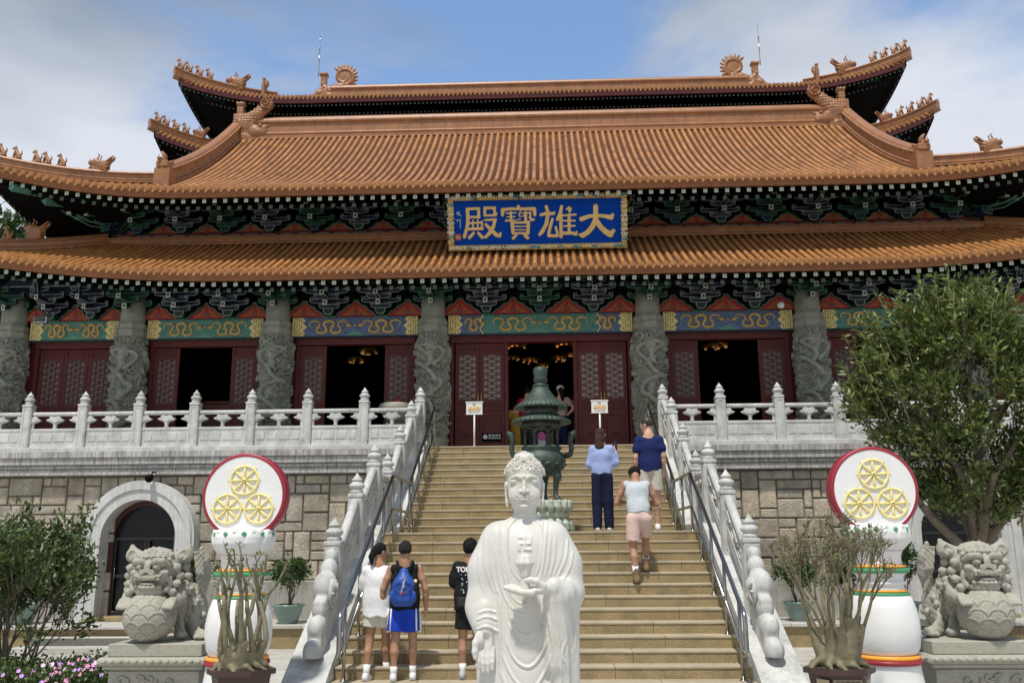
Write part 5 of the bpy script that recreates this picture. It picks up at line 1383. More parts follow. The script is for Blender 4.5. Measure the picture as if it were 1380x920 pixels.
FOLDS = [  # robe folds traced on the front: (points, height, half width)
    ([(678.5, 700), (678.5, 730), (682, 755), (687, 771), (694, 782), (702, 787)], .0075, .0048), ([(669.5, 700), (669, 722), (669, 745), (673, 767), (678, 790), (690, 812), (706, 818), (720, 813)], .0075, .0048),
    ([(674, 742), (677, 765), (684, 790), (694, 803), (708, 806)], .006, .0045), ([(663, 742), (666, 775), (674, 806), (690, 826), (706, 831), (722, 826)], .007, .006),
    ([(732.5, 700), (731.5, 733), (728, 765), (722, 780)], .0075, .0048), ([(740.5, 700), (737.5, 733), (731, 778)], .0075, .0048), ([(744, 728), (742, 755), (736, 780)], .006, .005), ([(752, 724), (750, 755), (743, 780)], .006, .006),
    ([(770, 730), (768, 756), (753, 782)], .008, .006), ([(777, 748), (774, 768), (761, 786)], .007, .006), ([(761, 735), (759, 758), (748, 780)], .004, .006),
    ([(647, 722), (644, 756), (651, 779), (661, 803)], .0075, .0065), ([(656, 728), (654, 752), (659, 785), (668, 806)], .006, .007), ([(638, 750), (637, 775), (645, 800)], .006, .007),
    ([(680, 812), (687, 845), (702, 857), (710, 857), (724, 849), (733, 836)], .010, .006), ([(682, 842), (692, 864), (706, 872), (722, 865), (733, 848)], .008, .006),
    ([(678, 862), (688, 888), (708, 900), (724, 891), (738, 862)], .012, .0065), ([(672, 880), (684, 908), (702, 925), (716, 928), (734, 905), (742, 882)], .010, .007), ([(670, 902), (680, 930), (706, 955), (732, 935), (745, 905)], .010, .008),
    ([(668, 808), (671, 850), (669, 920), (668, 960)], .012, .008), ([(663, 815), (665, 860), (663, 920)], .005, .006), ([(735, 815), (742, 850), (748, 890), (752, 940)], .011, .006), ([(743, 812), (750, 860), (757, 910), (760, 950)], .007, .0045),
    ([(748, 795), (750, 830), (755, 870), (758, 915)], .008, .005), ([(757, 795), (761, 830), (766, 870), (768, 920)], .006, .005), ([(766, 800), (771, 840), (775, 890)], .007, .006), ([(775, 805), (779, 840), (777, 880)], .005, .006),
    ([(764, 862), (756, 884), (765, 893), (768, 930)], .008, .006), ([(637, 829), (650, 824), (664, 828)], .007, .0055), ([(635, 838), (650, 832), (666, 838)], .008, .0055), ([(635, 851), (650, 844), (667, 853)], .010, .006)]
def manji(X, Z):
    u, v = (X-bx(706.3))/.0039/8.4, (Z-bz(736))/.0039/8.4   # -1..1 square
    w = .2
    seg = [(-1, 1, 0, 1), (0, 1, 0, -1), (0, -1, 1, -1), (-1, 0, 1, 0), (1, 0, 1, 1), (-1, 0, -1, -1)]
    d = np.full(np.broadcast(u, v).shape, 9.0)
    for (a, b, c, e) in seg:
        cx, cz = (a+c)/2, (b+e)/2; hx, hz = abs(a-c)/2+w, abs(b-e)/2+w
        d = np.minimum(d, np.maximum(np.abs(u-cx)-hx, np.abs(v-cz)-hz))
    return .014*np.clip(.5-d*3.0, 0, 1)
f = Field((-.38, -.40, .88), (.38, .26, 1.99), .0055)
X, Y, Z = f.grid()
zz = f.ax[2]
def prof(z, pts):
    v = np.interp(np.concatenate([z[0]-np.arange(12, 0, -1)*(z[1]-z[0]), z, z[-1]+np.arange(1, 13)*(z[1]-z[0])]), [p[0] for p in pts], [p[1] for p in pts]); k = np.hanning(25); k /= k.sum()
    return np.convolve(v, k, 'same')[12:-12]
w = prof(zz, [(.8, .245), (1.05, .25), (1.3, .245), (1.5, .235), (1.65, .24), (1.75, .235), (1.80, .215), (1.845, .175), (1.88, .10), (1.91, .065), (1.99, .06)])[None, None, :]
tk = prof(zz, [(.8, .19), (1.05, .185), (1.3, .175), (1.5, .16), (1.65, .155), (1.75, .14), (1.82, .11), (1.88, .075), (1.92, .065), (1.99, .06)])[None, None, :]
f.D = ((np.sqrt((X/w)**2+((Y+.01)/tk)**2)-1)*np.minimum(w, tk)).astype(np.float32)
# arms under the robe
f.chain([(-.17, .0, 1.80), (-.245, .0, 1.62), (-.262, -.02, 1.42), (-.245, -.09, 1.335)], [.075, .075, .072, .055], .09)
f.chain([(.17, .0, 1.80), (.235, .0, 1.64), (.265, -.03, 1.50)], [.075, .078, .07], .09)
f.chain([(.265, -.03, 1.49), (.22, -.17, 1.50), (.165, -.225, 1.535)], [.068, .058, .05], .05)
# hanging sleeve on the raised arm, cuff on the lowered one
for (p, q) in (((.20, -.18, 1.47), (.20, -.16, .80)), ((.26, -.10, 1.47), (.25, -.10, .80)), ((.16, -.20, 1.46), (.17, -.18, 1.15))): f.cap(p, q, .052, .05, .05)
f.chain([(-.235, -.075, 1.41), (-.228, -.11, 1.335)], [.062, .05], .02)
f.chain([(-.22, -.0, 1.4), (-.21, .0, .8)], [.07, .07], .06)
X2, Z2 = f.ax[0][:, None], f.ax[2][None, :]
R2_ = fold2d(X2, Z2, FOLDS)+manji(X2, Z2)+.0025*fbm(X2*9, Z2*4, 0*X2*Z2+2.0, 2)*(Z2 < 1.75)
fm = np.clip((.06-Y)/.10, 0, 1)
f.D = f.D-(R2_[:, None, :]*fm*.68).astype(np.float32)
# bare chest, slightly sunk between the robe edges
ch = prof(zz, [(1.45, 0), (1.50, .035), (1.60, .09), (1.75, .105), (1.86, .10), (1.90, .05), (1.92, 0)])
msk = np.clip((ch[None, :]-np.abs(X2-.004))/.008, 0, 1); f.D = f.D+(.009*msk[:, None, :]*fm).astype(np.float32)
# neck creases
for zc in (1.925, 1.905): f.D = f.D+.004*np.exp(-((Z-zc)/.004)**2)*(np.abs(X) < .08)
up = lambda V: V+np.array((0, 0, -G))
f.build('robe', M_MARB, BU, vf=up)
# head
HX = lambda a: (a/8.145+660-705.4)*.00395
HZ = lambda b: 2.27-(b/8.145+600-605)*.0039
f = Field((-.15, -.19, 1.84), (.15, .17, 2.32), .0028)
f.ell((0, -.004, 2.095), (.0945, .118, .122), .03); f.ell((0, -.024, 2.018), (.0835, .098, .094), .03)
f.cap((0, .01, 1.83), (0, .0, 1.98), .066, .060, .02)
for s in (-1, 1):
    g = lambda a, b: (s*abs(HX(a)), HZ(b))
    f.ell((s*.050, -.082, 2.020), (.034, .032, .042), .03)
    ex, ez = g(268, 408); f.ell((ex, -.0975, ez), (.0285, .0185, .0175), .004)                                       # heavy closed lids
    pts = [g(*p) for p in ((348, 400), (338, 374), (318, 358), (285, 350), (245, 362), (212, 398))]; ys = (-.116, -.1215, -.1215, -.117, -.107, -.090)
    f.chain([(p[0], y, p[1]) for p, y in zip(pts, ys)], [.004, .0065, .0065, .0065, .006, .004], .009)
    pts = [g(*p) for p in ((330, 437), (300, 449), (262, 452), (225, 440), (205, 424))]; ys = (-.119, -.1195, -.116, -.106, -.095)
    f.chain([(p[0], y, p[1]) for p, y in zip(pts, ys)], [.0022, .0036, .0038, .0034, .002], .002, 'sub')                  # lash line
    pts = [g(*p) for p in ((322, 392), (290, 373), (250, 378), (218, 402))]; ys = (-.118, -.1195, -.113, -.098)
    f.chain([(p[0], y, p[1]) for p, y in zip(pts, ys)], [.002, .0034, .003, .002], .003, 'sub')
    f.ell((s*.0175, -.123, HZ(522)), (.0105, .013, .0090), .006)
    pass
    f.chain([(s*.094, .01, 2.105), (s*.1015, -.004, 2.08), (s*.101, -.006, 2.03), (s*.097, -.010, 1.985), (s*.094, -.012, 1.968)], [.014, .015, .0105, .0135, .0135], .005, sq=(.62, 1.35, 1))
    f.chain([(s*.107, -.020, 2.085), (s*.109, -.014, 2.05), (s*.105, -.014, 2.01)], [.004, .005, .003], .003, 'sub')
    f.chain([(s*.002, -.1320, HZ(584)), (s*.012, -.1315, HZ(580)), (s*.030, -.119, HZ(592))], [.0062, .0068, .003], .003)
    f.ell((s*.009, -.1285, HZ(612)), (.017, .0095, .0075), .003); f.ell((s*.0345, -.117, HZ(592)), (.004, .004, .004), .006, mode='sub')
nx = 0
f.chain([(0, -.116, HZ(380)), (0, -.128, HZ(440)), (0, -.138, HZ(500)), (0, -.141, HZ(526))], [.0085, .0082, .0110, .0130], .006)
f.chain([(-.026, -.126, HZ(600)), (0, -.141, HZ(598)), (.026, -.126, HZ(600))], [.0016, .0026, .0016], .001, 'sub')
f.ell((0, -.136, HZ(562)), (.004, .006, .008), .005, mode='sub'); f.ell((0, -.116, HZ(690)), (.024, .014, .014), .015); f.ell((0, -.128, HZ(645)), (.018, .006, .004), .004, mode='sub')
f.ell((0, -.1225, HZ(357)), .0095, .001)
f.ell((0, .010, 2.148), (.1045, .123, .082), .002); f.ell((0, .004, 2.216), (.060, .064, .054), .012)
def rosette(c, nrm, R, n=9):
    nrm = np.array(nrm, float); nrm /= np.linalg.norm(nrm); u = np.cross(nrm, (0, 0, 1)); u /= np.linalg.norm(u)+1e-9; v = np.cross(nrm, u); c = np.array(c, float)
    f.ell(c+nrm*.003, R*.26, .001)
    for k in range(n):
        a = k*2*math.pi/n; e = u*math.cos(a)+v*math.sin(a); f.cap(c+e*R*.42, c+e*R*.78+nrm*-.002, R*.13, R*.24, .001)
rosette((-.036, -.094, HZ(222)), (-.35, -1, .45), .035); rosette((.036, -.094, HZ(222)), (.35, -1, .45), .035)
for s in (-1, 1):
    rosette((s*.084, -.058, HZ(236)), (s*.9, -.7, .3), .028); rosette((s*.102, -.012, 2.165), (s*1, -.1, .3), .028); rosette((s*.104, .04, 2.16), (s*1, .3, .3), .028); rosette((s*.092, -.030, 2.13), (s*1, -.4, .0), .017, 6)
    rosette((s*.062, -.046, 2.215), (s*.7, -.7, .8), .023); rosette((s*.082, .02, 2.207), (s*.9, .1, .8), .024); rosette((s*.026, -.050, 2.236), (s*.3, -1, .6), .019)
    rosette((s*.045, .0, 2.252), (s*.8, -.1, 1), .018); rosette((s*.07, .10, 2.16), (s*.6, 1, .3), .028); rosette((s*.04, .06, 2.235), (s*.5, .8, .7), .022)
rosette((0, -.085, 2.225), (0, -1, .8), .019); rosette((0, -.030, 2.264), (0, -.5, 1), .018); rosette((0, .02, 2.270), (0, .2, 1), .016)
f.build('head', M_MARB, BU, vf=lambda V: V*np.array((1.10, 1, 1))+np.array((0, 0, -G)))
# lowered open hand, palm to the front
f = Field((-.34, -.24, .98), (-.13, -.02, 1.38), .0032)
f.cap((-.228, -.105, 1.37), (-.228, -.125, 1.31), .040, .038, .02); 
f.box((-.226, -.135, 1.255), (.043, .016, .055), .02, .016)
for i, (x0, L, r0) in enumerate(((-.264, .080, .0145), (-.239, .094, .0152), (-.213, .096, .0152), (-.188, .086, .0142))):
    p = (x0, -.137, 1.215); m1 = (x0+.001, -.150, 1.215-L*.42); m2 = (x0+.001, -.158, 1.215-L*.75); e = (x0+.001, -.156, 1.215-L*1.15); f.chain([p, m1, m2, e], [r0, r0*.98, r0*.92, r0*.8], .0035)
f.chain([(-.262, -.140, 1.285), (-.282, -.155, 1.245), (-.286, -.165, 1.205), (-.283, -.168, 1.175)], [.024, .020, .0165, .0135], .012)
f.ell((-.225, -.158, 1.262), (.024, .012, .03), .012, mode='sub'); f.ell((-.250, -.158, 1.262), (.014, .012, .028), .012)
f.chain([(-.205, -.155, 1.268), (-.225, -.155, 1.245), (-.245, -.153, 1.24)], [.0018, .0022, .0016], .003, 'sub')
f.build('hand', M_MARB, BU, vf=up)
# raised hand, palm up, fingers towards the left of the picture
f = Field((-.16, -.36, 1.40), (.22, -.16, 1.66), .0032)
f.cap((.19, -.215, 1.530), (.12, -.245, 1.528), .040, .033, .02); f.ell((.07, -.262, 1.520), (.062, .036, .022), .02)
for i, (yy, L, dz) in enumerate(((-.292, .135, -.004), (-.272, .150, 0.0), (-.250, .140, .004), (-.230, .12, .008))):
    f.chain([(.045, yy, 1.512+dz), (.045-L*.45, yy-.004, 1.514+dz), (.045-L*.78, yy-.006, 1.524+dz), (.045-L*1.02, yy-.006, 1.534+dz)], [.0185, .0168, .015, .0125], .004)
f.chain([(.105, -.275, 1.54), (.07, -.288, 1.566), (.035, -.290, 1.573), (.008, -.286, 1.570)], [.022, .018, .0155, .013], .01)
f.build('hand', M_MARB, BU, vf=up)
# lotus bud standing on the palm
f = Field((-.07, -.35, 1.52), (.08, -.20, 1.73), .0032)
cx, cy = .004, -.268
f.cap((cx, cy, 1.53), (cx, cy, 1.55), .026, .022, .004); f.cap((cx, cy, 1.55), (cx, cy, 1.60), .020, .024, .01)
for k in range(8):
    a = k*math.pi/4+.39; f.cap((cx+.016*math.cos(a), cy+.016*math.sin(a), 1.595), (cx+.024*math.cos(a), cy+.024*math.sin(a), 1.620), .013, .010, .0008)
for k in range(6):
    a = -math.pi/2+(k+.5)*math.pi/3; c_, s_ = math.cos(a), math.sin(a)
    f.chain([(cx+.018*c_, cy+.018*s_, 1.628), (cx+.027*c_, cy+.027*s_, 1.655), (cx+.021*c_, cy+.021*s_, 1.682), (cx+.012*c_, cy+.012*s_, 1.700)], [.016, .021, .015, .004], .0006)
for k in range(5):
    a = k*2*math.pi/5; f.cap((cx+.012*math.cos(a), cy+.012*math.sin(a), 1.68), (cx+.013*math.cos(a), cy+.013*math.sin(a), 1.71), .010, .003, .0006)
f.build('lotus_bud', M_MARB, BU, vf=lambda V: (V-np.array((cx, cy, 1.55)))*np.array((1.12, 1.1, 1.03))+np.array((cx, cy, 1.55-G)))
f = Field((-.42, -.36, -.28), (.42, .30, .96), .014); X, Y, Z = f.grid(); zz = f.ax[2]
w = prof(zz, [(-.3, .30), (.1, .27), (.6, .25), (.96, .245)])[None, None, :]; tk = prof(zz, [(-.3, .24), (.1, .21), (.6, .19), (.96, .188)])[None, None, :]
f.D = ((np.sqrt((X/w)**2+((Y+.01)/tk)**2)-1)*np.minimum(w, tk)).astype(np.float32); f.cap((.2, -.16, .95), (.2, -.14, .2), .052, .05, .05); f.cap((.25, -.1, .95), (.25, -.1, .3), .05, .05, .05); f.cap((-.22, 0, .95), (-.21, 0, .0), .07, .06, .06)
f.D += (.012*np.sin(X*42+.8*np.sin(Z*4))*np.clip((.1-Y)/.1, 0, 1)*np.clip((.9-Z)*3, 0, 1)).astype(np.float32)+np.where(Z < -.25, 1, 0)
f.build('robe_skirt', M_MARB, BU, vf=up)
BU.scale = (.935, .95, 1.0)
mb = MB(); mb.lathe([(.0, 0), (.46, 0), (.46, .06), (.40, .10), (.47, .18), (.42, .26), (.0, .262)], 48, fn=lambda th, z: 1+.05*abs(math.sin(8*th))*(1 if .05 < z < .25 else 0)); mb.build('lotus_base', M_MARB, BU, local=True)

# ================================================================== wheel drums on white pillars
def drum_pillar(X, label):
    t = thing('wheel_pillar', label, 'monument', (X, 11.5, G))
    Z = lambda z: z-G
    mb = MB(); mb.lathe([(.0, 0), (.52, 0), (.50, .2), (.40, .55), (.365, Z(.30)), (.37, Z(.355))], 40); mb.build('base', M_PLAS, t, local=True)
    mb = MB(); mb.lathe([(.33, Z(.44)), (.375, Z(.52)), (.402, Z(.68)), (.40, Z(.82)), (.375, Z(.98)), (.335, Z(1.10)), (.31, Z(1.125))], 48); mb.build('bulb', M_PLAS, t, local=True)
    mb = MB(); mb.lathe([(.29, Z(1.19)), (.27, Z(1.21)), (.262, Z(1.235)), (.29, Z(1.25)), (.295, Z(1.28)), (.265, Z(1.295)), (.262, Z(1.32)), (.28, Z(1.36)), (.325, Z(1.385))], 40); mb.build('waist', M_PLAS, t, local=True)
    mb = MB(); mb.lathe([(.27, Z(1.475)), (.262, Z(1.50)), (.262, Z(1.58)), (.28, Z(1.63)), (.29, Z(1.64))], 40); mb.build('neck', M_PLAS, t, local=True)
    def rg(r, z0, z1, m, nm):
        b = MB(); h = z1-z0; b.lathe([(r-.05, Z(z0)), (r-.01, Z(z0)), (r, Z(z0)+h*.3), (r, Z(z0)+h*.7), (r-.01, Z(z1)), (r-.05, Z(z1))], 48); b.build(nm, m, t, local=True)
    rg(.395, .345, .395, M_PRED, 'red_ring'); rg(.375, .396, .445, M_PORA, 'orange_ring'); rg(.32, 1.118, 1.155, M_PGRN, 'green_ring'); rg(.30, 1.156, 1.19, M_PORA, 'orange_ring'); rg(.345, 1.386, 1.438, M_PGRN, 'green_ring'); rg(.31, 1.44, 1.475, M_PORA, 'orange_ring')
    # lotus cup: two rows of overlapping pointed petals
    nt, nz = 160, 30; V = []
    for j_ in range(nz+1):
        u = j_/nz; r0 = float(np.interp(u, [0, .08, .25, .5, .75, 1], [.235, .275, .325, .362, .368, .350]))
        for i_ in range(nt):
            th = 2*math.pi*i_/nt; best = 0
            for (off, top, lift) in ((0, 1.0, .030), (.5, 1.02, .012)):
                w_ = abs(((th/(2*math.pi)*10+off) % 1)-.5)*2        # 0 centre of a petal .. 1 edge
                edge = .96*math.sqrt(max(0, 1-((u-.42)/.62)**2)); ins = edge-w_
                if ins > 0: best = max(best, lift*min(1, ins*5)**.5+.012*(1-w_*w_))
            zt = u*.31+(.018*(1-abs(((th/(2*math.pi)*10) % 1)-.5)*2) if u > .9 else 0)
            V.append(((r0+best-.018)*math.cos(th), (r0+best-.018)*math.sin(th), zt))
    for (r_2, z_2) in ((.30, .305), (.0, .30)):
        for i_ in range(nt): th = 2*math.pi*i_/nt; V.append((r_2*math.cos(th), r_2*math.sin(th), z_2))
    F = [(j_*nt+i_, j_*nt+(i_+1) % nt, (j_+1)*nt+(i_+1) % nt, (j_+1)*nt+i_) for j_ in range(nz+2) for i_ in range(nt)]
    o = link_mesh('lotus_cup', mesh_np('lotus_cup', V, F, M_PLAS), t); o.location = (0, 0, Z(1.63))
    mb = MB()
    for k in range(20):
        a = k*math.pi/10; c = Vector((.374*math.cos(a), .374*math.sin(a), Z(1.90))); tn = Vector((-math.sin(a), math.cos(a), 0)); n = Vector((math.cos(a), math.sin(a), 0))
        w2 = .036
        mb.add([c-tn*w2, c+Vector((0, 0, -.045)), c+tn*w2, c+Vector((0, 0, .03)), c+n*.008-tn*w2*.7, c+n*.008+Vector((0, 0, -.032)), c+n*.008+tn*w2*.7, c+n*.008+Vector((0, 0, .022))], [(4, 5, 6, 7), (0, 1, 5, 4), (1, 2, 6, 5), (2, 3, 7, 6), (3, 0, 4, 7)])
    mb.build('green_diamonds', M_PGRN, t, local=True)
    d = MB(); n = 72; R = .53; zc = Z(2.37)
    V = []
    for (r, y) in ((.0, -.10), (.485, -.10), (.492, -.105), (.52, -.105), (.535, -.09), (.535, .10), (.52, .115), (0, .115)):
        for k in range(n): V.append((r*math.cos(2*math.pi*k/n), y, zc+r*math.sin(2*math.pi*k/n)))
    F = []; M = []
    for i in range(7):
        for k in range(n):
            d.m.append(0 if i < 2 else 1); d.s.append(i not in (0, 1, 6)); d.f.append((i*n+k, i*n+(k+1) % n, (i+1)*n+(k+1) % n, (i+1)*n+k))
    d.v = V; dd = d.build('disc', [M_PLAS, M_PRED], t, local=True, fix=False)
    for (wx, wz) in ((0.0, .195), (-.200, -.160), (.200, -.160)):
        w_ = MB(); c = Vector((wx, -.108, zc+wz)); r = .176
        w_.tube([(c.x+r*math.cos(a), c.y, c.z+r*math.sin(a)) for a in np.linspace(0, 2*math.pi, 41)], .0145, 7, caps=False)
        for k in range(8):
            a = k*math.pi/4+.02; q = Vector((math.cos(a), 0, math.sin(a)))
            w_.tube([c+q*.02, c+q*.06, c+q*.11, c+q*.166], [.008, .014, .02, .009], 6); w_.tube([c+q*.20, c+q*.214], [.008, .003], 6)
        w_.tube([(c.x, c.y+.005, c.z), (c.x, c.y-.015, c.z)], .03, 12); wo = w_.build('dharma_wheel', M_PYEL, dd, local=True)
        h_ = MB(); h_.tube([(c.x, c.y-.012, c.z), (c.x, c.y-.02, c.z)], .009, 8); h_.build('hub', M_INK, wo, local=True)
    return t
drum_pillar(-3.72, 'white pillar topped by a red-rimmed disc with three yellow wheels, beside the lion left of the stairs')
drum_pillar(4.14, 'white pillar topped by a red-rimmed disc with three yellow wheels, beside the lion right of the stairs')

# ================================================================== guardian lions
def lion_meshes():
    f = Field((-.95, -.55, -.02), (.62, 1.0, 1.42), .0135)
    # body behind and to one side
    f.chain([(-.05, .05, .62), (-.28, .35, .50), (-.50, .58, .38)], [.30, .27, .27], .12)
    f.ell((-.52, .50, .30), (.22, .26, .30), .06)                            # haunch
    f.chain([(-.60, .34, .26), (-.66, .16, .10)], [.14, .09], .05); f.ell((-.66, .06, .07), (.12, .16, .075), .03)
    for k in range(4): f.cap((-.745+.055*k, -.02, .055), (-.745+.055*k, -.09, .045), .034, .03, .008)
    f.chain([(-.30, .22, .35), (-.34, .1, .12)], [.13, .09], .05); f.ell((-.34, .03, .07), (.10, .14, .07), .02)
    for k in range(3): f.cap((-.62+.05*k, .55, .40+.1*k), (-.44+.05*k, .20, .52+.06*k), .05, .03, .01)
    f.chain([(-.55, .62, .5), (-.66, .60, .85), (-.66, .55, 1.05), (-.60, .5, 1.24)], [.11, .14, .13, .05], .03)
    for k in range(5): f.chain([(-.60-.04*k, .5, .6), (-.72+.03*k, .42, .9), (-.68+.05*k, .42, 1.2)], [.03, .045, .02], .008)
    # shoulders and arms reaching to the ball
    f.chain([(0, .05, .62), (0, -.02, .80)], [.30, .30], .08)
    for s in (-1, 1):
        f.chain([(s*.26, -.05, .72), (s*.35, -.20, .58), (s*.31, -.34, .52)], [.14, .10, .085], .04)
        for k in range(4): f.cap((s*(.37-.055*k), -.40, .56-.008*k), (s*(.37-.05*k), -.50, .47), .038, .032, .005)
        for k in range(4): f.ell((s*(.42-.02*k), -.15-.05*k, .70-.06*k), .05, .01)
    # head
    f.ell((0, -.16, .98), (.33, .28, .27), .05); f.ell((0, -.34, .86), (.25, .19, .14), .05); f.ell((0, -.20, 1.13), (.25, .22, .15), .04)
    f.ell((0, -.33, .68), (.21, .17, .10), .03)                                               # lower jaw
    for s in (-1, 1):
        f.ell((s*.115, -.465, 1.015), (.062, .04, .050), .006); f.ell((s*.115, -.50, 1.012), (.040, .028, .034), .003)
        f.chain([(s*.03, -.47, 1.06), (s*.10, -.50, 1.095), (s*.19, -.46, 1.09), (s*.25, -.38, 1.04)], [.032, .042, .042, .028], .008)
        for k in range(4): f.ell((s*(.04+.068*k), -.445+.03*k, 1.145-.012*k*(k > 2)), (.036, .032, .034), .004); f.ell((s*(.04+.068*k), -.478+.03*k, 1.145-.012*k*(k > 2)), .014, .002)
        for k in range(4): f.ell((s*(.04+.065*k), -.36+.03*k, 1.215-.015*k), (.036, .036, .032), .004)
        for k in range(3): f.ell((s*(.04+.065*k), -.26+.03*k, 1.262-.02*k), (.036, .036, .03), .004)
        f.ell((s*.070, -.545, .945), (.045, .045, .040), .008); f.ell((s*.20, -.42, .93), (.075, .06, .055), .02)
        for k in range(4): f.ell((s*(.03+.062*k), -.545+.028*k*k*.6, .872+.006*k), (.036, .035, .030), .004); f.ell((s*(.03+.062*k), -.578+.028*k*k*.6, .872+.006*k), .013, .002)
        for k in range(4): f.ell((s*(.03+.062*k), -.49+.028*k*k*.6, .735+.004*k), (.038, .04, .034), .004); f.ell((s*(.03+.062*k), -.527+.028*k*k*.6, .735+.004*k), .014, .002)
        f.chain([(s*.26, -.36, .86), (s*.275, -.34, .78), (s*.24, -.37, .70)], [.035, .035, .04], .01)
        f.cap((s*.16, -.50, .845), (s*.16, -.51, .80), .018, .009, .002)
        f.chain([(s*.26, -.12, 1.12), (s*.38, -.12, 1.17), (s*.42, -.10, 1.29)], [.10, .105, .035], .02); f.ell((s*.37, -.225, 1.18), (.055, .05, .075), .01, mode='sub'); f.ell((s*.345, -.19, 1.14), (.03, .03, .035), .005)
        for (x_, y_, z_) in ((.33, -.28, 1.0), (.36, -.24, .89), (.34, -.28, .78), (.30, -.32, .67), (.38, -.10, 1.0), (.42, -.10, .88), (.40, -.12, .76), (.36, -.05, 1.08), (.37, .04, .95), (.40, .04, .82), (.33, -.16, .66)):
            f.ell((s*x_, y_, z_), (.062, .062, .06), .005); f.chain([(s*(x_+.03+.026*math.cos(u)), y_-.040, z_+.026*math.sin(u)) for u in np.linspace(0, 5, 6)], [.011]*6, .002)
    f.ell((0, -.565, .965), (.050, .05, .045), .010); f.chain([(0, -.44, 1.08), (0, -.53, 1.0)], [.04, .045], .015)
    f.box((0, -.50, .80), (.175, .10, .030), .0, .02, mode='sub'); f.ell((0, -.47, .785), (.12, .06, .018), .003)
    rl = random.Random(8)
    for (c, R_, n_) in (((-.52, .50, .30), .30, 16), ((-.30, .34, .52), .31, 14)):      # curls of fur over flank and haunch
        for k in range(n_):
            v = np.array((rl.uniform(-1, .6), rl.uniform(-1, .4), rl.uniform(-.6, 1))); v /= np.linalg.norm(v); q = np.array(c)+v*R_*.93; f.ell(q, (.055, .055, .055), .006); f.ell(q+v*.035+np.array((0, -.01, 0)), .022, .004)
    for k in range(9):
        u = k/8; c = (-.02-.5*u, .10+.5*u, .93-.26*u); f.ell(c, (.06, .07, .06), .01)
    X, Y, Z = f.grid(); f.D += (.006*fbm(X*11, Y*11, Z*11, 2)+.004*np.sin(Z*60+8*np.sin(X*9))*(Y > -.1)).astype(np.float32)
    V, F = f.surf(); t_ = np.clip((V[:, 1]+.05)/.3, 0, 1)*np.clip(-V[:, 0]/.15, 0, 1); V[:, 0] *= 1-.40*t_*t_*(3-2*t_); body = mesh_np('lion_body', V, F, M_LION)
    # scaled ball
    n, m = 190, 120; V = []; R = .345
    for j in range(m+1):
        ph = -math.pi/2+math.pi*j/m
        for i in range(n):
            th = 2*math.pi*i/n
            # overlapping coin scales
            u = th/(2*math.pi)*9+.25; v = (ph+math.pi/2)/math.pi*9; hgt = 0.0
            for vv in range(int(v)-2, int(v)+3):
                off = .5*(vv % 2); uu = math.floor(u-off+.5)+off; q = math.hypot(u-uu, (v-vv)*.52)
                if q < .62: hgt = (1.0 if q > .49 else (-.2 if q > .43 else .6)); break
            r = R*(1+.035*hgt)
            V.append((r*math.cos(th)*math.cos(ph), r*math.sin(th)*math.cos(ph), r*math.sin(ph)))
    F = [(j*n+i, j*n+(i+1) % n, (j+1)*n+(i+1) % n, (j+1)*n+i) for j in range(m) for i in range(n)]
    ball = mesh_np('ball', V, F, M_LION)
    return body, ball
LB, LBALL = lion_meshes()
def pedestal(X, Y, side):
    t = thing('stone_pedestal', f'carved grey granite pedestal with egg moulding under the {side} lion', 'pedestal', (X, Y, G))
    Z = lambda z: z-G; x0, x1, y0, y1 = -.66, .54, -.48, .95
    def lay(e, z0, z1, nm, bev=.01):
        mb = MB(); mb.b2((x0-e, y0-e, Z(z0)), (x1+e, y1+e, Z(z1)), 0, bev); return mb.build(nm, M_LION, t, local=True)
    lay(0, .40, .555, 'top_slab'); lay(.10, .30, .398, 'cornice', .03); lay(.04, .25, .298, 'neck_band'); 
    b = lay(-.02, -.36, .248, 'die'); lay(.12, G, -.362, 'foot')
    mb = MB()
    eg = [(0, -.0), (.03, .006), (.044, .028), (.040, .05), (.02, .064), (0, .066)]
    for k in range(13):
        x = x0-.05+(x1-x0+.1)*(k+.5)/13; mb.lathe(eg, 8, (x, y0-.095, Z(.318)))
        y = y0+(y1-y0)*(k+.5)/13
        for xx in (x0-.105, x1+.105): mb.lathe(eg, 8, (xx, y, Z(.318)))
    r = random.Random(4)
    for q in range(26):
        c = (r.uniform(x0+.12, x1-.12), y0+.02-.005, Z(r.uniform(-.2, .18))); a0 = r.uniform(0, 6)
        mb.tube([(c[0]+.10*u*math.cos(a0+u*5), c[1]-.004, c[2]+.07*u*math.sin(a0+u*5)) for u in np.linspace(.15, 1, 9)], .016, 5)
        for xx in (x0+.02, x1-.02): mb.tube([(xx, r.uniform(y0+.1, y1-.1)+.10*u*math.cos(a0+u*5)*0+0.0, Z(-.1)) for u in (0, 1)][:1]*2, .001, 3) if False else None
    for (a, c, d, e) in ((x0+.02, x1-.02, .2, .225), (x0+.02, x1-.02, -.33, -.3)): mb.b2((a, y0-.0, Z(d)), (c, y0+.03, Z(e)), 0, .005)
    mb.build('relief', M_LION, b, local=True)
    return t
for (X, Y, sg, side) in ((5.45, 12.25, 1, 'right'), (-4.93, 12.25, -1, 'left')):
    p = pedestal(X, Y, side)
    if sg < 0: p.scale = (-1, 1, 1)
    t = thing('stone_lion', f'grey granite guardian lion with its paws on a scaled ball, {side} of the stairs', 'lion statue', (X+.12*sg, Y-.0, .556))
    b = link_mesh('lion_body', LB, t); s = link_mesh('ball', LBALL, t); s.location = (0, -.30, .34)
    t.scale = (.93*sg, .93, .93)

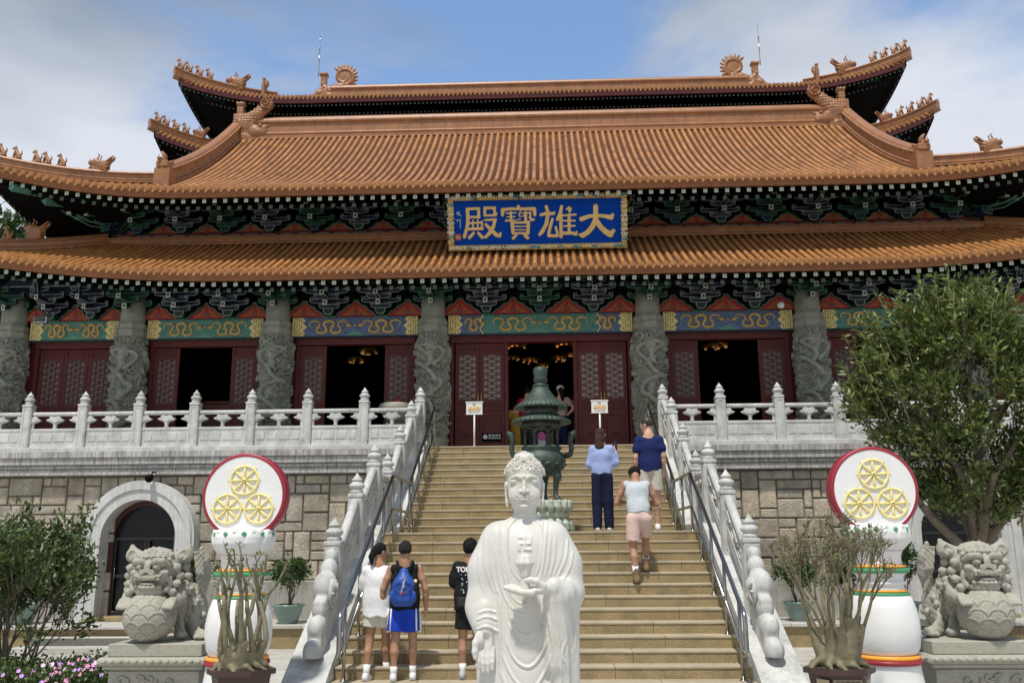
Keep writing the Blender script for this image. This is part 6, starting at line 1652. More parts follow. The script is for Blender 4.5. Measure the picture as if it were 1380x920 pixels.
# ================================================================== incense burner on the landing
IB = thing('incense_burner', 'tall green bronze incense burner with two scalloped roofs and curved handles, on a lotus pedestal', 'incense burner', (.02, 17.2, 2.54))
z0 = 2.54; q = lambda *p: [(r, z-z0) for (r, z) in p]
mb = MB(); mb.lathe(q((.0, 2.98), (.2, 3.0), (.40, 3.08), (.50, 3.2), (.50, 3.32), (.44, 3.42), (.38, 3.46), (.42, 3.50), (.42, 3.54), (.0, 3.54)), 40); mb.build('bowl', M_BRON, IB, local=True)
f = Field((-.56, -.56, .45), (.56, .56, .86), .014); f.ell((0, 0, .68), (.50, .50, .18), 0); X, Y, Z = f.grid(); th = np.arctan2(Y, X)
f.D += (.03*np.sin(th*14+5*np.sin(Z*22))*np.sin(Z*40)+.03*fbm(X*9, Y*9, Z*9, 2)).astype(np.float32); f.build('dragon_relief', M_BRON, IB)
for k in range(3):
    a = -math.pi/2+.9+k*2*math.pi/3; c, s = math.cos(a), math.sin(a)
    f = Field((-.1, -.12, -.02), (.2, .12, .62), .013); f.chain([(0, 0, .58), (.07, 0, .46), (.03, 0, .25), (.02, 0, .1), (.06, 0, .03)], [.10, .085, .05, .045, .06], .03); f.ell((.1, 0, .42), (.06, .07, .06), .02); f.cap((.13, 0, .38), (.16, 0, .36), .03, .02, .01)
    for s2 in (-1, 1): f.cap((.06, s2*.03, .03), (.12, s2*.04, .02), .03, .02, .01)
    o = f.build('leg', M_BRON, IB); o.location = (.33*c, .33*s, 0); o.rotation_euler = (0, 0, a)
for s in (-1, 1):
    mb = MB(); mb.tube([(s*.46, 0, 3.36-z0), (s*.60, 0, 3.40-z0), (s*.63, 0, 3.52-z0), (s*.60, 0, 3.66-z0), (s*.63, 0, 3.78-z0), (s*.72, 0, 3.84-z0)], [.05, .055, .055, .055, .075, .03], 8, flat=1.0); mb.build('handle', M_BRON, IB, local=True)
mb = MB()
for k in range(8):
    a = k*math.pi/4+.39; c, s = .36*math.cos(a), .36*math.sin(a); mb.tube([(c, s, 3.54-z0), (c, s, 3.94-z0)], .028, 8); mb.lathe([(.04, 0), (.045, .03), (.03, .05)], 8, (c, s, 3.54-z0))
    a2 = a+math.pi/4; p = [(.36*math.cos(a+(a2-a)*u), .36*math.sin(a+(a2-a)*u), 3.80-z0+.10*math.sin(math.pi*u)) for u in np.linspace(0, 1, 7)]; mb.tube(p, .025, 6)
mb.build('lantern_posts', M_BROD, IB, local=True)
mb = MB(); mb.lathe(q((.40, 3.90), (.41, 3.93), (.41, 4.0), (.36, 4.05), (0, 4.05)), 32); mb.lathe(q((.0, 4.06), (.36, 4.06), (.36, 4.28), (.30, 4.34), (0, 4.34)), 32); mb.build('drum', M_BROD, IB, local=True)
def scal(zr, R): return lambda th, z: 1+(.028*math.cos(36*th) if abs(z-(zr-z0)) < .07 else .012*math.cos(36*th))
mb = MB(); mb.lathe(q((.38, 4.045), (.60, 3.99), (.615, 4.0), (.61, 4.04), (.48, 4.10), (.36, 4.17)), 144, fn=scal(4.02, .6)); mb.build('lower_canopy', M_BRON, IB, local=True)
mb = MB(); mb.lathe(q((.36, 4.30), (.53, 4.27), (.545, 4.28), (.54, 4.32), (.42, 4.40), (.28, 4.52), (.19, 4.64), (.16, 4.70)), 144, fn=scal(4.29, .5)); mb.build('upper_canopy', M_BRON, IB, local=True)
mb = MB(); mb.lathe(q((.15, 4.69), (.17, 4.71), (.17, 4.74), (.12, 4.76), (.12, 4.79), (.15, 4.81), (.145, 4.86), (.135, 4.9), (.155, 4.98), (.155, 5.04), (.12, 5.085), (.05, 5.095), (0, 5.095)), 32); mb.build('finial', M_BRON, IB, local=True)
M_JADE = mat('pale_jade_stone', (.40, .45, .37), .6, .2, 8, .2, 30, dirt=((.2, .27, .2), .6), dscale=5)
LP = thing('lotus_pedestal', 'pale green carved lotus pedestal carrying the incense burner', 'pedestal', (.02, 17.2, 1.956))
def petals(zr, up, n=20, r=.50):
    f = Field((-.62, -.62, -.02), (.62, .62, .26), .013)
    for k in range(n):
        a = 2*math.pi*k/n; c, s = math.cos(a), math.sin(a)
        f.chain([(r*.86*c, r*.86*s, .03), (r*c, r*s, .10), (r*1.06*c, r*1.06*s, .18)], [.06, .075, .05], .006)
    f.cap((0, 0, .02), (0, 0, .02), r*.86, r*.86, .0, sq=(1, 1, .35)); o = f.build('petal_ring', M_JADE, LP); o.location = (0, 0, zr if up else zr+.22); o.rotation_euler = (0 if up else math.pi, 0, 0)
petals(.36, True); petals(.02, False, 20, .52)
mb = MB(); mb.lathe([(.46, .0), (.46, .58), (.0, .58)], 40); mb.lathe([(.49, .26), (.5, .28), (.5, .34), (.49, .36)], 40); mb.build('core', M_JADE, LP, local=True)

IB.scale = (.91, .91, 1.0)
# ================================================================== lamps and small fittings
t = thing('floodlight', 'grey rectangular floodlight fixed high beside the leftmost dragon column', 'floodlight', (-13.15, 22.6, 7.6))
mb = MB(); mb.box((0, 0, 0), (.36, .12, .18), 0, None, .02); mb.build('housing', M_STEEL, t, local=True); mb = MB(); mb.b2((-.15, -.065, -.065), (.15, -.061, .065)); mb.build('lens', M_BROD, t, local=True); mb = MB(); mb.tube([(0, .05, 0), (0, .5, .4), (0, 1.1, .6)], .02, 6); mb.build('bracket', M_STEEL, t, local=True)
t = thing('globe_lamp', 'small round white lamp against the red panel over the right side door', 'lamp', (6.37, 23.3, 7.85))
mb = MB(); mb.lathe([(.0, -.09), (.06, -.075), (.09, -.03), (.09, .03), (.06, .075), (0, .09)], 18); mb.build('globe', M_WHITE, t, local=True); mb = MB(); mb.tube([(0, .05, .05), (0, .5, .15)], .015, 6); mb.build('stem', M_STEEL, t, local=True)
for sg, nm in ((-1, 'left'), (1, 'right')):
    t = thing('globe_lamp', f'white globe lamp under the small {nm} corner eave of the tower', 'lamp', (sg*12.35, 31.8, 15.95)); mb = MB(); mb.lathe([(.0, -.2), (.14, -.15), (.2, -.06), (.2, .06), (.14, .15), (0, .2)], 18); mb.build('globe', M_WHITE, t, local=True); mb = MB(); mb.tube([(0, 0, .15), (0, 0, .7)], .03, 6); mb.build('stem', M_STEEL, t, local=True)
def wall_lantern(X):
    t = thing('wall_lantern', 'dark red glass lantern on a wall bracket behind the left wheel pillar' if X < 0 else 'dark red glass lantern on the wall behind the right wheel pillar', 'lantern', (X, 22.0, 2.35))
    mb = MB(); mb.prism(octa(.17, 6), .0, .36, 'z'); mb.build('glass', mat('lantern_glass', (.25, .22, .2), .2, .1), t, local=True)
    mb = MB(); mb.lathe([(.24, .35), (.22, .39), (.08, .5), (0, .52)], 6); mb.lathe([(.0, -.06), (.1, -.04), (.19, .0), (.2, .02)], 6)
    for k in range(6): a = 2*math.pi*(k+.5)/6; mb.tube([(.175*math.cos(a), .175*math.sin(a), 0), (.175*math.cos(a), .175*math.sin(a), .36)], .014, 5)
    mb.build('frame', M_MAR, t, local=True); mb = MB(); mb.tube([(0, 0, .5), (0, 0, .62), (0, .3, .68), (0, .55, .6)], .02, 6); mb.build('bracket', M_MAR, t, local=True)
wall_lantern(-7.75); wall_lantern(7.6)
t = thing('spotlight', 'small dark spotlight just above the left arch', 'spotlight', (-9.62, 22.05, 3.42)); mb = MB(); mb.tube([(0, 0, 0), (0, -.14, -.05)], [.07, .1], 12); mb.build('head', M_DARK, t, local=True); mb = MB(); mb.tube([(0, 0, 0), (0, .05, .12), (0, .3, .14)], .02, 6); mb.build('arm', M_DARK, t, local=True)
# hanging gilt lamps glimpsed inside the dark hall
M_GLOW = mat('lamp_glow', (1, .6, .2), .5, 0, emit=((1, .55, .18), .28)); M_GILT = mat('gilt_dim', (.5, .3, .08), .4, .1, metal=.5)
def hang(x, y, z, s, lab):
    t = thing('hanging_lamp', lab, 'lamp', (x, y, z), group='gilt lamps hanging inside the dark hall'); mb = MB(); mb.lathe([(.0, 0), (.2*s, .02), (.35*s, .08), (.36*s, .1), (.2*s, .12), (0, .12)], 14, fn=lambda th, z_: 1+.2*math.cos(7*th)); mb.build('bowl', M_GILT, t, local=True)
    mb = MB(); rr = random.Random(int(x*100))
    for k in range(7):
        a = rr.uniform(0, 6.28); mb.box((.26*s*math.cos(a), .26*s*math.sin(a)-.02, -.01), (.07*s, .07*s, .02))
    mb.build('bulbs', M_GLOW, t, local=True); mb = MB(); mb.tube([(0, 0, .1), (0, 0, 9.0-z)], .008, 4); mb.build('cord', M_DARK, t, local=True)
LAMPL = ['gilt lamp at the top left of the open central doorway', 'smaller gilt lamp just right of the top left one in the central doorway', 'smallest and middle gilt lamp in the central doorway',
         'gilt lamp right of the middle one in the central doorway', 'large gilt lamp at the top right of the central doorway', 'dim gilt lamp against the right edge of the central doorway, farther back', 'dim gilt lamp against the left edge of the central doorway, farther back',
         'lower left gilt lamp inside the doorway right of the centre', 'upper right gilt lamp inside the doorway right of the centre', 'lower left gilt lamp inside the doorway left of the centre', 'upper right gilt lamp inside the doorway left of the centre', 'farthest and faintest gilt lamp inside the doorway right of the centre']
for (x, y, z, s) in ((-.75, 27, 7.62, 1), (-.35, 28, 7.35, .8), (.05, 29, 7.38, .6), (.55, 28, 7.40, .8), (.75, 27, 7.65, 1), (1.0, 29.5, 7.8, .9), (-.95, 30, 7.85, .7), (5.2, 27, 7.5, .8), (5.6, 28, 7.75, .9), (-5.9, 28, 7.45, .8), (-5.4, 27.5, 7.62, .9), (4.9, 29, 7.7, .7)):
    hang(x, y, z, s, LAMPL.pop(0))
# stone urn on the terrace
t = thing('stone_urn', 'round grey stone urn on a block behind the balustrade, a red pot standing in it', 'urn', (-3.75, 23.2, FL)); mb = MB(); mb.b2((-.25, -.25, 0), (.25, .25, .75), 0, .02); mb.build('block', M_COL, t, local=True)
mb = MB(); mb.lathe([(.2, .75), (.3, .85), (.45, 1.05), (.48, 1.18), (.44, 1.25), (.38, 1.25), (.3, 1.15), (0, 1.12)], 28); mb.build('bowl', M_LION, t, local=True)
t = thing('red_pot', 'small red pot standing in the stone urn on the terrace', 'pot', (-3.72, 23.15, FL+1.12)); mb = MB(); mb.lathe([(.0, 0), (.07, .0), (.1, .1), (.1, .2), (.07, .26), (0, .27)], 14); mb.build('body', M_PRED, t, local=True); mb = MB(); mb.lathe([(.102, .13), (.105, .15), (.102, .17)], 14); mb.build('band', M_WHITE, t, local=True)
# ================================================================== people
SKIN = [mat('skin_light', (.52, .31, .22), .5, .06, 8, sss=.05), mat('skin_tan', (.36, .19, .115), .5, .06, 8, sss=.05)]
M_HAIRK = mat('hair_black', (.006, .005, .005), .6, .3, 40, .9, 90, spec=.2); M_HAIRG = mat('hair_grey', (.030, .027, .025), .8, .5, 60, .9, 120, spec=.15); M_HAIRB = mat('hair_brown', (.045, .020, .010), .5, .4, 40, .9, 90, spec=.3)
def cloth(name, c, **k): return mat(name, c, .82, .06, 5, .25, 14, spec=.2, **k)
C_ = dict(white=cloth('cloth_white', (.72, .72, .72)), cream=cloth('cloth_cream', (.58, .55, .45)), black=cloth('cloth_black', (.012, .012, .013)), blue=cloth('cloth_blue', (.012, .05, .42)), grey=cloth('cloth_palegrey', (.46, .50, .52)),
          pink=cloth('cloth_pink', (.62, .46, .41)), sky=cloth('cloth_lightblue', (.30, .37, .62)), navy=cloth('cloth_navy', (.008, .011, .035)), polo=cloth('cloth_polo', (.010, .018, .085)), beige=cloth('cloth_beige', (.50, .47, .40)),
          red=cloth('cloth_red', (.45, .012, .03)), must=cloth('cloth_mustard', (.38, .22, .03)), tan=cloth('cloth_tan', (.42, .29, .22)), dk=cloth('cloth_dark', (.03, .03, .035)), boot=mat('boot_suede', (.20, .125, .06), .8, .15, 8), shoe=mat('shoe_white', (.66, .66, .66), .5, .06, 10), shoeg=mat('shoe_grey', (.35, .36, .38), .6, .15, 10), hotp=cloth('cloth_hotpink', (.65, .15, .35)))
def person(label, loc, rz, s, J=None, shirt=None, pants=None, hair=None, hairm=None, skin=0, shoes=('shoe', 0), socks=None, extra=None, dress=None, group=None):
    j = dict(pelvis=(0, 0, .96), chest=(0, .01, 1.28), neck=(0, .0, 1.49), head=(0, .025, 1.635), shL=(-.165, 0, 1.392), shR=(.165, 0, 1.392), elL=(-.225, -.02, 1.12), elR=(.225, -.02, 1.13), wrL=(-.235, .05, .88), wrR=(.235, .05, .88),
             hiL=(-.085, 0, .92), hiR=(.085, 0, .92), knL=(-.095, .015, .50), knR=(.095, .015, .50), anL=(-.10, -.02, .085), anR=(.10, -.02, .085), toe=(0, 1, 0), face=(0, 1, 0))
    if J: j.update(J)
    v = {k: np.array(a, float) for k, a in j.items()}
    p = thing('person', label, 'person', loc, rz, group, scale=s)
    fd = v['face']/np.linalg.norm(v['face']); fr = np.cross(fd, (0, 0, 1)); fr /= np.linalg.norm(fr); fu = np.cross(fr, fd); Hd = v['head']
    def hp(a, b, c): return Hd+fr*a+fd*b+fu*c
    rot = np.stack([fr, fd, fu], 1)
    allp = np.array([v[k] for k in v if k not in ('toe', 'face')]); lo = allp.min(0)-.24; hi = allp.max(0)+.26; lo[2] = min(lo[2], v['anL'][2]-.1, v['anR'][2]-.1)
    f = Field(lo, hi, .0095)
    f.ell(Hd+fu*.02, (.075, .095, .095), .01, rot); f.ell(hp(0, .02, -.045), (.055, .072, .075), .02, rot)
    f.cap(hp(0, .088, .02), hp(0, .105, -.015), .008, .014, .012); f.ell(hp(0, .085, -.05), (.022, .012, .008), .008, rot); f.ell(hp(0, .075, -.085), .022, .02)
    for sx in (-1, 1):
        f.ell(hp(sx*.077, -.005, .0), (.012, .022, .034), .006, rot); f.ell(hp(sx*.032, .088, .02), (.014, .008, .008), .006, rot, mode='sub'); f.ell(hp(sx*.032, .080, .019), (.012, .010, .009), .004, rot)
    f.cap(v['neck']-np.array((0, 0, .05)), hp(0, -.015, -.05), .058, .052, .02)
    f.cap(v['pelvis'], v['chest'], .11, .12, .05, sq=(1.2, .8, 1)); f.cap(v['chest'], v['neck']-np.array((0, 0, .04)), .12, .06, .05, sq=(1.2, .75, 1)); f.cap(v['shL'], v['shR'], .046, .046, .04)
    for S, q in (('L', -1), ('R', 1)):
        f.chain([v['sh'+S], (v['sh'+S]+v['el'+S])/2, v['el'+S]], [.047, .046, .038], .03); w0, e0 = v['wr'+S], v['el'+S]
        f.chain([e0, e0*.65+w0*.35, w0], [.038, .041, .026], .02)
        d = (w0-e0)/np.linalg.norm(w0-e0); sd = np.cross(d, (q*1.0, 0.2, 0)); sd = np.cross(d, sd); sd = np.array((0, 1.0, 0))-d*d[1]; sd /= np.linalg.norm(sd)+1e-9; th = np.cross(d, sd)
        pc = w0+d*.055; f.cap(w0, pc, .024, .030, .01); 
        for k in range(4):
            b = pc+sd*(.024-.016*k)+d*.015; L = (.052, .06, .056, .045)[k]; cu = th*(-q)*.012
            f.chain([b, b+d*L*.55+cu*.4, b+d*L+cu*1.6], [.0105, .0095, .008], .004)
        f.chain([w0+d*.02+sd*.022, w0+d*.05+sd*.046, w0+d*.08+sd*.05], [.013, .011, .009], .008)
        f.chain([v['hi'+S], v['hi'+S]*.5+v['kn'+S]*.5, v['kn'+S]], [.085, .072, .055], .03); kn, an = v['kn'+S], v['an'+S]
        f.chain([kn, kn*.66+an*.34+np.array((0, -.018, 0)), kn*.25+an*.75, an], [.052, .056, .038, .036], .02)
        t = v['toe']/np.linalg.norm(v['toe']); f.chain([an-t*.03-np.array((0, 0, .035)), an+t*.13-np.array((0, 0, .05))], [.034, .028], .02)
    f.build('body', SKIN[skin], p)
    def wr(ff, a=.007, sc=9):
        X, Y, Z = ff.grid(); q_ = fbm(X*5+loc[0]*3, Y*5, Z*5, 1); ff.D += (a*fbm(X*sc+loc[0], Y*sc, Z*sc*.7, 2)+a*.8*(np.abs(fbm(X*13+3*q_, Y*13, Z*6+6*q_+X*5, 2))-.2)).astype(np.float32)
    if shirt:   # colour, hem height, sleeve (fraction of the arm, 0 none), looseness
        c, hem, sl, lo_ = shirt
        f2 = Field(lo, hi, .0105); pv = v['pelvis']
        axd = v['chest']-pv; axd = axd/np.linalg.norm(axd); b = pv-axd*max(0, pv[2]-hem)
        b2 = b-axd*.12
        f2.chain([b2, pv+axd*.08, v['chest']], [(.150 if hem < .93 else .118)+lo_, (.132 if hem < .93 else .112)+lo_, .126+lo_], .05, sq=(1.22, .84, 1)); f2.cap(v['chest'], v['neck']-np.array((0, 0, .055)), .118+lo_*.8, .058, .05, sq=(1.2, .78, 1)); (f2.cap(v['shL']*.99+v['shR']*.01, v['shR']*.99+v['shL']*.01, .056+lo_*.3, .056+lo_*.3, .04) if sl else f2.cap(v['shL']*.85+v['shR']*.15, v['shR']*.85+v['shL']*.15, .056, .056, .04))
        X, Y, Z = f2.grid(); g = (X-b[0])*(-axd[0])+(Y-b[1])*(-axd[1])+(Z-b[2])*(-axd[2]); f2.D = np.maximum(f2.D, g+.012*np.sin(X*30)).astype(np.float32)
        if sl:
            for S in 'LR':
                a, e, w0 = v['sh'+S], v['el'+S], v['wr'+S]; pass
                if sl <= 1: f2.chain([a, a*.5+e*.5*1.0 if sl > .5 else a+(e-a)*sl*.5, a+(e-a)*sl], [.058+lo_*.4, .060+lo_*.7, .058+lo_*.8], .035)
                else: f2.chain([a, e, e+(w0-e)*(sl-1)], [.054+lo_*.5, .050+lo_, .040+lo_], .035)
        else:
            for S in 'LR': f2.ell(v['sh'+S]*np.array((.86, 1, 1)), (.05, .068, .055), .03)
        wr(f2, .009+.1*lo_*.2); f2.build('shirt', C_[c], p)
    if pants:   # colour, lower end height measured along the leg (0 hip .. 1 ankle), looseness
        c, le, lo_ = pants; f2 = Field(lo, hi, .0105)
        for S in 'LR':
            a, k, an = v['hi'+S], v['kn'+S], v['an'+S]
            if le <= .5:
                e = a+(k-a)*le*2; d = (k-a)/np.linalg.norm(k-a); f3 = Field(lo, hi, .0105); f3.chain([a-np.array((0, 0, .03)), e+d*.10], [.090+lo_*.4, .084+lo_], .03)
                X, Y, Z = f3.grid(); f3.D = np.maximum(f3.D, (X-e[0])*d[0]+(Y-e[1])*d[1]+(Z-e[2])*d[2]).astype(np.float32)
                hh = np.maximum(.03-np.abs(f2.D-f3.D), 0)/.03; f2.D = np.minimum(f2.D, f3.D)-hh*hh*.0075
            else: f2.chain([a, k, k+(an-k)*(le-.5)*2], [.088+lo_*.5, .068+lo_, .058+lo_], .03)
        f2.cap(v['pelvis']+np.array((0, 0, .04)), (v['hiL']+v['hiR'])/2+np.array((0, 0, .01)), .104, .108, .05, sq=(1.25, .88, 1))
        wr(f2, .008); f2.build('trousers' if le > .5 else 'shorts', C_[c], p)
    if dress:
        c, hem = dress; f2 = Field(lo, hi, .012); f2.chain([(0, 0, hem), (0, 0, .95), (0, 0, 1.1), v['chest']], [.19, .15, .12, .125], .05, sq=(1.2, .85, 1)); f2.cap(v['chest'], v['neck']-np.array((0, 0, .05)), .12, .06, .04, sq=(1.2, .78, 1))
        for S in 'LR': f2.cap(v['sh'+S], v['sh'+S]*.4+v['el'+S]*.6, .07, .075, .03)
        f2.D = np.maximum(f2.D, hem-f2.ax[2][None, None, :]).astype(np.float32); wr(f2, .012); f2.build('dress', C_[c], p)
    if hair:
        f2 = Field(lo-np.array((.05, .15, 0)), hi+.05, .0095); f2.ell(hp(0, -.014, .034), (.083, .098, .090), .01, rot); f2.box(hp(0, .10, -.04), (.09, .06, .075), .01, .02, rot, mode='sub')
        for pr in hair:
            if pr[0] == 'e': f2.ell(hp(*pr[1]), pr[2], .02, rot)
            else: f2.chain([hp(*a) for a in pr[1]], pr[2], .02, sq=pr[3] if len(pr) > 3 else None)
        X, Y, Z = f2.grid(); f2.D += (.010*fbm(X*34, Y*34, Z*16, 2)).astype(np.float32); f2.build('hair', hairm, p)
    t = v['toe']/np.linalg.norm(v['toe'])
    for S in 'LR':
        an = v['an'+S]; f2 = Field(an-.2, an+.25, .0095); z_ = np.array((0, 0, 1.0))
        f2.cap(an-t*.035-z_*.04, an+t*.14-z_*.052, .042, .036, .02); f2.cap(an-t*.01-z_*.01, an+t*.08-z_*.035, .045, .036, .02)
        if shoes[1]: f2.cap(an, an+z_*shoes[1], .046, .050, .02)
        f2.D = np.maximum(f2.D, (an[2]-.085)-f2.ax[2][None, None, :]).astype(np.float32); o = f2.build('shoe', C_[shoes[0]], p)
        m2 = MB(); c0 = an-t*.035; c1 = an+t*.14; m2.tube([(c0[0], c0[1], an[2]-.076), (c1[0], c1[1], an[2]-.076)], [.047, .042], 10); 
        V = [(x, y, an[2]-.085+(z-(an[2]-.076))*.22+.009) for (x, y, z) in m2.v]; m2.v = V; m2.build('sole', C_['shoe'] if shoes[0] != 'boot' else M_POTB, o, local=True)
        if socks:
            kn = v['kn'+S]; d = (kn-an)/np.linalg.norm(kn-an); m2 = MB(); m2.tube([an-d*.02, an+d*.05, an+d*socks], [.044, .044, .047], 14); m2.build('sock', C_['white'], p, local=True)
    if extra: extra(p, v)
    return p
# --- woman in a white tee
def ex1(p, v):
    mb = MB(); mb.tube([(.17, .12, 1.25), (.2, .16, 1.05), (.19, .14, .95)], .008, 6); mb.build('bag_strap', C_['cream'], p, local=True)
    f = Field((.08, .0, .78), (.32, .3, 1.08), .012); f.box((.2, .14, .93), (.09, .06, .12), .0, .04); f.build('tote_bag', C_['cream'], p)
person('person in a loose white tee and cream shorts, black ponytail, on the lowest steps', (-2.2, 12.62, .0), rad(-12), 1.012,
       dict(elL=(-.235, .06, 1.15), wrL=(-.17, .24, 1.02), elR=(.235, .05, 1.15), wrR=(.15, .24, 1.08), hiL=(-.085, 0, .93), anL=(-.10, -.12, .085), knL=(-.10, -.02, .50), anR=(.085, .13, .10), knR=(.09, .08, .52), face=(.55, .8, -.1)),
       shirt=('white', .80, .85, .035), pants=('cream', .30, .03), hair=[('c', [(0, -.10, .0), (0, -.13, -.07), (0.01, -.125, -.16)], [.045, .04, .018])], hairm=M_HAIRK, skin=1, socks=.12, extra=ex1)
# --- man with the blue backpack
def ex2(p, v):
    f = Field((-.22, -.36, .92), (.22, -.04, 1.44), .010); f.chain([(0, -.17, 1.03), (0, -.175, 1.18), (0, -.14, 1.35)], [.125, .115, .055], .05, sq=(1.15, .62, 1)); f.box((0, -.235, 1.06), (.095, .03, .075), .02, .025); f.box((0, -.16, 1.0), (.13, .07, .06), .03, .04)
    for s in (-1, 1): f.ell((s*.145, -.18, 1.06), (.03, .06, .08), .01)
    X, Y, Z = f.grid(); f.D += (.008*fbm(X*10, Y*10, Z*10, 2)+.004*np.exp(-((Z-1.17)/.008)**2)).astype(np.float32)
    b = f.build('backpack', mat('backpack_blue', (.008, .055, .30), .5, .12, 6, .2, 20), p)
    m = MB(); m.tube([(-.02, -.285, 1.13), (.0, -.29, 1.2), (.03, -.27, 1.27), (.0, -.27, 1.24), (.02, -.29, 1.18), (-.01, -.29, 1.15)], .0045, 5); m.tube([(-.01, -.29, 1.16), (-.02, -.3, 1.08)], .004, 5)
    m.build('cord', M_WHITE, b, local=True); m = MB(); m.tube([(-.1, -.265, 1.12), (0, -.30, 1.155), (.1, -.265, 1.12)], .005, 5); m.tube([(-.09, -.25, 1.2), (0, -.28, 1.27), (.09, -.25, 1.2)], .005, 5); m.build('zips', M_INK, b, local=True)
    m = MB(); m.b2((-.035, -.332, 1.095), (.035, -.32, 1.11)); m.build('patch', M_PRED, b, local=True)
    m = MB()
    for s in (-1, 1): m.tube([(s*.05, -.13, 1.36), (s*.085, -.10, 1.44), (s*.10, -.02, 1.49), (s*.11, .09, 1.42), (s*.13, .13, 1.2), (s*.15, .0, 1.02)], .02, 6)
    m.build('strap', C_['black'], b, local=True)
    m = MB(); m.lathe([(0, 0), (.03, 0), (.03, .13), (.012, .16), (.012, .18), (0, .18)], 12, (.155, -.19, 1.06)); m.build('bottle', M_GLASSD, b, local=True); m = MB(); m.lathe([(.0, 0), (.02, 0), (.022, .035), (0, .045)], 12, (.155, -.19, 1.225)); m.build('bottle_cap', M_PYEL, b, local=True)
    for s in (-1, 1):
        m = MB(); m.tube([(s*.185, .0, .90), (s*.195, .0, .76), (s*.195, .0, .60)], [.024, .030, .034], 6, flat=1.0); m.tube([(s*.16, -.09, .9), (s*.17, -.10, .62)], .012, 5); m.build('side_stripe', C_['white'], p, local=True)
        m = MB(); m.tube([(s*.205, -.02, .86), (s*.222, -.03, .78)], .010, 5); m.build('yellow_trim', M_PYEL, p, local=True)
person('person in a black sleeveless top and blue shorts with a blue backpack', (-1.83, 12.52, .0), rad(4), 1.03,
       dict(shL=(-.18, 0, 1.395), shR=(.18, 0, 1.395), elL=(-.275, -.03, 1.14), elR=(.275, -.03, 1.14), wrL=(-.295, .04, .90), wrR=(.275, .05, .90), anL=(-.12, -.05, .085), anR=(.12, .06, .085), knL=(-.11, .0, .5), knR=(.115, .05, .5), face=(.15, .98, -.08)),
       shirt=('black', .88, 0, .02), pants=('blue', .36, .045), hair=[('e', (0, -.03, .0), (.082, .09, .06))], hairm=M_HAIRG, skin=1, socks=.10, extra=ex2)
# --- boy in the black tee
def ex3(p, v):
    text('lettering', 'TOKYO', .085, (0, -.155, 1.36), M_WHITE, p, bold=.004)
    r = random.Random(2); m = MB()
    for k in range(34):
        x, z = r.uniform(-.09, .09), r.uniform(1.08, 1.30); m.tube([(x, -.158, z), (x+r.uniform(-.03, .03), -.158, z+r.uniform(-.03, .03))], r.uniform(.004, .010), 5, r.choice([0, 1, 0]))
    m.build('shirt_print', [M_WHITE, mat('print_blue', (.15, .30, .36), .6, 0)], p, local=True)
    f = Field((-.22, -.25, .86), (.15, .0, 1.06), .011); f.box((-.03, -.15, .955), (.11, .035, .065), 0, .025); f.build('waist_bag', C_['dk'], p); m = MB(); m.tube([(-.16, -.06, 1.0), (-.06, -.15, 1.0), (.08, -.15, .99), (.17, -.05, 1.0)], .009, 6); m.build('belt', C_['black'], p, local=True)
person('person in a black printed tee and black shorts, half hidden behind the Buddha statue', (-.96, 12.68, .0), rad(-6), 1.045,
       dict(elL=(-.225, .04, 1.14), wrL=(-.13, .20, 1.08), elR=(.225, .04, 1.14), wrR=(.13, .20, 1.08), anL=(-.09, -.02, .085), anR=(.10, .12, .085), face=(.1, .95, -.2)),
       shirt=('black', .84, .8, .03), pants=('black', .36, .03), hair=[('e', (0, -.03, -.01), (.090, .095, .085)), ('e', (0, -.01, .03), (.092, .105, .09))], hairm=M_HAIRK, skin=1, shoes=('shoeg', 0), socks=.11, extra=ex3)
# --- man climbing in the tank top
def ex4(p, v):
    m = MB()
    for S in 'LR':
        an, kn = v['an'+S], v['kn'+S]; d = (kn-an)/np.linalg.norm(kn-an)
        for k in (-1, 1): m.b2((an[0]+k*.016-.008, an[1]-.062, an[2]+.11), (an[0]+k*.016+.008, an[1]-.050, an[2]+.13))
    m.build('sock_mark', C_['polo'], p, local=True)
    m = MB(); m.tube([(.165, -.06, 1.06), (.18, .0, 1.04), (.17, .06, 1.05)], .012, 6); m.build('belt', C_['dk'], p, local=True)
person('person climbing the stairs in a pale tank top, pink shorts and boots', (1.56, 14.55, 1.141), rad(3), 1.09,
       dict(pelvis=(0, .03, .98), chest=(0, .14, 1.29), neck=(0, .24, 1.46), head=(0, .31, 1.555), face=(0, .55, -.85), shL=(-.18, .20, 1.40), shR=(.18, .20, 1.40), elL=(-.30, .20, 1.14), wrL=(-.14, .40, 1.16), elR=(.30, .20, 1.12), wrR=(.14, .42, 1.15),
            hiL=(-.09, .03, .93), hiR=(.09, .03, .93), knL=(-.10, .05, .51), anL=(-.085, -.08, .085), knR=(.11, .22, .62), anR=(.10, .20, .24)),
       shirt=('grey', .97, 0, .010), pants=('pink', .40, .022), hair=[('e', (0, -.02, .03), (.092, .100, .092))], hairm=M_HAIRK, skin=1, shoes=('boot', .07), socks=.20, extra=ex4)
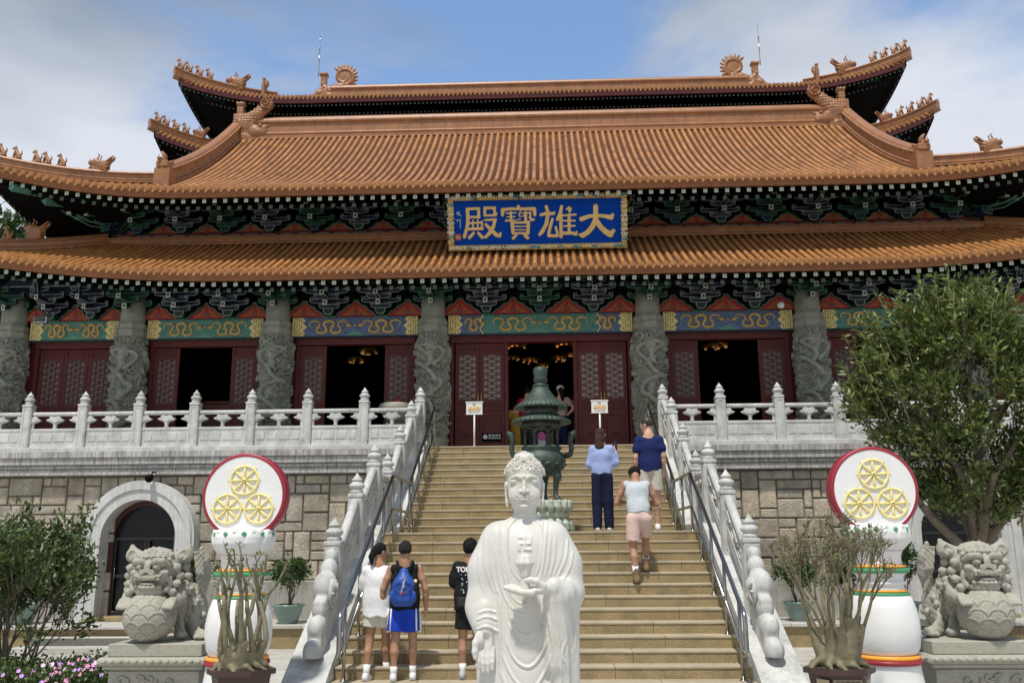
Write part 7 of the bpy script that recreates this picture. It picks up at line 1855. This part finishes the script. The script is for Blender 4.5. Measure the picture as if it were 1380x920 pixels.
# --- woman with long brown hair
def ex5(p, v):
    w0 = v['wrR']; m = MB(); m.box((w0[0]+.02, w0[1]+.06, w0[2]+.10), (.075, .010, .15), 0, None, .004); m.build('phone', M_INK, p, local=True)
person('person with long brown hair, light blue blouse and wide navy trousers', (1.10, 16.33, 1.956), rad(0), 1.045,
       dict(shL=(-.150, 0, 1.385), shR=(.150, 0, 1.385), elL=(-.20, .03, 1.13), wrL=(-.12, .20, 1.10), elR=(.235, .03, 1.16), wrR=(.235, .17, 1.36), anL=(-.10, -.02, .085), anR=(.10, .02, .085), face=(.35, .93, 0), knL=(-.095, .01, .5)),
       shirt=('sky', 1.02, 1.75, .022), pants=('navy', .985, .022), hair=[('c', [(0, -.06, .03), (0, -.075, -.08), (0, -.085, -.20), (0, -.08, -.31)], [.082, .080, .072, .045], (1, .55, 1))], hairm=M_HAIRB, skin=0, extra=ex5)
# --- tall man in the navy polo
person('tall person in a navy polo shirt and pale shorts looking left, on the landing', (1.97, 16.42, 1.956), rad(0), 1.165,
       dict(shL=(-.162, 0, 1.385), shR=(.162, 0, 1.385), elL=(-.215, -.02, 1.12), elR=(.215, -.02, 1.14), wrL=(-.21, .05, .90), wrR=(.21, .05, .90), anL=(-.085, -.03, .085), anR=(.085, .03, .085), face=(-.85, .5, -.18), head=(-.02, .045, 1.62)),
       shirt=('polo', .90, .6, .006), pants=('beige', .37, .022), hair=[('e', (0, -.02, .05), (.084, .096, .08))], hairm=mat('hair_darkbrown', (.035, .02, .012), .5, .2, 30), skin=0)
# --- people in the doorway
person('person in a red shirt in the central doorway, mostly behind the incense burner roofs', (-.40, 24.85, FL), rad(-10), 1.12, dict(elL=(-.26, .05, 1.15), wrL=(-.15, .2, 1.2)), shirt=('red', .9, .6, .02), pants=('dk', .98, .02), hair=[('e', (0, -.02, 0), (.085, .095, .08))], hairm=M_HAIRK, skin=0, shoes=('dk', 0))
def ex7(p, v):
    f = Field((-.2, -.2, 1.5), (.2, .3, 1.85), .010); f.ell(v['head']+np.array((0, -.005, .05)), (.10, .112, .085), 0); f.box(v['head']+np.array((0, 0, -.06)), (.2, .2, .07), 0, .01, mode='sub'); f.ell(v['head']+np.array((.0, .12, .01)), (.08, .08, .015), .01); f.build('cap', C_['cream'], p)
    m = MB(); m.tube([v['head']+np.array((0, -.11, .03)), v['head']+np.array((0, -.09, .03))], .028, 12); m.build('cap_opening', M_INK, p, local=True)
person('person in a cream cap and tan top, hand on hip, in the doorway', (.53, 24.6, FL), rad(0), 1.10,
       dict(elR=(.34, -.02, 1.18), wrR=(.19, -.02, 1.03), elL=(-.25, .05, 1.14), wrL=(-.14, .2, 1.1)), shirt=('tan', 1.0, .5, .015), pants=('navy', .98, .03), hair=[('c', [(.02, -.09, .0), (.04, -.12, -.12), (.05, -.12, -.26)], [.06, .06, .03])], hairm=M_HAIRK, skin=0, extra=ex7)
person('person in a mustard dress at the left side of the central doorway', (-.72, 24.9, FL), rad(8), .90, dict(elL=(-.24, .0, 1.14), wrL=(-.22, .06, .9)), dress=('must', .18), hair=[('e', (0, -.04, -.03), (.085, .09, .09))], hairm=M_HAIRK, skin=0)
person('person in dark clothes behind the person with the cream cap', (.86, 25.2, FL), rad(0), 1.05, None, shirt=('dk', .9, .8, .02), pants=('dk', .98, .02), hair=[('e', (0, -.03, -.02), (.085, .09, .085))], hairm=M_HAIRK, skin=0, shoes=('dk', 0))
person('small child in a pink top and white hat inside the central doorway', (.0, 25.1, FL), rad(0), .66, None, shirt=('hotp', .75, .6, .03), pants=('white', .9, .02), hair=[('e', (0, 0, .03), (.11, .12, .07))], hairm=C_['white'], skin=0)
t = thing('offering_table', 'low table under a yellow cloth just inside the central doorway', 'table', (.42, 26.2, FL)); mb = MB(); mb.b2((-.3, -.25, .1), (.3, .25, .88), 0, .03); mb.build('cloth', M_PYEL, t, local=True); mb = MB(); mb.b2((-.33, -.28, .88), (.33, .28, .93), 0, .01); mb.build('top', M_PYEL, t, local=True)
for sx in (-1, 1):
    mb = MB(); mb.b2((sx*.27-.03, -.22, 0), (sx*.27+.03, .22, .1)); mb.build('leg', M_MAR, t, local=True)

t = thing('wooden_cabinet', 'plain brown wooden cabinet standing in the dark behind the second doorway from the left', 'cabinet', (-9.55, 26.2, FL)); mb = MB(); mb.b2((-.75, -.3, 0), (.75, .3, 1.75), 0, .02); M_CAB = mat('brown_wood', (.16, .06, .025), .5, .2, 4); mb.build('body', M_CAB, t, local=True); mb = MB(); mb.b2((-.8, -.34, 1.75), (.8, .34, 1.82), 0, .01); mb.b2((-.02, -.31, .05), (.02, -.302, 1.7)); mb.build('top', M_CAB, t, local=True)
# ================================================================== plants
def leaves(name, pts, dirs, size, m, parent, seed=0, ratio=.42, droop=.3, tintf=None):
    r = np.random.RandomState(seed); n = len(pts); P = np.array(pts, float); d = np.array(dirs, float)+r.normal(0, .45, (n, 3)); d[:, 2] -= droop*r.rand(n); d /= np.linalg.norm(d, axis=1)[:, None]
    u = np.cross(d, r.normal(0, 1, (n, 3))+np.array((0, 0, 1.2))); u /= np.linalg.norm(u, axis=1)[:, None]; nn = np.cross(u, d)
    L = size*(.6+.8*r.rand(n))[:, None]; W = L*ratio*.5
    a = P; b = P+d*L*.45+u*W+nn*L*.06; c = P+d*L-nn*L*.10; e = P+d*L*.45-u*W+nn*L*.06
    V = np.stack([a, b, c, e], 1).reshape(-1, 3); F = np.arange(4*n).reshape(n, 4)
    F = np.concatenate([F[:, [0, 1, 2]], F[:, [0, 2, 3]]])
    me = mesh_np(name, V, F, m, False); t = r.rand(n)**1.6 if tintf is None else np.clip(tintf(P)+r.normal(0, .25, n), 0, 1)
    at = me.attributes.new('tint', 'FLOAT', 'POINT'); at.data.foreach_set('value', np.repeat(t, 4).astype(np.float32))
    o = link_mesh(name, me, parent); return o
def grow(r, p, d, L, rad0, depth, out, tips, spread=.55, up=.15, seg=4, kids_=(2, 3), shrink=.72, wob=.25, taper=.62):
    path = [Vector(p)]; dd = Vector(d).normalized(); rr = [rad0]
    for k in range(seg):
        dd = (dd+Vector((r.gauss(0, wob), r.gauss(0, wob), r.gauss(0, wob)+up))*.35).normalized(); path.append(path[-1]+dd*L/seg); rr.append(rad0*(1-(1-taper)*(k+1)/seg))
    out.append((path, rr))
    if depth == 0: tips.append((path[-1], dd, path)); return
    for k in range(r.randint(*kids_)):
        a = Vector((r.gauss(0, 1), r.gauss(0, 1), r.gauss(0, 1))).normalized(); nd = (dd+a*spread).normalized()
        grow(r, path[-1] if k == 0 else path[r.randint(max(1, seg-2), seg)], nd, L*shrink*r.uniform(.8, 1.15), rr[-1]*.85, depth-1, out, tips, spread, up, seg, kids_, shrink, wob, taper)
def branches(name, out, m, parent, n=7, minr=.003):
    mb = MB()
    for path, rr in out: mb.tube(path, [max(minr, x) for x in rr], n if rr[0] > .02 else 5)
    return mb.build(name, m, parent, local=True, fix=False)
# --- big tree at the right, in front of the terrace
def big_tree():
    t = thing('broadleaf_tree', 'bushy broadleaf tree with olive leaves rising behind the right lion', 'tree', (8.1, 17.5, G))
    r = random.Random(21); out = []; tips = []
    tk = [Vector((0, 0, 0)), Vector((-.02, .02, .8)), Vector((.05, .0, 1.6)), Vector((0, 0, 2.3))]; out.append((tk, [.27, .22, .19, .18]))
    for (d, L) in (((-.75, .0, .9), 1.5), ((.8, .1, .8), 1.6), ((.15, -.5, 1.1), 1.6), ((-.3, .5, 1.2), 1.7), ((.35, .4, 1.3), 1.8), ((-.25, -.35, 1.5), 1.6)): grow(r, (0, 0, 2.0+r.uniform(-.3, .2)), d, L, .11, 4, out, tips, spread=.62, up=.22, shrink=.74)
    out = [o_ for o_ in out if all(q.x**2/2.1**2+q.y**2/1.9**2+(q.z-4.5)**2/2.9**2 < 1.0 or q.z < 2.6 and abs(q.x) < 1.3 for q in [Vector(z_) for z_ in o_[0]])]
    branches('trunk', out, M_BARK, t)
    P, D = [], []; rr = np.random.RandomState(5)
    # clumps of leaves filling an uneven crown
    cl = [(q[0], q[1]) for q in tips]
    for k in range(330):
        a, b = rr.uniform(0, 2*np.pi), rr.uniform(-1, 1); R = rr.uniform(.55, 1.0)**.5; c = Vector((.14+1.72*R*math.sqrt(1-b*b)*math.cos(a), 1.75*R*math.sqrt(1-b*b)*math.sin(a), 4.75+2.25*R*b))
        if c.z < 2.6 and abs(c.x) < .5: continue
        if vnoise(c.x*1.1+5, c.y*1.1, c.z*1.1) > .10 and R > .55: continue
        cl.append((c, Vector((c.x*.5, c.y*.5, .6))))
    for (c, d) in cl:
        c = Vector(c)
        if (c.x-.14)**2/2.0**2+c.y**2/2.0**2+(c.z-4.7)**2/2.9**2 > 1.05: continue
        n = rr.randint(60, 115); s = rr.uniform(.16, .34)
        q = np.array(c)+rr.normal(0, s*.62, (n, 3))*np.array((1, 1, .8)); P.append(q); D.append(np.tile(np.array(Vector(d).normalized())*.6+np.array((0, 0, .3)), (n, 1))+(q-np.array(c))*1.5)
    P = np.concatenate(P); D = np.concatenate(D)
    leaves('crown', P, D, .135, M_LEAF, t, 3, ratio=.40, droop=.5)
    sh = []; sp = []; sd = []     # upright young shoots sticking out of the crown
    for k in range(70):
        a, b = rr.uniform(0, 2*np.pi), rr.uniform(-.1, 1); c = Vector((1.9*math.sqrt(1-b*b)*math.cos(a), 1.7*math.sqrt(1-b*b)*math.sin(a), 4.7+2.2*b)); dd = Vector((c.x*.25, c.y*.25, 1.0)).normalized(); L = rr.uniform(.35, .75)
        sh.append(([c-dd*.6, c, c+dd*L*.6, c+dd*L+Vector((.03, 0, 0))], [.012, .009, .006, .004]))
        for u in np.linspace(.1, 1, 9):
            for s in range(2): sp.append(np.array(c+dd*L*u)); sd.append((rr.normal(), rr.normal(), .7))
    branches('shoots', sh, mat('young_bark', (.22, .22, .12), .7, .1), t, 5); leaves('shoot_leaves', sp, sd, .15, M_LEAF, t, 9, ratio=.34, droop=.2, tintf=lambda P: np.full(len(P), .75))
big_tree()
# --- shrub at the left
def shrub(label, loc, H, W, seed, nl, size, m=M_LEAFS, depth=4, stems=7, dens=(10, 22), name='leafy_shrub'):
    t = thing(name, label, 'shrub', loc); r = random.Random(seed); out = []; tips = []
    for k in range(stems):
        a = r.uniform(0, 6.28); grow(r, (.12*math.cos(a), .12*math.sin(a), 0), (.34*math.cos(a), .34*math.sin(a), 1), H*.38, .028, depth, out, tips, spread=.55, up=.25, shrink=.70)
    branches('stems', out, M_BARK, t, 6)
    rr = np.random.RandomState(seed); P, D = [], []
    for (c, d, path) in tips:
        for q in path[1:]:
            n = rr.randint(*dens); P.append(np.array(q)+rr.normal(0, .075*W, (n, 3))); D.append(np.tile(np.array(d), (n, 1)))
    P = np.concatenate(P); D = np.concatenate(D); leaves('foliage', P, D, size, m, t, seed, ratio=.5, droop=.5); return t
shrub('open leafy shrub with many thin stems, taller than the flowers, left of the arch', (-8.0, 14.2, G), 2.7, 1.0, 8, 0, .09, stems=7, dens=(4, 9))
shrub('sparse leafy shrub cut by the left edge of the view, before the masonry', (-8.7, 14.6, G), 2.4, 1.0, 14, 0, .09, stems=6, dens=(4, 8))
# --- desert roses in pots
def adenium(side, X, Y, nb, H, seed, thick, lab, rim=.45):
    t = thing('desert_rose', lab, 'potted plant', (X, Y, rim-.5))
    r = random.Random(seed)
    f = Field((-.42, -.42, .38), (.42, .42, 1.15), .013); bases = []
    f.ell((0, 0, .56), (.19, .16, .13), .05)
    for k in range(nb if nb < 14 else 14):
        a = 2*math.pi*k/(nb if nb < 14 else 14)+r.uniform(-.2, .2); q = r.uniform(.08, .22); tip = (q*1.35*math.cos(a), q*1.2*math.sin(a), r.uniform(.85, 1.05) if nb > 14 else r.uniform(.66, .78))
        f.chain([(q*.7*math.cos(a), q*.7*math.sin(a), .55), tip], [.075*thick, .032*thick], .05); bases.append((tip, (math.cos(a)*.30, math.sin(a)*.30, 1), .027*thick))
    for k in range(11):
        a = 2*math.pi*k/11+r.uniform(-.2, .2); f.chain([(.14*math.cos(a), .12*math.sin(a), .60), (.26*math.cos(a), .22*math.sin(a), .54), (.33*math.cos(a+.2), .26*math.sin(a+.2), .49)], [.055, .032, .016], .02)
    X_, Y_, Z_ = f.grid(); f.D += (.012*fbm(X_*12, Y_*12, Z_*12, 2)).astype(np.float32); f.build('trunk', M_BARKA, t)
    out = []; tips = []
    for (b, d, r0) in bases:
        if nb < 14: grow(r, Vector(b)-Vector((0, 0, .03)), d, H*.62, r0, 2, out, tips, spread=.45, up=.45, seg=6, kids_=(1, 2), shrink=.5, wob=.5, taper=.68)
        else: grow(r, Vector(b)-Vector((0, 0, .03)), d, H*.30, r0*.8, 4, out, tips, spread=.5, up=.3, seg=4, kids_=(2, 3), shrink=.66, wob=.25, taper=.66)
    for (p_, d, path) in tips[:]:
        for q in range(2):
            a = Vector((r.gauss(0, 1), r.gauss(0, 1), r.gauss(0, .6)+.5)).normalized(); out.append(([path[-1-q], path[-1-q]+a*.075], [.005, .003]))
    branches('branches', out, M_BARKA, t, 8, .0035)
    P = [np.array(q[0])+np.random.RandomState(i).normal(0, .012, 3) for i, q in enumerate(tips) for _ in range(2 if nb < 14 else 1) if i % (1 if nb < 14 else 3) == 0]; leaves('leaves', P, [(0, 0, 1)]*len(P), .05, M_LEAF, t, seed, ratio=.55, droop=0, tintf=lambda P: np.full(len(P), .6))
    pot = MB(); hexp = [(math.cos(math.pi/3*k+math.pi/6*0)*1.0, math.sin(math.pi/3*k)) for k in range(6)]
    def ring(z0, s0, z1, s1): 
        V = [(x*s0, y*s0*.9, z0) for x, y in hexp]+[(x*s1, y*s1*.9, z1) for x, y in hexp]; pot.add(V, [(k, (k+1) % 6, 6+(k+1) % 6, 6+k) for k in range(6)]+[tuple(range(6)), tuple(range(6, 12))])
    ring(.0, .26, .46, .335); ring(.445, .385, .50, .385); pot.build('pot', M_POTB, t, local=True)
    s = MB(); s.prism([(x*.33, y*.33*.9) for x, y in hexp], .495, .505, 'z'); s.build('soil', M_SOIL, t, local=True)
    pn = MB(); n = Vector((0, -1, 0)); 
    if side == 'right':
        yb = lambda z: -(.26+(.335-.26)*z/.46)*.9*.866
        pn.add([(-.125, yb(.06)-.006, .06), (.125, yb(.06)-.006, .06), (.15, yb(.40)-.006, .40), (-.15, yb(.40)-.006, .40)], [(0, 1, 2, 3)]); pp = pn.build('panel', M_POTL, t, local=True, fix=False)
        tx = text('lettering', '天平嘉佛常\n喜樂滿人間', .052, (0, yb(.33)-.012, .335), M_INK, pp); tx.rotation_euler = (math.pi/2+.17, 0, 0)
        for s2 in (-1, 1):
            pn = MB(); a = Vector((s2*(.15+.02), -.24, .08)); b = Vector((s2*.30, -.05, .08)); pn.add([(s2*.165, -.205-.03, .08), (s2*.245, -.085-.01, .08), (s2*.285, -.10-.02, .40), (s2*.195, -.262-.01, .40)], [(0, 1, 2, 3)]); pn.build('side_panel', M_POTL, t, local=True, fix=False)
    b = thing('stone_block', f'plain grey stone block under the potted desert rose {side} of the stairs', 'block', (X, Y, G)); bb = MB(); bb.b2((-.36, -.34, 0), (.36, .34, rim-.5-G-.02), 0, .02); bb.b2((-.40, -.38, 0), (.40, .38, .08), 0, .02); bb.build('body', M_LION, b, local=True)
    return t
adenium('right', 3.20, 10.3, 20, 1.42, 5, 1.0, 'many-branched desert rose in a brown lettered pot, before the right pillar')
adenium('left', -3.27, 10.3, 11, .98, 12, 1.2, 'desert rose with a few thick bare stems, before the left pillar')
# --- round pots with small trees along the wall
def potted(X, Y, z, H, seed, label, W=.42, rp=.27, bush=True):
    t = thing('potted_shrub', label, 'potted plant', (X, Y, z)); mb = MB(); mb.lathe([(0, 0), (rp*.62, 0), (rp*.66, .03), (rp*.9, .22), (rp, .36), (rp*1.12, .38), (rp*1.12, .42), (rp*.95, .42), (rp*.9, .36), (0, .35)], 28); mb.build('pot', M_POTG, t, local=True)
    s = MB(); s.lathe([(0, .365), (rp*.88, .365), (rp*.88, .37), (0, .372)], 20); s.build('soil', M_SOIL, t, local=True)
    r = random.Random(seed); rr = np.random.RandomState(seed); out = []; tips = []
    for k in range(4): a = r.uniform(0, 6.28); grow(r, (.03*math.cos(a), .03*math.sin(a), .36), (.3*math.cos(a), .3*math.sin(a), 1), H*.36, .022, 3, out, tips, spread=.5, up=.2, shrink=.6)
    branches('stems', out, M_BARK, t, 6); P = []; D = []
    for k in range(70):
        v = rr.normal(0, 1, 3); v /= np.linalg.norm(v); R = rr.uniform(.35, 1); c = np.array((0, 0, .36+H*.72))+v*np.array((W, W, H*.33))*R
        n = rr.randint(18, 34); P.append(c+rr.normal(0, .05, (n, 3))); D.append(np.tile(v+(0, 0, .4), (n, 1)))
    leaves('foliage', np.concatenate(P), np.concatenate(D), .075, M_LEAFD, t, seed, ratio=.55); return t
potted(-5.85, 21.3, .018, 1.05, 1, 'green pot with a round shrub on the ledge, left pillar to stairs', .5, .33)
potted(-7.25, 21.5, .018, 1.1, 2, 'potted shrub on the ledge behind the left pillar', .42)
potted(-8.35, 21.5, .018, 1.2, 12, 'potted shrub on the ledge at the right side of the left arch', .36)
potted(-12.2, 21.4, .018, .9, 3, 'wide pale pot with a shrub on the ledge, left of the left arch', .4, .42)
potted(-14.2, 21.4, .018, .9, 13, 'pale pot on the ledge near the left edge of the view', .4, .34)
potted(4.35, 21.4, .018, 1.0, 4, 'dense potted shrub on the ledge just right of the stair scroll', .55, .33)
potted(5.75, 21.4, .018, 1.0, 5, 'potted shrub on the ledge behind the right desert rose', .5, .3)
potted(7.0, 21.4, .018, 1.0, 6, 'potted shrub on the ledge behind the right pillar', .5, .3)
potted(8.05, 21.2, .018, 1.25, 7, 'tall dark potted shrub on the ledge between the right pillar and the arch', .52, .3)
potted(11.6, 21.3, .018, 1.0, 9, 'potted shrub on the ledge right of the right arch', .45, .3)
# --- flower bed bottom left
def flowerbed():
    t = thing('flower_bed', 'low green bed dotted with pink and lilac flowers, left of the left lion pedestal', 'flower bed', (-7.0, 13.4, G))
    rr = np.random.RandomState(4); P = []; D = []
    for k in range(900):
        x, y = rr.uniform(-2.6, 1.15), rr.uniform(-1.0, 1.0)
        top = .60+.12*vnoise(x*1.3, y*1.3, 0)+.10*max(0, x)-.10*abs(y)
        z = rr.uniform(.35, 1)*top+.04; n = 26; P.append(np.array((x, y, z))+rr.normal(0, .055, (n, 3))); D.append(np.tile((0, -.2, .8), (n, 1)))
    leaves('foliage', np.concatenate(P), np.concatenate(D), .055, M_LEAFS, t, 2, ratio=.6)
    mb = MB(); mb.b2((-2.7, -1.0, 0), (1.2, 1.0, .16), 0, .05); mb.build('soil', M_SOIL, t, local=True)
    Mf = [mat('petal_pink', (.75, .30, .50), .6, .1), mat('petal_lilac', (.55, .30, .70), .6, .1), mat('petal_white', (.85, .75, .80), .6, .05)]
    fb = MB()
    for k in range(120):
        x, y = (rr.uniform(-.1, 1.1) if rr.rand() < .6 else rr.uniform(-2.5, 1.1)), rr.uniform(-1.0, .6); z = .60+.12*vnoise(x*1.3, y*1.3, 0)+.10*max(0, x)-.10*abs(y)+rr.uniform(-.10, .10)
        m = rr.choice([0, 1, 1, 2, 0]); nrm = Vector((rr.normal()*.3, -1, .7+rr.normal()*.3)).normalized(); u = nrm.orthogonal().normalized(); w = nrm.cross(u)
        for q in range(5):
            a = q*2*math.pi/5; c = u*math.cos(a)+w*math.sin(a); s_ = nrm.cross(c); o = Vector((x, y, z)); fb.add([o, o+c*.02+s_*.014, o+c*.036+nrm*.004, o+c*.02-s_*.014], [(0, 1, 2, 3)], int(m))
    o = fb.build('flowers', Mf, t, local=True, fix=False); o['kind'] = 'stuff'
    k = thing('stone_kerb', 'pale stone kerb along the front of the flower bed', 'kerb', (-7.0, 12.3, G)); mb = MB(); mb.b2((-3, -.1, 0), (1.3, .08, .2), 0, .02); mb.build('body', M_CORN, k, local=True)
flowerbed()
# --- trees far left behind the hall
def far_tree(x, y, H, W, seed, label):
    t = thing('background_tree', label, 'tree', (x, y, 2.0)); r = random.Random(seed); rr = np.random.RandomState(seed); out = []; tips = []
    grow(r, (0, 0, 0), (0, 0, 1), H*.26, .35, 4, out, tips, spread=.55, up=.15, shrink=.78); branches('trunk', out, M_BARK, t, 7, .01); P = []; D = []
    for k in range(330):
        v = rr.normal(0, 1, 3); v /= np.linalg.norm(v); R = rr.uniform(.3, 1)**.6; c = np.array((0, 0, H*.66))+v*np.array((W, W, H*.34))*R
        if vnoise(c[0]*.5, c[1]*.5, c[2]*.5) > .12: continue
        n = rr.randint(50, 90); P.append(c+rr.normal(0, .32, (n, 3))); D.append(np.tile(v+(0, 0, .4), (n, 1)))
    leaves('crown', np.concatenate(P), np.concatenate(D), .22, M_LEAFD, t, seed, ratio=.55)
far_tree(-22.5, 31.0, 13.2, 4.0, 31, 'dark green tree behind the hall at its left end, the taller one'); far_tree(-20.5, 34.0, 13.0, 4.2, 33, 'dark green tree behind the hall at its left end, closer to the lower roof corner'); far_tree(-28, 34, 12, 4.2, 35, 'tree beyond the left end of the hall, farthest left'); far_tree(24, 34, 11, 4, 37, 'tree beyond the right end of the hall')
